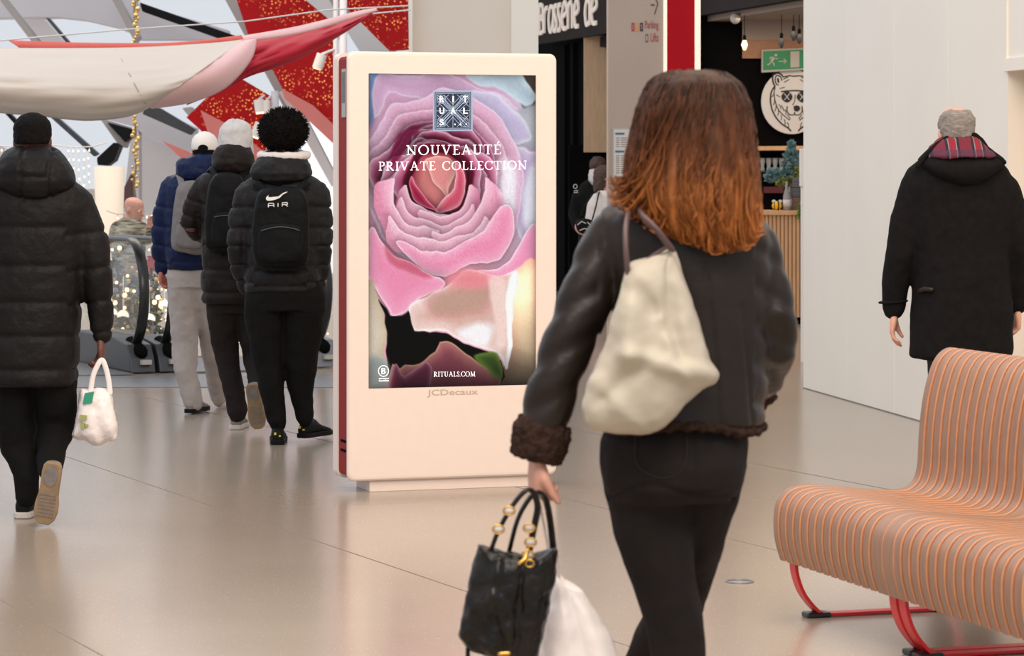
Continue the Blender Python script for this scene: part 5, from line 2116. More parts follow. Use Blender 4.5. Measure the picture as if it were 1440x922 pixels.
def shoe(root, heel, fwd, up, mu, ms, L=.285, label=None, tabs=None, pad=False):
    fwd = Vector(fwd).normalized()
    up = Vector(up)
    up = (up - fwd * up.dot(fwd)).normalized()
    x = fwd.cross(up)
    R = Matrix(((x.x, fwd.x, up.x, heel[0]), (x.y, fwd.y, up.y, heel[1]), (x.z, fwd.z, up.z, heel[2]), (0, 0, 0, 1)))
    out = [(0, .022), (.04, .034), (.15, .038), (.35, .036), (.5, .038), (.68, .047), (.82, .047), (.92, .038), (1.0, .018)]
    t = MB()
    rs = []
    for f_, a, h in ((.0, .020, .05), (.015, .030, .075), (.12, .037, .098), (.26, .038, .105), (.38, .037, .102), (.5, .039, .082), (.62, .044, .066), (.76, .047, .054), (.88, .042, .046), (.96, .030, .040), (1.0, .014, .03)):
        rs.append([R @ Vector((a * math.cos(2 * PI * j / 16), f_ * L, .018 + (h - .018) * (.5 + .5 * math.sin(2 * PI * j / 16)) if math.sin(2 * PI * j / 16) > -.2 else .018 + (h - .018) * .3 * (1 + math.sin(2 * PI * j / 16)))) for j in range(16)])
    t.rings(rs)
    s = t.build('shoe', mu, root, smooth=True, label=label, subsurf=1)
    t = MB()
    loop = [(w_ + .004, f_ * L) for f_, w_ in out] + [(-w_ - .004, f_ * L) for f_, w_ in reversed(out)]
    loop = [(a, b + (.006 if b > L * .9 else (-.004 if b < .01 else 0))) for a, b in loop]
    t.prism([R @ Vector((a, b, 0)) for a, b in loop], (R.to_3x3() @ Vector((0, 0, .028))))
    so = t.build('sole', ms, s, bevel=.005, seg=2)
    if pad:
        t = MB()
        t.prism([R @ Vector((.030 * math.cos(a), .055 + .048 * math.sin(a), -.003)) for a in [2 * PI * j / 20 for j in range(20)]], (R.to_3x3() @ Vector((0, 0, .006))))
        for q in range(7):
            t.box((-.036, L * (.50 + .06 * q), -.003), (.036, L * (.525 + .06 * q), .003), R)
        t.build('tread', M['shoe_grey'], s)
    t = MB()
    for q in range(4):
        y0 = L * (.42 + .07 * q)
        z0 = .096 - .012 * q
        t.tube([R @ Vector((-.022, y0, z0 - .006)), R @ Vector((0, y0 + .008, z0 + .003)), R @ Vector((.022, y0, z0 - .006))], .0035, n=6)
    t.build('laces', ms if mu is not M['shoe_black'] else M['shoe_black'], s, smooth=True)
    if tabs:
        t = MB()
        t.box((-.018, -.004, .055), (-.006, .004, .068), R)
        t.box((.008, -.003, .045), (.02, .005, .052), R)
        t.build('heel_tab', tabs, s)
    return s


def cap_hair(root, Mx, h, mt, rows, amp=.006, scale=40, voxel=.006, name='hair'):
    """rows in head units: (z, half width, half depth, y centre)"""
    t = MB()
    t.rings([[Mx @ Vector((a * math.cos(2 * PI * j / 24), c + b * math.sin(2 * PI * j / 24), z)) for j in range(24)] for z, a, b, c in rows])
    me = fuse(t, voxel, 3)
    if amp:
        wrinkle(me, amp, scale, 3.0)
    return link_mesh(name, me, mt, root)


def garment(name, root, t, mt, voxel=.009, smooth=6, wr=(.006, 9), segs=None, qd=.014, label=None, seed=1.0, oct_=3):
    me = fuse(t, voxel, smooth, .5)
    if segs:
        quilt(me, segs, qd)
    if wr:
        wrinkle(me, wr[0], wr[1], seed, oct_)
    o = link_mesh(name, me, mt, root)
    if label:
        o['label'] = label
    return o


V = Vector
# ================= 1. man in the long black padded coat, far left =================
Y = 12.6
p = lambda x, y, d=0.0: P(x, y, Y + d)
r = empty('person', 'person at the far left in a long black padded coat holding a white carrier bag', 'person', (p(50, 0).x, Y, 0))
LL = [(20, 530, 0, 31), (19, 585, .03, 29), (27, 630, .04, 26), (38, 666, 0, 19), (37, 700, .0, 15)]
LR = [(76, 530, 0, 33), (79, 575, .05, 30), (77, 610, .06, 25), (71, 645, -.1, 19), (69, 664, -.2, 16)]
J = dict(neck=p(46, 236), shL=p(-18, 282), shR=p(112, 282), elL=p(-38, 385), elR=p(136, 385), wrL=p(-36, 470, .05), wrR=p(142, 472, 0),
         hipL=p(22, 500), hipR=p(78, 500), knL=p(20, 622, .05), knR=p(80, 615, .08), anL=p(36, 700, .0), anR=p(70, 662, -.28), toeL=p(33, 722, .2), toeR=p(60, 716, -.2))
hand1 = dict(w=p(142, 478), d=(0.05, 0.0, -1), n=(-1, 0, 0), side=(0, 1, 0), L=.19, curl=(.7, .9, .7))
o, Mx, h = body_mesh(r, J, legs=(LL, LR, Y), skin=M['skin_dark'], head=(p(46, 234), p(46, 160), 0, 0), hands=(hand1,), voxel=.006)
face_bits(r, Mx, h)
cap_hair(r, Mx, h, M['hair_black'], [(.42, .31, .36, -.10), (.5, .345, .40, -.07), (.62, .36, .43, -.04), (.76, .36, .44, -.03), (.86, .325, .40, -.03), (.95, .24, .29, -.03), (1.01, .12, .15, -.03), (1.025, .03, .04, -.03)], .003, 60)
t = MB()
sil(t, Y, [(244, 5, 90, .10, 0), (254, -22, 106, .125, 0), (268, -33, 121, .15, 0), (290, -38, 130, .165, 0), (340, -30, 122, .17, 0), (400, -24, 116, .175, .0), (440, -24, 114, .18, 0), (490, -24, 112, .19, 0), (530, -22, 110, .195, 0), (541, -18, 106, .19, 0)])
limb(t, Y, [(105, 285, 0, 27), (128, 335, .0, 25), (137, 385, -.01, 22), (141, 430, 0, 19), (143, 468, 0, 16)])
limb(t, Y, [(-14, 285, 0, 27), (-36, 335, 0, 25), (-44, 385, .0, 22), (-44, 430, .03, 19), (-40, 468, .05, 16)])
segs = [(p(46, 262), p(46, 545), 1.35, [.20, .39, .57, .735, .90], .013), (p(118, 300), p(143, 472), 1, [.16, .45, .72, .97], .011), (p(-26, 300), p(-40, 472), 1, [.16, .45, .72, .97], .011)]
garment('padded_coat', r, t, M['down_black'], .010, 5, (.004, 14), segs, .013)
t = MB()
sil(t, Y, [(205, 22, 74, .085, .0), (212, 8, 84, .115, -.03), (222, 0, 92, .14, -.05), (238, -8, 103, .15, -.07), (255, -10, 107, .14, -.08), (266, 0, 98, .12, -.09), (276, 20, 78, .09, -.10), (280, 34, 62, .06, -.10)])
segs = [(p(31, 270, -.2), p(31, 200, -.2), 1, [-9], .01)]
me = fuse(t, .008, 5)
co = getco(me)
x1, x2 = p(29, 0, -.2).x, p(68, 0, -.2).x
zc = p(0, 249, -.2).z
back = co[:, 1] < Y - .05
dd = np.minimum(np.abs(co[:, 0] - x1), np.abs(co[:, 0] - x2))
dz = np.where((co[:, 0] > x1) & (co[:, 0] < x2), np.abs(co[:, 2] - zc), 9)
displace(me, np.where(back, -.010 * np.exp(-(np.minimum(dd, dz) / .008) ** 2), 0))
wrinkle(me, .004, 16, 2)
link_mesh('hood', me, M['down_black'], r)
t = MB()
sil(t, Y, [(470, -14, 104, .14, 0), (530, -12, 108, .14, 0)])
limb(t, Y, LL, flat=1)
limb(t, Y, LR)
garment('trousers', r, t, M['black_cloth'], .009, 5, (.008, 9))
shoe(r, p(30, 729, -.02), (.08, 1, 0), (0, 0, 1), M['shoe_black'], M['sole_white'], .29)
shoe(r, p(74, 652, -.36), (-.18, .18, -1), (.05, 1, .2), M['shoe_grey'], M['sole_gum'], .27, label='lifted trainer showing its gum sole', pad=True)

# white carrier bag in his hand
Yb = 12.55
cb = empty('carrier_bag', 'white carrier bag with a green print held by the person in the long black coat', 'bag', tuple(P(135, 627, Yb)))
bf = lambda x, y, d: P(x, y, Yb + d)
t = MB()
loop = [(113, 548), (120, 546), (136, 544), (152, 545), (159, 550), (161, 570), (166, 598), (166, 618), (150, 626), (136, 627), (118, 622), (101, 616), (100, 606), (106, 582), (110, 562)]
pillow(t, spline(loop, 3), .085, bf, 7, 3.0)
me = fuse(t, .006, 3)
co = getco(me)
fold = .016 * np.maximum(0, np.abs(((co[:, 0] * 9 + co[:, 2] * 3.1) % 1) - .5) * 2 - .3) + .02 * np.maximum(0, np.abs(((co[:, 0] * 5 - co[:, 2] * 4.3 + .3) % 1) - .5) * 2 - .5)
displace(me, -fold * .8)
wrinkle(me, .008, 12, 5)
link_mesh('bag_body', me, M['plastic_bag'], cb)
for dy in (-.03, .035):
    t = MB()
    t.tube([bf(x, y, dy) for x, y in spline([(127, 552), (131, 528), (138, 512), (143, 506), (147, 512), (152, 530), (155, 552)], 4, False)], .012, n=10, flat=.4, up=(0, 1, 0))
    t.build('bag_handle', M['plastic_bag'], cb, smooth=True)
t = MB()
t.prism([bf(x, y, -.093) for x, y in ((119, 553), (131, 551), (129, 566), (116, 568))], (0, .05, 0))
t.build('green_print', M['bag_green'], cb)
t = MB()
for q in ((112, 583, 122, 590), (113, 594, 119, 602), (120, 596, 124, 600)):
    t.prism([bf(x, y, -.090) for x, y in ((q[0], q[1]), (q[2], q[1] + 1), (q[2] - 1, q[3]), (q[0] - 1, q[3]))], (0, .05, 0))
t.build('olive_print', M['bag_olive'], cb)

# ================= 2. afro hair, black puffer and backpack =================
Y = 16.1
r = empty('person', 'person with large round black afro hair, black puffer jacket and black trousers walking away', 'person', (p(400, 0).x, Y, 0))
LL = [(373, 436, 0, 30), (375, 462, .01, 27.5), (378, 510, .03, 22), (382, 545, 0, 18), (387, 575, .0, 15), (390, 594, .0, 13)]
LR = [(429, 436, 0, 30), (425, 470, .03, 29), (421, 507, .05, 25), (423, 545, .06, 18), (427, 575, .06, 14), (429, 588, .06, 12)]
J = dict(neck=p(399, 222), shL=p(348, 268), shR=p(448, 268), elL=p(337, 335), elR=p(452, 335), wrL=p(345, 395, .08), wrR=p(447, 395, .08),
         hipL=p(378, 420), hipR=p(424, 420), knL=p(378, 510, .05), knR=p(432, 505, .05), anL=p(389, 596, .03), anR=p(430, 590, .1), toeL=p(386, 612, .2), toeR=p(440, 606, .25))
hands = (dict(w=p(345, 395, .08), d=(.2, .3, -1), n=(1, 0, 0), side=(0, 1, 0), L=.18), dict(w=p(447, 395, .08), d=(-.2, .3, -1), n=(-1, 0, 0), side=(0, 1, 0), L=.18))
o, Mx, h = body_mesh(r, J, legs=(LL, LR, Y), skin=M['skin_dark'], head=(p(399, 221), p(399, 164), 0, 0), hands=hands)
face_bits(r, Mx, h)
# afro
bm = bmesh.new()
bmesh.ops.create_icosphere(bm, subdivisions=6, radius=1.0)
c = p(398.5, 183, .0)
c.z += .0
for v in bm.verts:
    d = v.co.normalized()
    a = .121 * (1 + .05 * noise.noise(d * 2.2 + V((5, 1, 2))))
    fz_ = .013 * abs(noise.noise(d * 13)) + .014 * abs(noise.noise(d * 26 + V((3, 3, 3)))) + .006 * abs(noise.noise(d * 55))
    q = d * (a + fz_)
    v.co = c + V((q.x * 1.06, q.y * 1.0 - .005, q.z * (.92 if d.z > 0 else .98)))
me = bpy.data.meshes.new('afro')
bm.to_mesh(me)
bm.free()
ho = link_mesh('hair', me, M['hair_black'], r)
t = MB()
rnd = random.Random(2)
for i in range(900):
    d = V((rnd.gauss(0, 1), rnd.gauss(0, 1), rnd.gauss(0, 1))).normalized()
    b0 = c + V((d.x * 1.06, d.y, d.z * .95)) * .126
    e_ = (d + V((rnd.uniform(-.6, .6), rnd.uniform(-.6, .6), rnd.uniform(-.6, .6)))).normalized()
    t.tube([b0, b0 + e_ * .008, b0 + (e_ + d * .6).normalized() * .02], [.0035, .003, .0012], n=5, ends=False)
t.build('curls', M['hair_black'], ho, smooth=True)
t = MB()
sil(t, Y, [(246, 362, 438, .10, 0), (252, 348, 448, .12, 0), (262, 337, 456, .14, 0), (280, 336, 456, .155, 0), (320, 343, 452, .16, 0), (360, 345, 450, .16, 0), (395, 342, 452, .165, 0), (408, 345, 449, .155, 0), (411, 350, 444, .14, 0)])
limb(t, Y, [(348, 272, 0, 18), (338, 305, 0, 17), (333, 340, -.02, 15), (337, 375, .04, 14), (345, 402, .1, 12)])
limb(t, Y, [(447, 272, 0, 18), (452, 305, 0, 17), (455, 340, -.02, 14), (452, 375, .04, 13), (446, 402, .1, 12)])
segs = [(p(399, 262), p(399, 412), 1.35, [.04, .32, .60, .78, .93], .012), (p(340, 285), p(340, 402), 1, [.05, .3, .52, .75, .95], .010), (p(453, 285), p(450, 402), 1, [.05, .3, .52, .75, .95], .010)]
garment('puffer_jacket', r, t, M['down_black2'], .009, 4, (.006, 12), segs, .017)
t = MB()
sil(t, Y, [(214, 375, 424, .10, .0), (222, 362, 432, .13, -.01), (232, 354, 437, .15, -.03), (244, 350, 438, .15, -.05), (254, 358, 430, .13, -.06), (260, 376, 414, .09, -.06)])
garment('hood', r, t, M['down_black2'], .008, 4, (.014, 9), label='padded hood')
t = MB()
t.tube([p(399 + 32 * math.cos(a), 218 - 2 * math.sin(a), .10 * math.sin(a) - .02) for a in [2 * PI * i / 24 for i in range(24)]], .026, n=10, closed=True)
garment('hoodie_collar', r, t, M['hoodie_white'], .007, 2, (.004, 20), label='off-white hoodie collar')
t = MB()
sil(t, Y, [(395, 350, 450, .13, 0), (415, 344, 458, .145, 0), (436, 343, 459, .14, 0)])
limb(t, Y, LL)
limb(t, Y, LR)
garment('trousers', r, t, M['black_cloth'], .008, 5, (.008, 9))
shoe(r, p(390, 625, -.08), (-.05, 1, 0), (0, 0, 1), M['shoe_black'], M['sole_black'], .30, tabs=M['yellow'])
shoe(r, p(424, 616, .05), (.5, 1, 0), (0, 0, 1), M['shoe_black'], M['sole_black'], .30, tabs=M['yellow'])


def backpack(root_args, Yb, loop, t_, mt, pocket, straps, label=None):
    e_ = empty(*root_args)
    f_ = lambda x, y, d: P(x, y, Yb + d)
    t = MB()
    pillow(t, spline(loop, 4), t_, f_, 8, 4.5)
    me = fuse(t, .007, 3)
    wrinkle(me, .006, 10, 8)
    link_mesh('bag_body', me, mt, e_)
    t = MB()
    pillow(t, spline(pocket, 4), .03, lambda x, y, d: f_(x, y, d - t_ * .92), 5, 4)
    me = fuse(t, .007, 2)
    wrinkle(me, .004, 12, 9)
    pk_ = link_mesh('front_pocket', me, mt, e_)
    t = MB()
    q = sorted(pocket, key=lambda a: a[1])[:1][0][1]
    xs_ = [a[0] for a in pocket]
    t.tube([f_(x, q + 7 + 3 * ((x - sum(xs_) / len(xs_)) / 20) ** 2, -t_ * .92 - .032) for x in np.linspace(min(xs_) + 6, max(xs_) - 6, 8)], .004, n=6)
    t.build('zip', M['dark_metal'], pk_, smooth=True)
    for st in straps:
        t = MB()
        t.tube([f_(*s_) for s_ in spline(st, 4, False)], .022, n=10, flat=.35, up=(0, 1, 0.2))
        t.build('strap', mt, e_, smooth=True)
    return e_, f_


bp, bfn2 = backpack(('backpack', 'black backpack with a white swoosh and AIR print worn over the black puffer jacket', 'backpack', tuple(P(396, 375, 15.88))), 15.88,
                    [(368, 266), (396, 262), (424, 266), (433, 285), (436, 330), (434, 366), (424, 375), (396, 377), (366, 375), (356, 366), (354, 330), (359, 285)], .09, M['pack_black'],
                    [(366, 318), (396, 312), (424, 318), (427, 345), (422, 366), (396, 370), (368, 366), (362, 345)],
                    [[(372, 268, .06), (360, 256, .10), (352, 262, .22), (350, 290, .30)], [(420, 268, .06), (432, 256, .10), (440, 262, .22), (442, 290, .30)]])
sw = lambda u, v: (340 + u / 5.12, 240 + v / 5.12)
surf = lambda x, y, d: P(x, y, 15.88 - .089 - d)
t = MB()
top = spline([(196, 172), (190, 184), (200, 190), (225, 188), (262, 184), (285, 168), (305, 156), (328, 151)], 3, False)
bot = spline([(196, 172), (178, 188), (174, 203), (186, 215), (225, 212), (270, 196), (296, 172), (328, 153)], 3, False)
vs_ = []
for (a, b) in zip(top, bot):
    vs_ += [surf(*sw(*a), 0.008), surf(*sw(*b), .008)]
t.add(vs_, [(2 * i, 2 * i + 1, 2 * i + 3, 2 * i + 2) for i in range(len(top) - 1)])
vs_ = [Vector(v) + Vector((0, .02, 0)) for v in vs_]
t.add(vs_, [(2 * i, 2 * i + 2, 2 * i + 3, 2 * i + 1) for i in range(len(top) - 1)])
t.build('printed_mark', M['logo_white'], bp)
t = MB()
s3 = lambda x, y, d: surf(x, y, .006 + d)
A_ = lambda pts: [sw(a, b) for a, b in pts]
for pts in ([(191, 263), (191, 240), (196, 234), (226, 234), (231, 240), (231, 261)], [(194, 250), (229, 249)], [(261, 233), (261, 259)], [(291, 257), (291, 230), (324, 228), (331, 234), (328, 242), (294, 244)], [(312, 244), (332, 256)]):
    t.ribbon(A_(pts), 1.15, s3, .004)
t.build('printed_letters', M['logo_white'], bp)

# ================= 3. grey hood, long dark padded coat =================
Y = 17.0
r = empty('person', 'person with a pale grey hood and a dark brown padded coat in the walking group', 'person', (p(330, 0).x, Y, 0))
LL = [(314, 440, 0, 24), (316, 480, .03, 19), (322, 520, .03, 16), (330, 555, 0, 14.5), (334, 578, 0, 15)]
LR = [(350, 440, 0, 20), (354, 480, .0, 17), (356, 505, .0, 14), (360, 530, -.16, 12), (361, 545, -.24, 11)]
J = dict(neck=p(330, 232), shL=p(288, 262), shR=p(362, 262), elL=p(268, 320), elR=p(372, 325), wrL=p(292, 330, .2), wrR=p(346, 372, .3),
         hipL=p(318, 425), hipR=p(350, 425), knL=p(318, 505, .05), knR=p(352, 500, .0), anL=p(334, 580, .0), anR=p(360, 545, -.3), toeL=p(332, 594, .15), toeR=p(360, 585, -.25))
hands = (dict(w=p(292, 330, .2), d=(.5, .6, .2), n=(0, 0, 1), side=(0, 0, 1), L=.18), dict(w=p(346, 372, .3), d=(-.5, .4, -.2), n=(-1, 0, 0), side=(0, 1, 0), L=.18))
o, Mx, h = body_mesh(r, J, legs=(LL, LR, Y), skin=M['skin_dark'], head=(p(331, 226), p(331, 172), 0, 0), hands=hands)
face_bits(r, Mx, h)
t = MB()
sil(t, Y, [(167, 326, 338, .03, 0), (169, 320, 344, .06, 0), (174, 313, 350, .09, 0), (183, 308, 354, .108, -.01), (194, 307, 356, .115, -.01), (206, 307, 355, .115, -.02), (220, 306, 356, .11, -.02), (232, 300, 360, .11, -.02)])
me = fuse(t, .007, 3)
co = getco(me)
displace(me, -.006 * np.exp(-((co[:, 0] - p(331, 0).x) / .006) ** 2))
wrinkle(me, .007, 14, 4)
link_mesh('grey_hood', me, M['grey_knit'], r)
t = MB()
sil(t, Y, [(238, 300, 360, .11, 0), (246, 284, 372, .14, 0), (260, 277, 380, .155, 0), (300, 280, 376, .165, 0), (350, 284, 374, .165, 0), (390, 283, 376, .175, 0), (420, 283, 378, .18, 0), (426, 286, 374, .165, 0)])
limb(t, Y, [(290, 260, 0, 17), (274, 285, 0, 16), (267, 312, .0, 14), (276, 328, .08, 12), (290, 332, .2, 11)])
limb(t, Y, [(364, 262, 0, 17), (374, 295, 0, 16), (376, 325, .0, 14), (362, 362, .16, 12)])
segs = [(p(330, 250), p(330, 428), 1.3, [.12, .32, .52, .72, .9], .012), (p(285, 270), p(268, 318), 1, [.3, .75], .010)]
garment('padded_coat', r, t, M['down_brown'], .009, 4, (.006, 12), segs, .013)
t = MB()
sil(t, Y, [(202, 316, 346, .10, -.03), (208, 305, 353, .13, -.04), (218, 300, 358, .15, -.05), (230, 297, 360, .145, -.06), (240, 303, 352, .12, -.07), (246, 316, 342, .08, -.08)])
garment('hood', r, t, M['down_brown'], .008, 4, (.013, 9))
t = MB()
sil(t, Y, [(405, 292, 368, .13, 0), (430, 290, 366, .13, 0), (440, 291, 364, .12, 0)])
limb(t, Y, LL)
limb(t, Y, LR)
garment('jeans', r, t, M['dark_denim'], .008, 5, (.008, 10))
shoe(r, p(331, 604, -.02), (.05, 1, 0), (0, 0, 1), M['shoe_grey'], M['sole_white'], .29)
shoe(r, p(354, 541, -.34), (.12, .25, -1), (.1, 1, .25), M['shoe_grey'], M['sole_gum'], .27, label='lifted trainer with an ochre sole', pad=True)
backpack(('backpack', 'black backpack on the dark brown padded coat under the pale grey hood', 'backpack', tuple(P(316, 355, 16.78))), 16.78,
         [(302, 246), (320, 242), (338, 246), (346, 268), (348, 310), (346, 345), (336, 354), (316, 356), (296, 354), (288, 344), (287, 310), (292, 268)], .08, M['pack_black'],
         [(302, 300), (320, 296), (338, 300), (340, 325), (336, 345), (318, 348), (300, 345), (296, 325)],
         [[(304, 250, .05), (298, 236, .12), (290, 244, .24)], [(338, 250, .05), (346, 236, .12), (352, 244, .24)]])

# ================= 4. white cap, navy jacket, grey sweatpants =================
Y = 18.1
r = empty('person', 'person in a backwards white cap, navy padded jacket and light grey sweatpants', 'person', (p(270, 0).x, Y, 0))
LL = [(259, 405, 0, 24), (259, 440, .02, 22), (260, 480, .03, 19), (261, 520, 0, 16.5), (268, 548, 0, 15), (271, 565, 0, 14)]
LR = [(289, 405, 0, 21), (294, 450, .08, 18), (299, 500, .2, 14.5), (304, 540, .35, 12), (308, 562, .42, 11)]
J = dict(neck=p(282, 238), shL=p(240, 262), shR=p(305, 262), elL=p(228, 325), elR=p(312, 325), wrL=p(226, 378, .05), wrR=p(300, 372, .3),
         hipL=p(260, 400), hipR=p(290, 400), knL=p(258, 480, .05), knR=p(298, 485, .2), anL=p(268, 560, .0), anR=p(310, 562, .45), toeL=p(266, 574, .15), toeR=p(308, 568, .6))
hands = (dict(w=p(227, 378, .05), d=(-.05, .1, -1), n=(1, 0, 0), side=(0, 1, 0), L=.19, curl=(.6, .7, .5)), dict(w=p(300, 372, .3), d=(-.4, .5, -.3), n=(-1, 0, 0), side=(0, 1, 0), L=.18))
o, Mx, h = body_mesh(r, J, legs=(LL, LR, Y), skin=M['skin_red'], head=(p(288, 237), p(289, 187), 0, 0), hands=hands)
face_bits(r, Mx, h)
cap_hair(r, Mx, h, M['hair_black'], [(.1, .24, .22, -.20), (.3, .30, .34, -.16), (.5, .33, .39, -.08), (.60, .33, .40, -.04)], .006, 50)
t = MB()
pr = [(.50, .352, .43, -.01), (.56, .37, .46, -.015), (.7, .375, .465, -.02), (.84, .345, .42, -.03), (.95, .26, .32, -.03), (1.03, .12, .15, -.03), (1.05, .02, .03, -.03)]
t.rings([[Mx @ V((a * math.cos(2 * PI * j / 28), c_ + b * math.sin(2 * PI * j / 28), z)) for j in range(28)] for z, a, b, c_ in pr])
cap = t.build('cap', M['white_cap'], r, smooth=True)
t = MB()
t.rings([[Mx @ V((.14 * math.cos(a), -.40 - .10 * k_, .57 + .10 * math.sin(a))) for a in [2 * PI * j / 20 for j in range(20)]] for k_ in (0, 1)])
t.build('strap_opening', M['hair_black'], cap)
t = MB()
t.rings([[Mx @ V((.26 * math.cos(a) * (1 - k_ * .1), .38 + .30 * (.5 + .5 * math.sin(a)) * 1.0, .55 + .03 * k_)) for a in [2 * PI * j / 24 for j in range(24)]] for k_ in (0, 1)])
t.build('visor', M['white_cap'], cap)
t = MB()
sil(t, Y, [(240, 254, 300, .10, 0), (248, 240, 312, .13, 0), (262, 232, 318, .15, 0), (300, 229, 318, .16, 0), (340, 230, 316, .16, 0), (370, 232, 314, .165, 0), (379, 236, 310, .15, 0)])
limb(t, Y, [(242, 262, 0, 16), (231, 295, 0, 15.5), (225, 325, .0, 13.5), (225, 355, .03, 12), (227, 378, .05, 10)])
limb(t, Y, [(308, 262, 0, 16), (315, 295, 0, 15), (318, 330, .0, 13), (308, 366, .18, 10)])
segs = [(p(275, 252), p(275, 380), 1.3, [.12, .32, .52, .72, .9], .012), (p(240, 270), p(226, 378), 1, [.2, .45, .7, .92], .010)]
garment('padded_jacket', r, t, M['down_navy'], .009, 4, (.006, 12), segs, .012)
t = MB()
sil(t, Y, [(217, 268, 304, .09, -.03), (222, 254, 308, .12, -.04), (232, 248, 310, .135, -.05), (244, 247, 308, .13, -.06), (252, 254, 300, .10, -.07)])
garment('hood', r, t, M['down_navy'], .008, 4, (.013, 9))
t = MB()
sil(t, Y, [(372, 238, 308, .13, 0), (390, 235, 308, .135, 0), (404, 236, 307, .13, 0)])
limb(t, Y, LL)
limb(t, Y, LR)
garment('sweatpants', r, t, M['grey_sweat'], .008, 5, (.008, 10))
shoe(r, p(266, 581, -.05), (.25, 1, 0), (0, 0, 1), M['shoe_grey'], M['sole_black'], .29)
shoe(r, p(309, 571, .40), (.1, 1, 0), (0, 0, 1), M['shoe_grey'], M['sole_white'], .29)
backpack(('backpack', 'grey canvas backpack on the navy padded jacket', 'backpack', tuple(P(268, 358, 17.88))), 17.88,
         [(254, 258), (270, 253), (286, 258), (292, 275), (293, 320), (290, 350), (280, 358), (262, 356), (245, 352), (241, 340), (243, 300), (247, 272)], .08, M['pack_grey'],
         [(254, 308), (268, 304), (284, 310), (287, 330), (284, 348), (268, 350), (250, 346), (246, 328)],
         [[(256, 262, .05), (252, 246, .12), (246, 250, .24)], [(286, 262, .05), (292, 246, .12), (298, 250, .24)]])

# ================= 5. man in the duffle coat, right =================
Y = 12.9
r = empty('person', 'balding grey-haired person in a black duffle coat walking along the white partition', 'person', (p(1350, 0).x, Y, 0))
LL = [(1330, 480, 0, 27), (1330, 560, .03, 25), (1330, 620, .03, 21), (1333, 690, 0, 19)]
LR = [(1380, 480, 0, 27), (1380, 560, .1, 24), (1382, 620, .2, 20), (1383, 684, .28, 18)]
J = dict(neck=p(1346, 212), shL=p(1288, 262), shR=p(1408, 262), elL=p(1266, 355), elR=p(1432, 350), wrL=p(1256, 438, .05), wrR=p(1430, 430, .08),
         hipL=p(1330, 465), hipR=p(1378, 465), knL=p(1330, 590, .05), knR=p(1380, 585, .2), anL=p(1332, 690, .0), anR=p(1382, 682, .3), toeL=p(1330, 712, .2), toeR=p(1384, 700, .5))
hands = (dict(w=p(1258, 440, .05), d=(-.12, .05, -1), n=(1, .2, 0), side=(.15, 1, 0), L=.19, curl=(.35, .5, .4)), dict(w=p(1430, 434, .08), d=(.05, .1, -1), n=(-1, 0, 0), side=(0, 1, 0), L=.19, curl=(.7, .9, .6)))
o, Mx, h = body_mesh(r, J, legs=(LL, LR, Y), skin=M['skin'], head=(p(1344, 221, .0), p(1349, 150, .0), math.radians(10), math.radians(0)), hands=hands, voxel=.006)
face_bits(r, Mx, h)
cap_hair(r, Mx, h, M['hair_grey'], [(.28, .27, .28, -.15), (.40, .33, .36, -.10), (.54, .358, .405, -.07), (.68, .36, .42, -.06), (.79, .345, .40, -.065), (.87, .295, .33, -.09), (.925, .22, .22, -.14)], .007, 26)
t = MB()
sil(t, Y, [(216, 1312, 1392, .09, 0), (226, 1290, 1408, .11, 0), (238, 1276, 1420, .14, 0), (260, 1268, 1428, .155, 0), (300, 1272, 1424, .165, 0), (350, 1282, 1420, .17, 0), (400, 1284, 1420, .175, 0), (450, 1280, 1424, .18, 0), (490, 1277, 1424, .185, 0), (500, 1277, 1420, .18, 0), (503, 1280, 1412, .165, 0)])
limb(t, Y, [(1292, 262, 0, 26), (1276, 310, 0, 25), (1268, 355, -.01, 22), (1259, 400, .03, 19), (1256, 434, .05, 17)])
limb(t, Y, [(1408, 262, 0, 25), (1424, 305, 0, 24), (1433, 350, .0, 20), (1433, 395, .05, 18), (1431, 428, .08, 16)])
garment('duffle_coat', r, t, M['wool_black'], .009, 7, (.008, 6))
for cpx, py, yy, rr in ((1256, 424, .05, 17.6),):
    t = MB()
    c0 = p(cpx, py, yy)
    t.tube([c0 + V((rr / F * Y * math.cos(a), rr / F * Y * math.sin(a), .004 * math.cos(a))) for a in [2 * PI * i / 20 for i in range(20)]], .012, n=8, flat=.5, closed=True)
    t.build('cuff_strap', M['wool_black'], r, smooth=True)
t = MB()
t.tube([p(1294, 408, -.10), p(1300, 406, -.13), p(1310, 407, -.15)], .012, n=8)
t.build('pocket_tab', M['leather'], r, smooth=True)
t = MB()
# hood lying on the back: a pouch with a wide neck opening
sil(t, Y, [(196, 1326, 1376, .09, .02), (204, 1312, 1386, .115, .0), (214, 1300, 1398, .13, -.02), (224, 1290, 1412, .14, -.04), (232, 1293, 1413, .14, -.07), (242, 1306, 1402, .12, -.10), (252, 1326, 1388, .09, -.12), (259, 1346, 1372, .05, -.13)])
garment('duffle_hood', r, t, M['wool_black'], .008, 4, (.006, 7))
plaid = mat('plaid_wool', C(126, 34, 52), .9)
nt = plaid.node_tree
b = nt.nodes['Principled BSDF']
tc = nt.nodes['Texture Coordinate']
wv1 = nt.nodes.new('ShaderNodeTexWave')
wv1.inputs['Scale'].default_value = 2.7
wv1.bands_direction = 'X'
wv2 = nt.nodes.new('ShaderNodeTexWave')
wv2.inputs['Scale'].default_value = 3.4
wv2.bands_direction = 'Z'
for w_ in (wv1, wv2):
    nt.links.new(tc.outputs['Object'], w_.inputs['Vector'])
ra = nt.nodes.new('ShaderNodeValToRGB')
ra.color_ramp.interpolation = 'CONSTANT'
els = ra.color_ramp.elements
els[0].color = C(104, 26, 44)
els[1].position = .45
els[1].color = C(30, 24, 28)
e3 = els.new(.75)
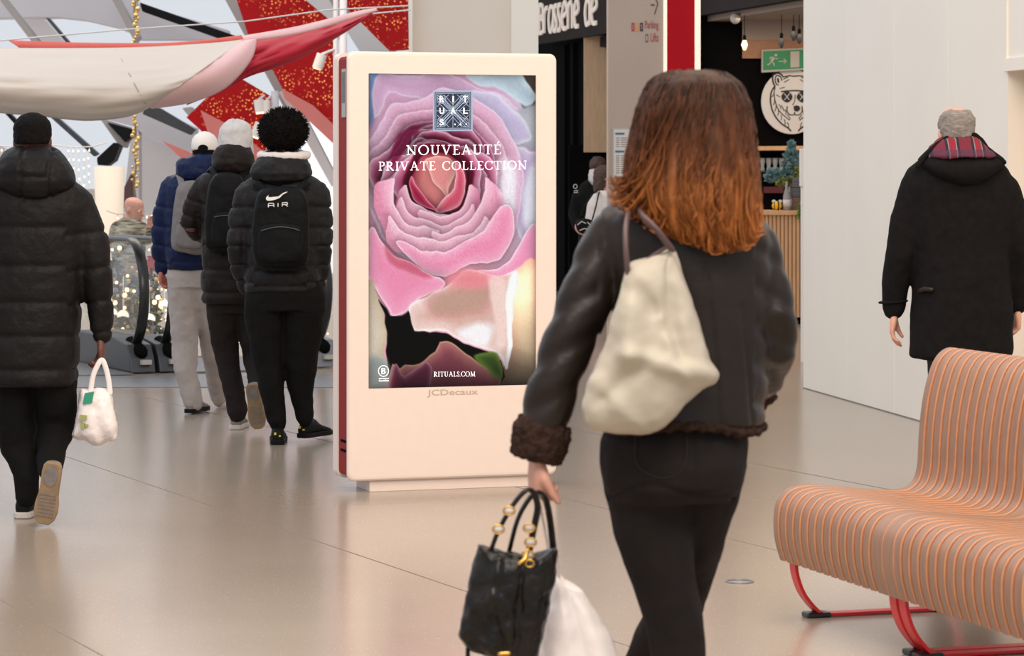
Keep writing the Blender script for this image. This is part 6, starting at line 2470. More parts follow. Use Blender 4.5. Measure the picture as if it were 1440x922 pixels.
e3.color = C(120, 112, 128)
e4 = els.new(.85)
e4.color = C(128, 26, 38)
nt.links.new(wv1.outputs['Fac'], ra.inputs['Fac'])
ml = nt.nodes.new('ShaderNodeMix')
ml.data_type = 'RGBA'
ml.inputs[7].default_value = C(60, 40, 66)
gt = nt.nodes.new('ShaderNodeMath')
gt.operation = 'GREATER_THAN'
gt.inputs[1].default_value = .75
nt.links.new(wv2.outputs['Fac'], gt.inputs[0])
m5 = nt.nodes.new('ShaderNodeMath')
m5.operation = 'MULTIPLY'
m5.inputs[1].default_value = .6
nt.links.new(gt.outputs[0], m5.inputs[0])
nt.links.new(m5.outputs[0], ml.inputs[0])
nt.links.new(ra.outputs['Color'], ml.inputs[6])
nt.links.new(ml.outputs[2], b.inputs['Base Color'])
t = MB()
sil(t, Y, [(190, 1327, 1372, .085, .0), (196, 1317, 1380, .105, -.03), (206, 1308, 1390, .125, -.045), (216, 1303, 1400, .135, -.065), (222, 1300, 1404, .135, -.075)])
garment('plaid_scarf', r, t, plaid, .007, 3, (.008, 12), label='plaid lining in the open hood')
t = MB()
# stand-up collar edges
t.tube([p(1290, 234, -.12), p(1302, 218, -.12), p(1318, 203, -.10), p(1334, 193, -.07), p(1354, 189, -.08), p(1372, 190, -.07), p(1380, 197, -.08), p(1390, 212, -.12), p(1412, 228, -.12)], [.013] * 9, n=8)
garment('hood_rim', r, t, M['wool_black'], .006, 2, None)
t = MB()
sil(t, Y, [(470, 1296, 1410, .13, 0), (500, 1296, 1408, .13, 0)])
limb(t, Y, LL)
limb(t, Y, LR)
garment('trousers', r, t, mat('dark_brown_cord', C(46, 38, 32), .9, noise_amt=.2), .009, 5, (.006, 9))
shoe(r, p(1332, 716, -.06), (0, 1, 0), (0, 0, 1), M['leather'], M['sole_black'], .29)
shoe(r, p(1383, 705, .22), (.05, 1, 0), (0, 0, 1), M['leather'], M['sole_black'], .29)

# ================= 6. woman in the foreground =================
Y = 6.15
r = empty('person', 'person with long blown brown hair in a black leather jacket striding away in the foreground', 'person', (p(965, 0).x, Y, 0))
LL = [(908, 650, 0, 62), (911, 690, 0, 60), (916, 737, .0, 54), (926, 780, 0, 51), (938, 830, 0, 44), (948, 870, 0, 41), (951, 900, 0, 40), (955, 950, .0, 39), (962, 1020, -.01, 38), (970, 1100, -.02, 31), (974, 1155, -.02, 28)]
LR = [(1000, 640, 0.02, 52), (990, 690, .05, 52), (976, 750, .10, 48), (966, 800, .2, 42), (955, 850, .3, 35), (925, 900, .38, 34), (900, 960, .46, 34), (880, 1030, .55, 30), (866, 1075, .6, 27)]
J = dict(neck=p(966, 262), shL=p(876, 332), shR=p(1050, 342), elL=p(816, 455, -.03), elR=p(1086, 470, .0), wrL=p(764, 625, -.05), wrR=p(1052, 548, .26),
         hipL=p(905, 610), hipR=p(990, 610), knL=p(950, 905, .0), knR=p(962, 850, .30), anL=p(975, 1165, -.02), anR=p(860, 1090, .62), toeL=p(972, 1215, .16), toeR=p(850, 1130, .78))
hands = (dict(w=p(756, 640, -.05), d=(-.06, .05, -1), n=(1, -.1, 0), side=(.25, -1, 0), L=.165, curl=(1.0, 1.2, .9)), dict(w=p(1052, 548, .26), d=(-.7, .6, .1), n=(0, 0, -1), side=(0, 0, 1), L=.165))
o, Mx, h = body_mesh(r, J, legs=(LL, LR, Y), skin=M['skin'], head=(p(963, 246, .0), p(968, 108, .0), math.radians(22), 0), hands=hands, voxel=.0045, H=1.68)
face_bits(r, Mx, h)
# --- leather jacket
t = MB()
sil(t, Y, [(272, 925, 1005, .08, 0), (284, 890, 1040, .10, 0), (296, 860, 1066, .115, 0), (312, 846, 1080, .125, 0), (340, 842, 1090, .135, 0), (400, 858, 1088, .14, 0), (450, 866, 1086, .14, .0), (500, 862, 1082, .145, 0), (550, 852, 1078, .15, 0), (590, 846, 1074, .155, 0), (600, 850, 1068, .145, 0)], n=36)
limb(t, Y, [(870, 322, 0, 41), (838, 375, -.01, 41), (818, 430, -.03, 40), (795, 490, -.04, 39), (776, 550, -.05, 38), (762, 605, -.05, 36)], n=20)
limb(t, Y, [(1060, 330, 0, 36), (1078, 385, 0, 34), (1088, 440, -.02, 33), (1090, 485, .0, 32), (1078, 525, .1, 30), (1054, 548, .22, 26)], n=20)
me = fuse(t, .007, 6)
co = getco(me)
# creases: diagonal drag folds on the sleeves, vertical drape on the back
fo = fbm(co, (6, 6, 2.6), 1.5, 2) * .008
sx_px = 720 + co[:, 0] / co[:, 1] * F
py_ = 246 + (1.52 - co[:, 2]) / co[:, 1] * F
arm = sx_px < 845
fold = -np.abs(np.sin((py_ - 280 + (sx_px - 800) * .5) / 19.0)) ** 4 * .007
fo += np.where(arm, fold, 0)
fo += np.where((sx_px > 1062), -np.abs(np.sin((py_ - (sx_px - 1062) * .6) / 17.0)) ** 4 * .006, 0)
for xc, wdt, dp, y0_, y1_ in ((1000, 3, -.006, 370, 600), (1045, 2.5, -.004, 430, 600), (955, 3, -.004, 400, 560)):
    xl_ = xc + (py_ - 450) * .10
    fo += np.where((py_ > y0_) & (py_ < y1_) & (co[:, 1] < Y), dp * np.exp(-((sx_px - xl_) / wdt) ** 2), 0)
displace(me, fo)
link_mesh('leather_jacket', me, M['leather'], r)
# fur cuff, fur hem, collar
t = MB()
t.tube([p(768, 592, -.05), p(764, 604, -.05), p(758, 628, -.05), p(754, 646, -.05)], [.055, .064, .064, .056], n=24, ends=False)
me = fuse(t, .004, 2)
wrinkle(me, .005, 90, 2, 3)
wrinkle(me, .004, 22, 4, 2)
link_mesh('fur_cuff', me, M['fur'], r)
t = MB()
pts = []
for i in range(40):
    a = 2 * PI * i / 40
    pts.append(p(961 + 110 * math.cos(a), 597, 0) + V((0, .150 * math.sin(a), .01 * math.sin(3 * a))))
t.tube(pts, .010, n=10, closed=True)
me = fuse(t, .004, 1)
wrinkle(me, .007, 70, 7, 3)
link_mesh('fur_hem', me, M['fur'], r)
t = MB()
t.tube([p(1062, 553, .20), p(1045, 553, .27)], [.045, .044], n=18)
me = fuse(t, .005, 1)
wrinkle(me, .010, 45, 9, 3)
link_mesh('fur_cuff', me, M['fur'], r)
t = MB()
sil(t, Y, [(262, 925, 1004, .07, 0), (272, 905, 1020, .095, 0), (284, 895, 1032, .10, 0), (292, 900, 1028, .09, 0)])
me = fuse(t, .006, 2)
wrinkle(me, .008, 30, 3)
link_mesh('fur_collar', me, M['fur'], r)
# --- jeans
t = MB()
sil(t, Y, [(565, 866, 1040, .10, 0), (590, 856, 1048, .12, 0), (620, 845, 1053, .14, -.005), (650, 846, 1050, .15, -.01), (680, 850, 1044, .145, -.01), (702, 858, 1030, .12, 0)], n=32)
limb(t, Y, LL, n=24)
limb(t, Y, LR, n=22)
me = fuse(t, .0065, 5)
co = getco(me)
px_ = 720 + co[:, 0] / co[:, 1] * F
py_ = 246 + (1.52 - co[:, 2]) / co[:, 1] * F
fo = fbm(co, (9, 9, 6), 3.3, 3) * .007
fo += np.where(co[:, 1] < Y, -.006 * np.exp(-((py_ - 688 - .0016 * (px_ - 920) ** 2 + 6 * np.sin(px_ / 20)) / 4) ** 2), 0)      # crease under the seat
fo += np.where((co[:, 1] < Y) & (py_ < 690), -.004 * np.exp(-((px_ - 978 - (py_ - 640) * .05) / 2.5) ** 2), 0)                 # centre seam
displace(me, fo)
jco = getco(me).copy()
jpx, jpy = 720 + jco[:, 0] / jco[:, 1] * F, 246 + (1.52 - jco[:, 2]) / jco[:, 1] * F
jn = link_mesh('jeans', me, M['woman_jeans'], r)
stitch = mat('grey_stitching', C(54, 48, 45), .9, spec=.1)
def backy(x, y):
    return -.147 + .00001 * (x - 935) ** 2
for q, loop in enumerate(([(893, 612), (897, 655), (934, 672), (962, 655), (966, 612)],)):
    t = MB()
    pts = []
    for a, b_ in spline(loop, 5, False):
        near = (np.hypot(jpx - a, jpy - b_) < 7)
        pts.append(P(a, b_, float(jco[near, 1].min()) - .001))
    t.tube(pts, .0012, n=6)
    t.build('pocket_stitching', stitch, jn, smooth=True)
t = MB()
for hx, hy, hd, f_ in ():
    pass
shoe(r, V((p(974, 0).x, Y - .06, 0)), (0, 1, 0), (0, 0, 1), M['leather'], M['sole_black'], .25)
hh = p(866, 1090, .56)
shoe(r, V((hh.x, hh.y, .06)), (-.1, 1, .25), (0, -.25, 1), M['leather'], M['sole_black'], .25)


# --- long hair: a full volume plus flowing locks
def hair_material():
    m = mat('chestnut_hair', C(70, 42, 28), .5, spec=.10)
    nt = m.node_tree
    b = nt.nodes['Principled BSDF']
    at_ = nt.nodes.new('ShaderNodeAttribute')
    at_.attribute_name = 'tone'
    mp = nt.nodes['Mapping']
    mp.inputs['Scale'].default_value = (1, 1, .10)
    n = nt.nodes['Noise Texture']
    n.inputs['Scale'].default_value = 90
    rp = nt.nodes.new('ShaderNodeMapRange')
    rp.inputs[1].default_value = .3
    rp.inputs[2].default_value = .7
    rp.inputs[3].default_value = .60
    rp.inputs[4].default_value = 1.25
    nt.links.new(n.outputs['Fac'], rp.inputs[0])
    vm = nt.nodes.new('ShaderNodeVectorMath')
    vm.operation = 'SCALE'
    nt.links.new(at_.outputs['Color'], vm.inputs[0])
    nt.links.new(rp.outputs[0], vm.inputs['Scale'])
    nt.links.new(vm.outputs[0], b.inputs['Base Color'])
    return m


M['hair_long'] = hair_material()
HR = [(98, 952, 1000, .04, .0), (101, 938, 1014, .07, 0), (108, 924, 1028, .10, 0), (120, 912, 1040, .122, -.01), (145, 902, 1050, .135, -.02), (180, 894, 1056, .14, -.03), (215, 886, 1060, .14, -.045), (250, 882, 1062, .135, -.065), (280, 888, 1064, .125, -.085), (305, 905, 1066, .105, -.10), (325, 930, 1066, .085, -.11), (340, 960, 1058, .06, -.12), (347, 985, 1045, .03, -.12)]


def hrow(py):
    for a, b_ in zip(HR, HR[1:]):
        if a[0] <= py <= b_[0]:
            f_ = (py - a[0]) / (b_[0] - a[0])
            return tuple(x + (y_ - x) * f_ for x, y_ in zip(a, b_))
    return HR[-1] if py > HR[-1][0] else HR[0]


def tone(py, j=0.0):
    f_ = min(1, max(0, (py - 120) / 215.0))
    c0, c1, c2 = (lin(50), lin(30), lin(21)), (lin(90), lin(52), lin(30)), (lin(168), lin(102), lin(52))
    f_ = min(1, max(0, f_ + j))
    if f_ < .5:
        q = f_ / .5
        return tuple(a + (b_ - a) * q for a, b_ in zip(c0, c1))
    q = (f_ - .5) / .5
    return tuple(a + (b_ - a) * q for a, b_ in zip(c1, c2))


def hair_obj(name, me, parent, tones):
    ca = me.color_attributes.new('tone', 'FLOAT_COLOR', 'POINT')
    ca.data.foreach_set('color', np.array([t_ + (1.0,) for t_ in tones]).ravel())
    return link_mesh(name, me, M['hair_long'], parent)


t = MB()
sil(t, Y, HR, n=40, power=2.2)
me = fuse(t, .006, 4)
co = getco(me)
ang = np.arctan2(co[:, 1] - (Y - .05), co[:, 0] - p(970, 0).x)
py_ = 246 + (1.52 - co[:, 2]) / co[:, 1] * F
low = np.clip((py_ - 110) / 120, 0, 1)
displace(me, (np.sin(ang * 17 + co[:, 2] * 6) * .004 + np.sin(ang * 31 + co[:, 2] * 11) * .0025) * low)
wrinkle(me, .01, (12, 12, 3.5), 6)
base = hair_obj('hair', me, r, [tone(y_, .08 * math.sin(a * 6)) for y_, a in zip(py_, ang)])
rnd = random.Random(21)
lv, lt = MB(), []


def lock(pts, rad, jit):
    n0 = len(lv.v)
    lv.tube(pts, rad, n=6, flat=.55, ends=False)
    for v in lv.v[n0:]:
        y_ = 246 + (1.52 - v[2]) / v[1] * F
        lt.append(tone(y_, jit))


for i in range(1500):
    ph = rnd.uniform(-PI, PI)
    y0_ = rnd.choice((rnd.uniform(98, 110), rnd.uniform(99, 235), rnd.uniform(99, 235), rnd.uniform(180, 285)))
    ln = rnd.uniform(80, 190)
    y1_ = min(y0_ + ln, 330 + rnd.uniform(-25, 18))
    if y1_ - y0_ < 30:
        continue
    jit = rnd.uniform(-.16, .18)
    wav = rnd.uniform(.002, .009)
    wf = rnd.uniform(1.0, 2.4)
    pw = rnd.uniform(0, 6)
    pts, rad = [], []
    for k_ in range(13):
        f_ = k_ / 12
        y_ = y0_ + (y1_ - y0_) * f_
        _, xl, xr_, hd, dy = hrow(y_)
        sp = 1.01 + .02 * f_
        a = (xr_ - xl) / 2 * sp
        cx = (xl + xr_) / 2
        ph2 = ph + .10 * math.sin(f_ * wf * PI + pw) * f_
        x = cx + a * math.cos(ph2)
        q = p(x, y_, dy)
        q.y += hd * sp * math.sin(ph2)
        q += V((math.sin(f_ * wf * 2 * PI + pw) * wav, math.cos(f_ * wf * 2 * PI + pw) * wav * .6, 0))
        pts.append(q)
        rad.append((.0012 + .0022 * math.sin(PI * min(1, f_ * 1.15 + .08))) * rnd.uniform(.9, 1.1))
    rad[-1] = .0012
    lock(pts, rad, jit)
# blown ends: left side flicks out, hem ends curl
for i in range(520):
    g_ = rnd.random()
    if g_ < .62:                       # left locks blown outwards, from temple down to the shoulder
        y0_ = rnd.uniform(130, 215)
        x0 = hrow(y0_)[1] + rnd.uniform(0, 60)
        d0 = -.05 - rnd.uniform(0, .12)
        ex = rnd.uniform(866, 930)
        ey = 262 + (ex - 866) * .62 + rnd.uniform(-16, 26)
        mid = (x0 * .5 + ex * .5 + rnd.uniform(-4, 14), (y0_ + ey) / 2 + 12)
        c_ = spline([(x0, y0_, d0), (mid[0], mid[1], d0 - .02), (ex, ey, d0 - .01), (ex - rnd.uniform(4, 16), ey + rnd.uniform(-14, 3), d0)], 4, False)
    else:                              # hem
        x0 = rnd.uniform(910, 1060)
        y0_ = rnd.uniform(220, 270)
        yb_ = 296 + 50 * min(1, max(0, (x0 - 905) / 80)) - (30 * max(0, (x0 - 1040) / 30)) + rnd.uniform(-14, 6)
        d0 = -.13 - rnd.uniform(0, .05)
        c_ = spline([(x0, y0_, d0), (x0 + rnd.uniform(-5, 5), (y0_ + yb_) / 2, d0 - .015), (x0 + rnd.uniform(-4, 10), yb_, d0 - .01), (x0 + rnd.uniform(2, 22), yb_ + rnd.uniform(-3, 4), d0)], 4, False)
    pts = [p(*q) for q in c_]
    n_ = len(pts)
    w0 = rnd.uniform(.0018, .0046)
    rad = [w0 * (math.sin(PI * min(1, (k_ + 1.5) / n_)) * .75 + .25) for k_ in range(n_)]
    rad[-1] = .001
    lock(pts, rad, rnd.uniform(-.12, .22))
me = lv.mesh()
hair_obj('hair_locks', me, base, lt)
# ================= tote and bags of the woman =================
Yt = 5.93
tf = lambda x, y, d: P(x, y, Yt + d)
tb = empty('tote_bag', 'slouchy cream leather tote hanging from the shoulder over a leather jacket', 'bag', tuple(tf(910, 612, 0)))
t = MB()
loop = [(942, 344), (950, 352), (968, 410), (985, 465), (1003, 522), (1004, 530), (990, 545), (960, 575), (925, 607), (912, 612), (870, 613), (835, 606), (822, 596), (818, 572), (826, 540), (845, 495), (862, 440), (878, 400), (886, 385), (905, 368), (925, 354)]
pillow(t, loop, .075, tf, 9, 2.6)
me = fuse(t, .005, 4)
co = getco(me)
px_ = 720 + co[:, 0] / co[:, 1] * F
py_ = 246 + (1.52 - co[:, 2]) / co[:, 1] * F
fr = co[:, 1] < Yt
def ridge(x0, y0, x1, y1, w, d):
    dx, dy = x1 - x0, y1 - y0
    l = dx * dx + dy * dy
    u = np.clip(((px_ - x0) * dx + (py_ - y0) * dy) / l, 0, 1)
    dist_ = np.hypot(px_ - x0 - u * dx, py_ - y0 - u * dy)
    return np.where(fr, d * np.exp(-(dist_ / w) ** 2), 0)
displace(me, ridge(896, 380, 885, 500, 16, .018) + ridge(940, 360, 955, 500, 12, -.016) + ridge(885, 500, 1000, 530, 14, .014) + ridge(900, 515, 850, 560, 14, -.014) + ridge(930, 450, 960, 530, 10, .010) + ridge(840, 540, 900, 600, 12, .008) + ridge(900, 410, 935, 460, 12, -.012))
wrinkle(me, .007, 10, 4)
link_mesh('bag_body', me, M['tote'], tb)
for st in ([(884, 392, -.03), (881, 360, -.05), (880, 325, -.03), (884, 300, .05), (890, 290, .14)], [(944, 350, -.03), (925, 325, -.05), (908, 308, -.03), (900, 298, .05), (898, 290, .14)]):
    t = MB()
    t.tube([tf(*s_) for s_ in spline(st, 5, False)], .0095, n=10, flat=.6)
    t.build('strap', M['tote_strap'], tb, smooth=True)
t = MB()
t.tube([tf(x, y, -.02) for x, y in ((886, 386), (905, 369), (925, 355), (942, 345))], .004, n=8)
t.build('top_seam', M['tote_strap'], tb, smooth=True)

# black leather handbag
Yh = 6.08
hf = lambda x, y, d: P(x, y, Yh + d)
hb = empty('handbag', 'black leather handbag with gold-ringed handles carried low in the foreground', 'bag', tuple(hf(710, 922, 0)))
t = MB()
loop = [(672, 763), (690, 768), (712, 774), (740, 778), (765, 775), (783, 770), (783, 800), (775, 840), (768, 880), (755, 922), (745, 940), (700, 935), (660, 915), (646, 895), (648, 870), (660, 815)]
pillow(t, loop, .055, hf, 8, 3.2)
me = fuse(t, .0045, 3)
co = getco(me)
px_ = 720 + co[:, 0] / co[:, 1] * F
py_ = 246 + (1.52 - co[:, 2]) / co[:, 1] * F
fr = co[:, 1] < Yh
displace(me, ridge(700, 790, 690, 860, 7, .009) + ridge(690, 860, 712, 920, 6, -.009) + ridge(735, 790, 725, 920, 5, -.010) + ridge(760, 790, 745, 900, 6, .008) + ridge(690, 830, 720, 860, 5, .008))
wrinkle(me, .006, 22, 3)
link_mesh('bag_body', me, M['bag_black'], hb)
for st in ([(690, 775, -.02), (700, 748, -.04), (718, 715, -.05), (736, 692, -.06), (748, 690, -.05), (756, 712, -.04), (750, 745, -.03), (742, 785, -.03)],
           [(716, 775, .03), (728, 730, .0), (745, 700, -.03), (758, 692, -.03), (768, 705, .0), (774, 735, .02), (778, 775, .03)]):
    t = MB()
    t.tube([hf(*s_) for s_ in spline(st, 4, False)], .0085, n=10, flat=.6)
    hd_ = t.build('bag_handle', M['bag_black'], hb, smooth=True)
for x, y, d in ((701, 744, -.05), (716, 718, -.062), (744, 742, -.045), (746, 762, -.042), (742, 780, -.045)):
    c = hf(x, y, d)
    t = MB()
    t.rings([[c + V((.011 * math.cos(a) * q, -k_, .0075 * math.sin(a) * q)) for a in [2 * PI * j / 16 for j in range(16)]] for k_, q in ((-.004, 1), (0, 1), (.004, .6))])
    s_ = t.build('eyelet', M['sole_white'], hb, smooth=True, label='pale enamel eyelet')
    t = MB()
    t.tube([c + V((.0125 * math.cos(a), -.001, .009 * math.sin(a))) for a in [2 * PI * j / 16 for j in range(16)]], .0018, n=6, closed=True)
    t.build('eyelet_ring', M['gold_metal'], s_, smooth=True)
t = MB()
t.tube([hf(743, 772, -.05), hf(738, 786, -.065), hf(730, 792, -.068)], .004, n=8)
t.tube([hf(745 + 6 * math.cos(a), 792 + 5 * math.sin(a), -.066) for a in [2 * PI * j / 12 for j in range(12)]], .0018, n=6, closed=True)
t.build('clasp', M['gold_metal'], hb, smooth=True)
t = MB()
t.tube([hf(658, 912, 0), hf(657, 960, 0), hf(662, 1000, 0), hf(700, 1010, 0), hf(716, 935, 0)], .005, n=8)
t.build('hanging_strap', M['bag_black'], hb, smooth=True)
t = MB()
t.tube([hf(703, 919, -.06), hf(715, 918, -.06)], .005, n=8)
t.build('gold_tip', M['gold_metal'], hb, smooth=True)
# white carrier bag
Yw = 6.22
wf_ = lambda x, y, d: P(x, y, Yw + d)
wb_ = empty('carrier_bag', 'large white carrier bag hanging behind the black handbag at the bottom of the photo', 'bag', tuple(wf_(800, 1080, 0)))
t = MB()
loop = [(783, 803), (800, 808), (820, 826), (840, 860), (858, 895), (872, 930), (885, 1000), (880, 1070), (800, 1090), (735, 1075), (738, 1000), (748, 930), (760, 880), (772, 835)]
pillow(t, loop, .08, wf_, 8, 2.8)
me = fuse(t, .007, 4)
co = getco(me)
fold = .02 * np.maximum(0, np.abs(((co[:, 0] * 11 + co[:, 2] * 2.6) % 1) - .5) * 2 - .4)
displace(me, -fold)
wrinkle(me, .01, 9, 5)
link_mesh('bag_body', me, M['plastic_bag'], wb_)
for st in ([(786, 812, -.02), (782, 770, -.03), (774, 735, -.04), (764, 700, -.06), (757, 688, -.10)], [(776, 826, .03), (770, 770, .02), (763, 730, -.01), (757, 700, -.05), (753, 688, -.10)]):
    t = MB()
    t.tube([wf_(*s_) for s_ in spline(st, 4, False)], .006, n=8, flat=.6)
    t.build('bag_handle', M['plastic_bag'], wb_, smooth=True)

# ================= 7. bald man beyond the escalator =================
Y = 26.4
r = empty('person', 'bald person in a patterned knit sweater beyond the escalator, hand raised', 'person', (p(186, 0).x, Y, -.5))
J = dict(neck=p(183, 306), shL=p(163, 318), shR=p(200, 318), elL=p(156, 345), elR=p(206, 338, -.1), wrL=p(170, 362, -.1), wrR=p(211, 312, -.25),
         hipL=p(172, 400), hipR=p(194, 400), knL=p(172, 460), knR=p(194, 460), anL=p(172, 540), anR=p(194, 540), toeL=p(172, 548, -.2), toeR=p(194, 548, -.2))
hands = (dict(w=p(211, 320, -.25), d=(.35, 0, .8), n=(1, -.5, 0), side=(-1, 0, 0), L=.16, curl=(.5, .6, .5)), dict(w=p(170, 362, -.1), d=(.5, -.4, -.6), n=(0, 1, 0), side=(1, 0, 0), L=.18))
o, Mx, h = body_mesh(r, J, M['skin'], head=(p(185, 311), p(183, 277), math.radians(-115), math.radians(-12)), hands=hands, voxel=.008)
face_bits(r, Mx, h)
sweat = mat('patterned_knit', C(60, 60, 56), .95, nscale=10, col2=C(186, 178, 156), stretch=(1, 1, 5), bump=.4, bscale=60)
t = MB()
sil(t, Y, [(306, 172, 194, .08, 0), (312, 162, 202, .12, 0), (325, 158, 206, .16, 0), (360, 158, 204, .17, 0), (402, 160, 204, .17, 0)])
limb(t, Y, [(164, 320, 0, 9), (157, 345, -.02, 9), (169, 360, -.1, 7)])
limb(t, Y, [(201, 320, 0, 9), (207, 337, -.1, 8.5), (211, 323, -.23, 5.5)])
garment('knit_sweater', r, t, sweat, .012, 4, (.006, 10))
t = MB()
sil(t, Y, [(395, 162, 202, .15, 0), (410, 162, 202, .15, 0)])
limb(t, Y, [(172, 410, 0, 11), (172, 460, 0, 9), (172, 535, 0, 7)])
limb(t, Y, [(194, 410, 0, 11), (194, 460, 0, 9), (194, 535, 0, 7)])
garment('trousers', r, t, M['dark_denim'], .012, 4, (.006, 10))
for x in (172, 194):
    q = p(x, 550)
    shoe(r, V((q.x, q.y + .06, -.49)), (0, -1, 0), (0, 0, 1), M['shoe_black'], M['sole_white'], .28)
t = MB()
t.box((-4.4, 25.3, -3.0), (-2.7, 27.0, -.5))
tag(t.build('floor_3', M['stone']), kind='structure')

# ================= 8./9. two people in front of the brasserie =================
Y = 31.0
r = empty('person', 'person with dark hair in a black sports hoodie standing at the brasserie door', 'person', (p(832, 0).x, Y + .5, 0))
J = dict(neck=p(832, 262, .5), shL=p(812, 276, .5), shR=p(850, 276, .5), elL=p(806, 300, .4), elR=p(856, 305, .5), wrL=p(812, 322, .2), wrR=p(850, 325, .3),
         hipL=p(822, 350, .5), hipR=p(842, 350, .5), knL=p(822, 398, .5), knR=p(842, 398, .5), anL=p(822, 434, .5), anR=p(842, 434, .5), toeL=p(822, 440, .7), toeR=p(842, 440, .7))
o, Mx, h = body_mesh(r, J, M['skin'], head=(p(841, 248, .5), p(842, 221, .5), math.radians(-50), 0), voxel=.010,
                     hands=(dict(w=p(812, 322, .2), d=(.6, -.5, -.3), n=(0, 0, -1), side=(0, 0, 1)), dict(w=p(850, 325, .3), d=(-.4, -.6, -.2), n=(0, 0, -1), side=(0, 0, 1))))
face_bits(r, Mx, h)
cap_hair(r, Mx, h, M['hair_brown'], [(.42, .33, .36, -.12), (.6, .37, .44, -.06), (.78, .37, .46, -.02), (.92, .30, .38, 0), (1.04, .14, .2, 0)], .006, 30, .008)
t = MB()
sil(t, Y, [(252, 826, 850, .10, .5), (260, 816, 854, .13, .5), (275, 810, 856, .16, .5), (310, 813, 852, .17, .5), (352, 813, 851, .17, .5)])
limb(t, Y, [(812, 274, .5, 8), (806, 300, .42, 7.5), (812, 321, .24, 6)])
limb(t, Y, [(851, 274, .5, 8), (857, 303, .5, 7.5), (851, 324, .33, 6)])
hj = garment('hoodie', r, t, M['black_cloth'], .012, 4, (.006, 10))
t = MB()
sil(t, Y, [(238, 829, 843, .07, .45), (246, 827, 846, .10, .42), (254, 828, 846, .10, .4), (260, 832, 842, .06, .38)])
garment('grey_hood', r, t, M['grey_knit'], .010, 3, (.006, 12))
t = MB()
pj = lambda x, y, d: P(x, y, Y + .32 - d)
t.ribbon([(809 + 2.6 * math.cos(a), 262 + 3 * math.sin(a)) for a in [2 * PI * j / 12 for j in range(12)]], .7, pj, .004, True)
for y_ in (268, 270.5):
    t.ribbon([(807, y_), (813, y_)], .7, pj, .004)
t.build('sleeve_print', M['logo_white'], r)
t = MB()
sil(t, Y, [(345, 814, 850, .14, .5), (356, 814, 850, .14, .5)])
limb(t, Y, [(822, 358, .5, 9.5), (822, 398, .5, 7.5), (822, 434, .5, 6.5)])
limb(t, Y, [(842, 358, .5, 9.5), (842, 398, .5, 7.5), (842, 434, .5, 6.5)])
garment('trousers', r, t, M['black_cloth'], .012, 4, (.006, 10))
for x in (822, 842):
    q = p(x, 440, .5)
    shoe(r, V((q.x, q.y - .05, 0)), (.2, 1, 0), (0, 0, 1), M['shoe_black'], M['sole_black'], .28)
Y = 30.2
r = empty('person', 'person with shoulder-length brown hair in a cream top facing right by the greige pillar', 'person', (p(846, 0).x, Y, 0))
J = dict(neck=p(848, 266), shL=p(834, 282), shR=p(866, 282), elL=p(830, 308), elR=p(868, 308), wrL=p(838, 326, -.1), wrR=p(864, 326, -.1),
         hipL=p(839, 352), hipR=p(858, 352), knL=p(839, 400), knR=p(858, 400), anL=p(839, 438), anR=p(858, 438), toeL=p(845, 446), toeR=p(864, 446))
o, Mx, h = body_mesh(r, J, M['skin'], head=(p(849, 264), p(846, 234), math.radians(-80), 0), voxel=.010, H=1.66,
                     hands=(dict(w=p(838, 326, -.1), d=(.6, -.3, -.5), n=(0, 0, -1), side=(0, 0, 1)), dict(w=p(864, 326, -.1), d=(.4, -.4, -.5), n=(0, 0, -1), side=(0, 0, 1))))
face_bits(r, Mx, h)
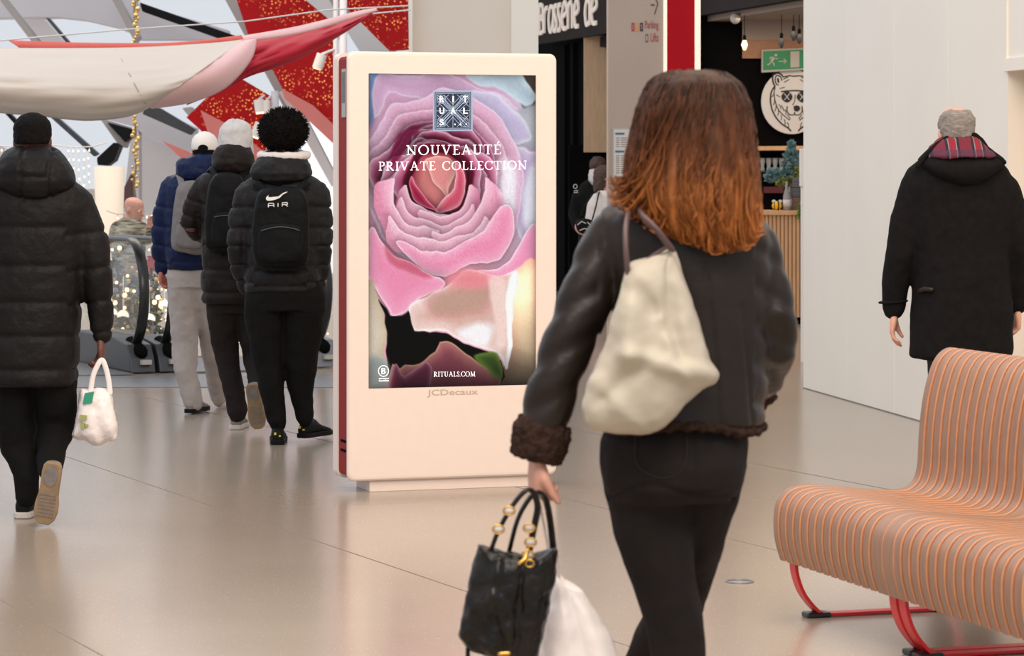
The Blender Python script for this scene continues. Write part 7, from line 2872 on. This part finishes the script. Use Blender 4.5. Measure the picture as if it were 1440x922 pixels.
cap_hair(r, Mx, h, M['hair_brown'], [(-.22, .25, .20, -.22), (-.05, .33, .27, -.22), (.2, .36, .32, -.18), (.5, .375, .42, -.08), (.7, .375, .46, -.03), (.88, .33, .42, 0), (1.0, .2, .26, 0), (1.05, .06, .08, 0)], .005, 30, .008)
t = MB()
sil(t, Y, [(268, 840, 858, .09, 0), (275, 832, 868, .12, 0), (290, 829, 870, .15, 0), (330, 831, 866, .16, 0), (346, 832, 866, .15, 0)])
limb(t, Y, [(834, 282, 0, 7.5), (830, 306, -.02, 7), (837, 325, -.1, 5.5)])
limb(t, Y, [(866, 282, 0, 7.5), (869, 306, -.02, 7), (864, 325, -.1, 5.5)])
garment('cream_top', r, t, M['hoodie_white'], .012, 4, (.006, 10))
t = MB()
sil(t, Y, [(342, 832, 866, .14, 0), (356, 832, 866, .14, 0)])
limb(t, Y, [(840, 358, 0, 8.5), (840, 400, 0, 7), (840, 438, 0, 5.5)])
limb(t, Y, [(858, 358, 0, 8.5), (858, 400, 0, 7), (858, 438, 0, 5.5)])
garment('trousers', r, t, M['black_cloth'], .012, 4, (.006, 10))
for x in (840, 858):
    q = p(x, 446)
    shoe(r, V((q.x - .05, q.y, 0)), (1, .2, 0), (0, 0, 1), M['shoe_black'], M['sole_white'], .25)
sb = empty('shoulder_bag', 'small black shoulder bag with white marks hanging by the person in the cream top', 'bag', tuple(P(821, 328, 30.0)))
hs = lambda x, y, d: P(x, y, 29.98 + d)
t = MB()
pillow(t, spline([(811, 310), (822, 307), (833, 310), (834, 320), (828, 328), (816, 328), (810, 320)], 3), .06, hs, 5, 3)
t.build('bag_body', M['pack_black'], sb, smooth=True)
t = MB()
for q in ([(812, 316), (818, 311), (824, 314)], [(815, 324), (822, 321), (830, 324)], [(826, 312), (831, 317)]):
    t.ribbon(q, .9, lambda x, y, d: hs(x, y, -.065 - d), .004)
t.build('white_marks', M['logo_white'], sb)
t = MB()
t.tube([hs(x, y, d) for x, y, d in ((812, 312, 0), (822, 290, .0), (834, 272, .05), (842, 268, .2))], .008, n=8)
t.tube([hs(x, y, d) for x, y, d in ((832, 312, 0), (838, 290, -.02), (842, 272, .05), (844, 268, .2))], .008, n=8)
t.build('strap', M['pack_black'], sb, smooth=True)

# hand of a rider on the rail
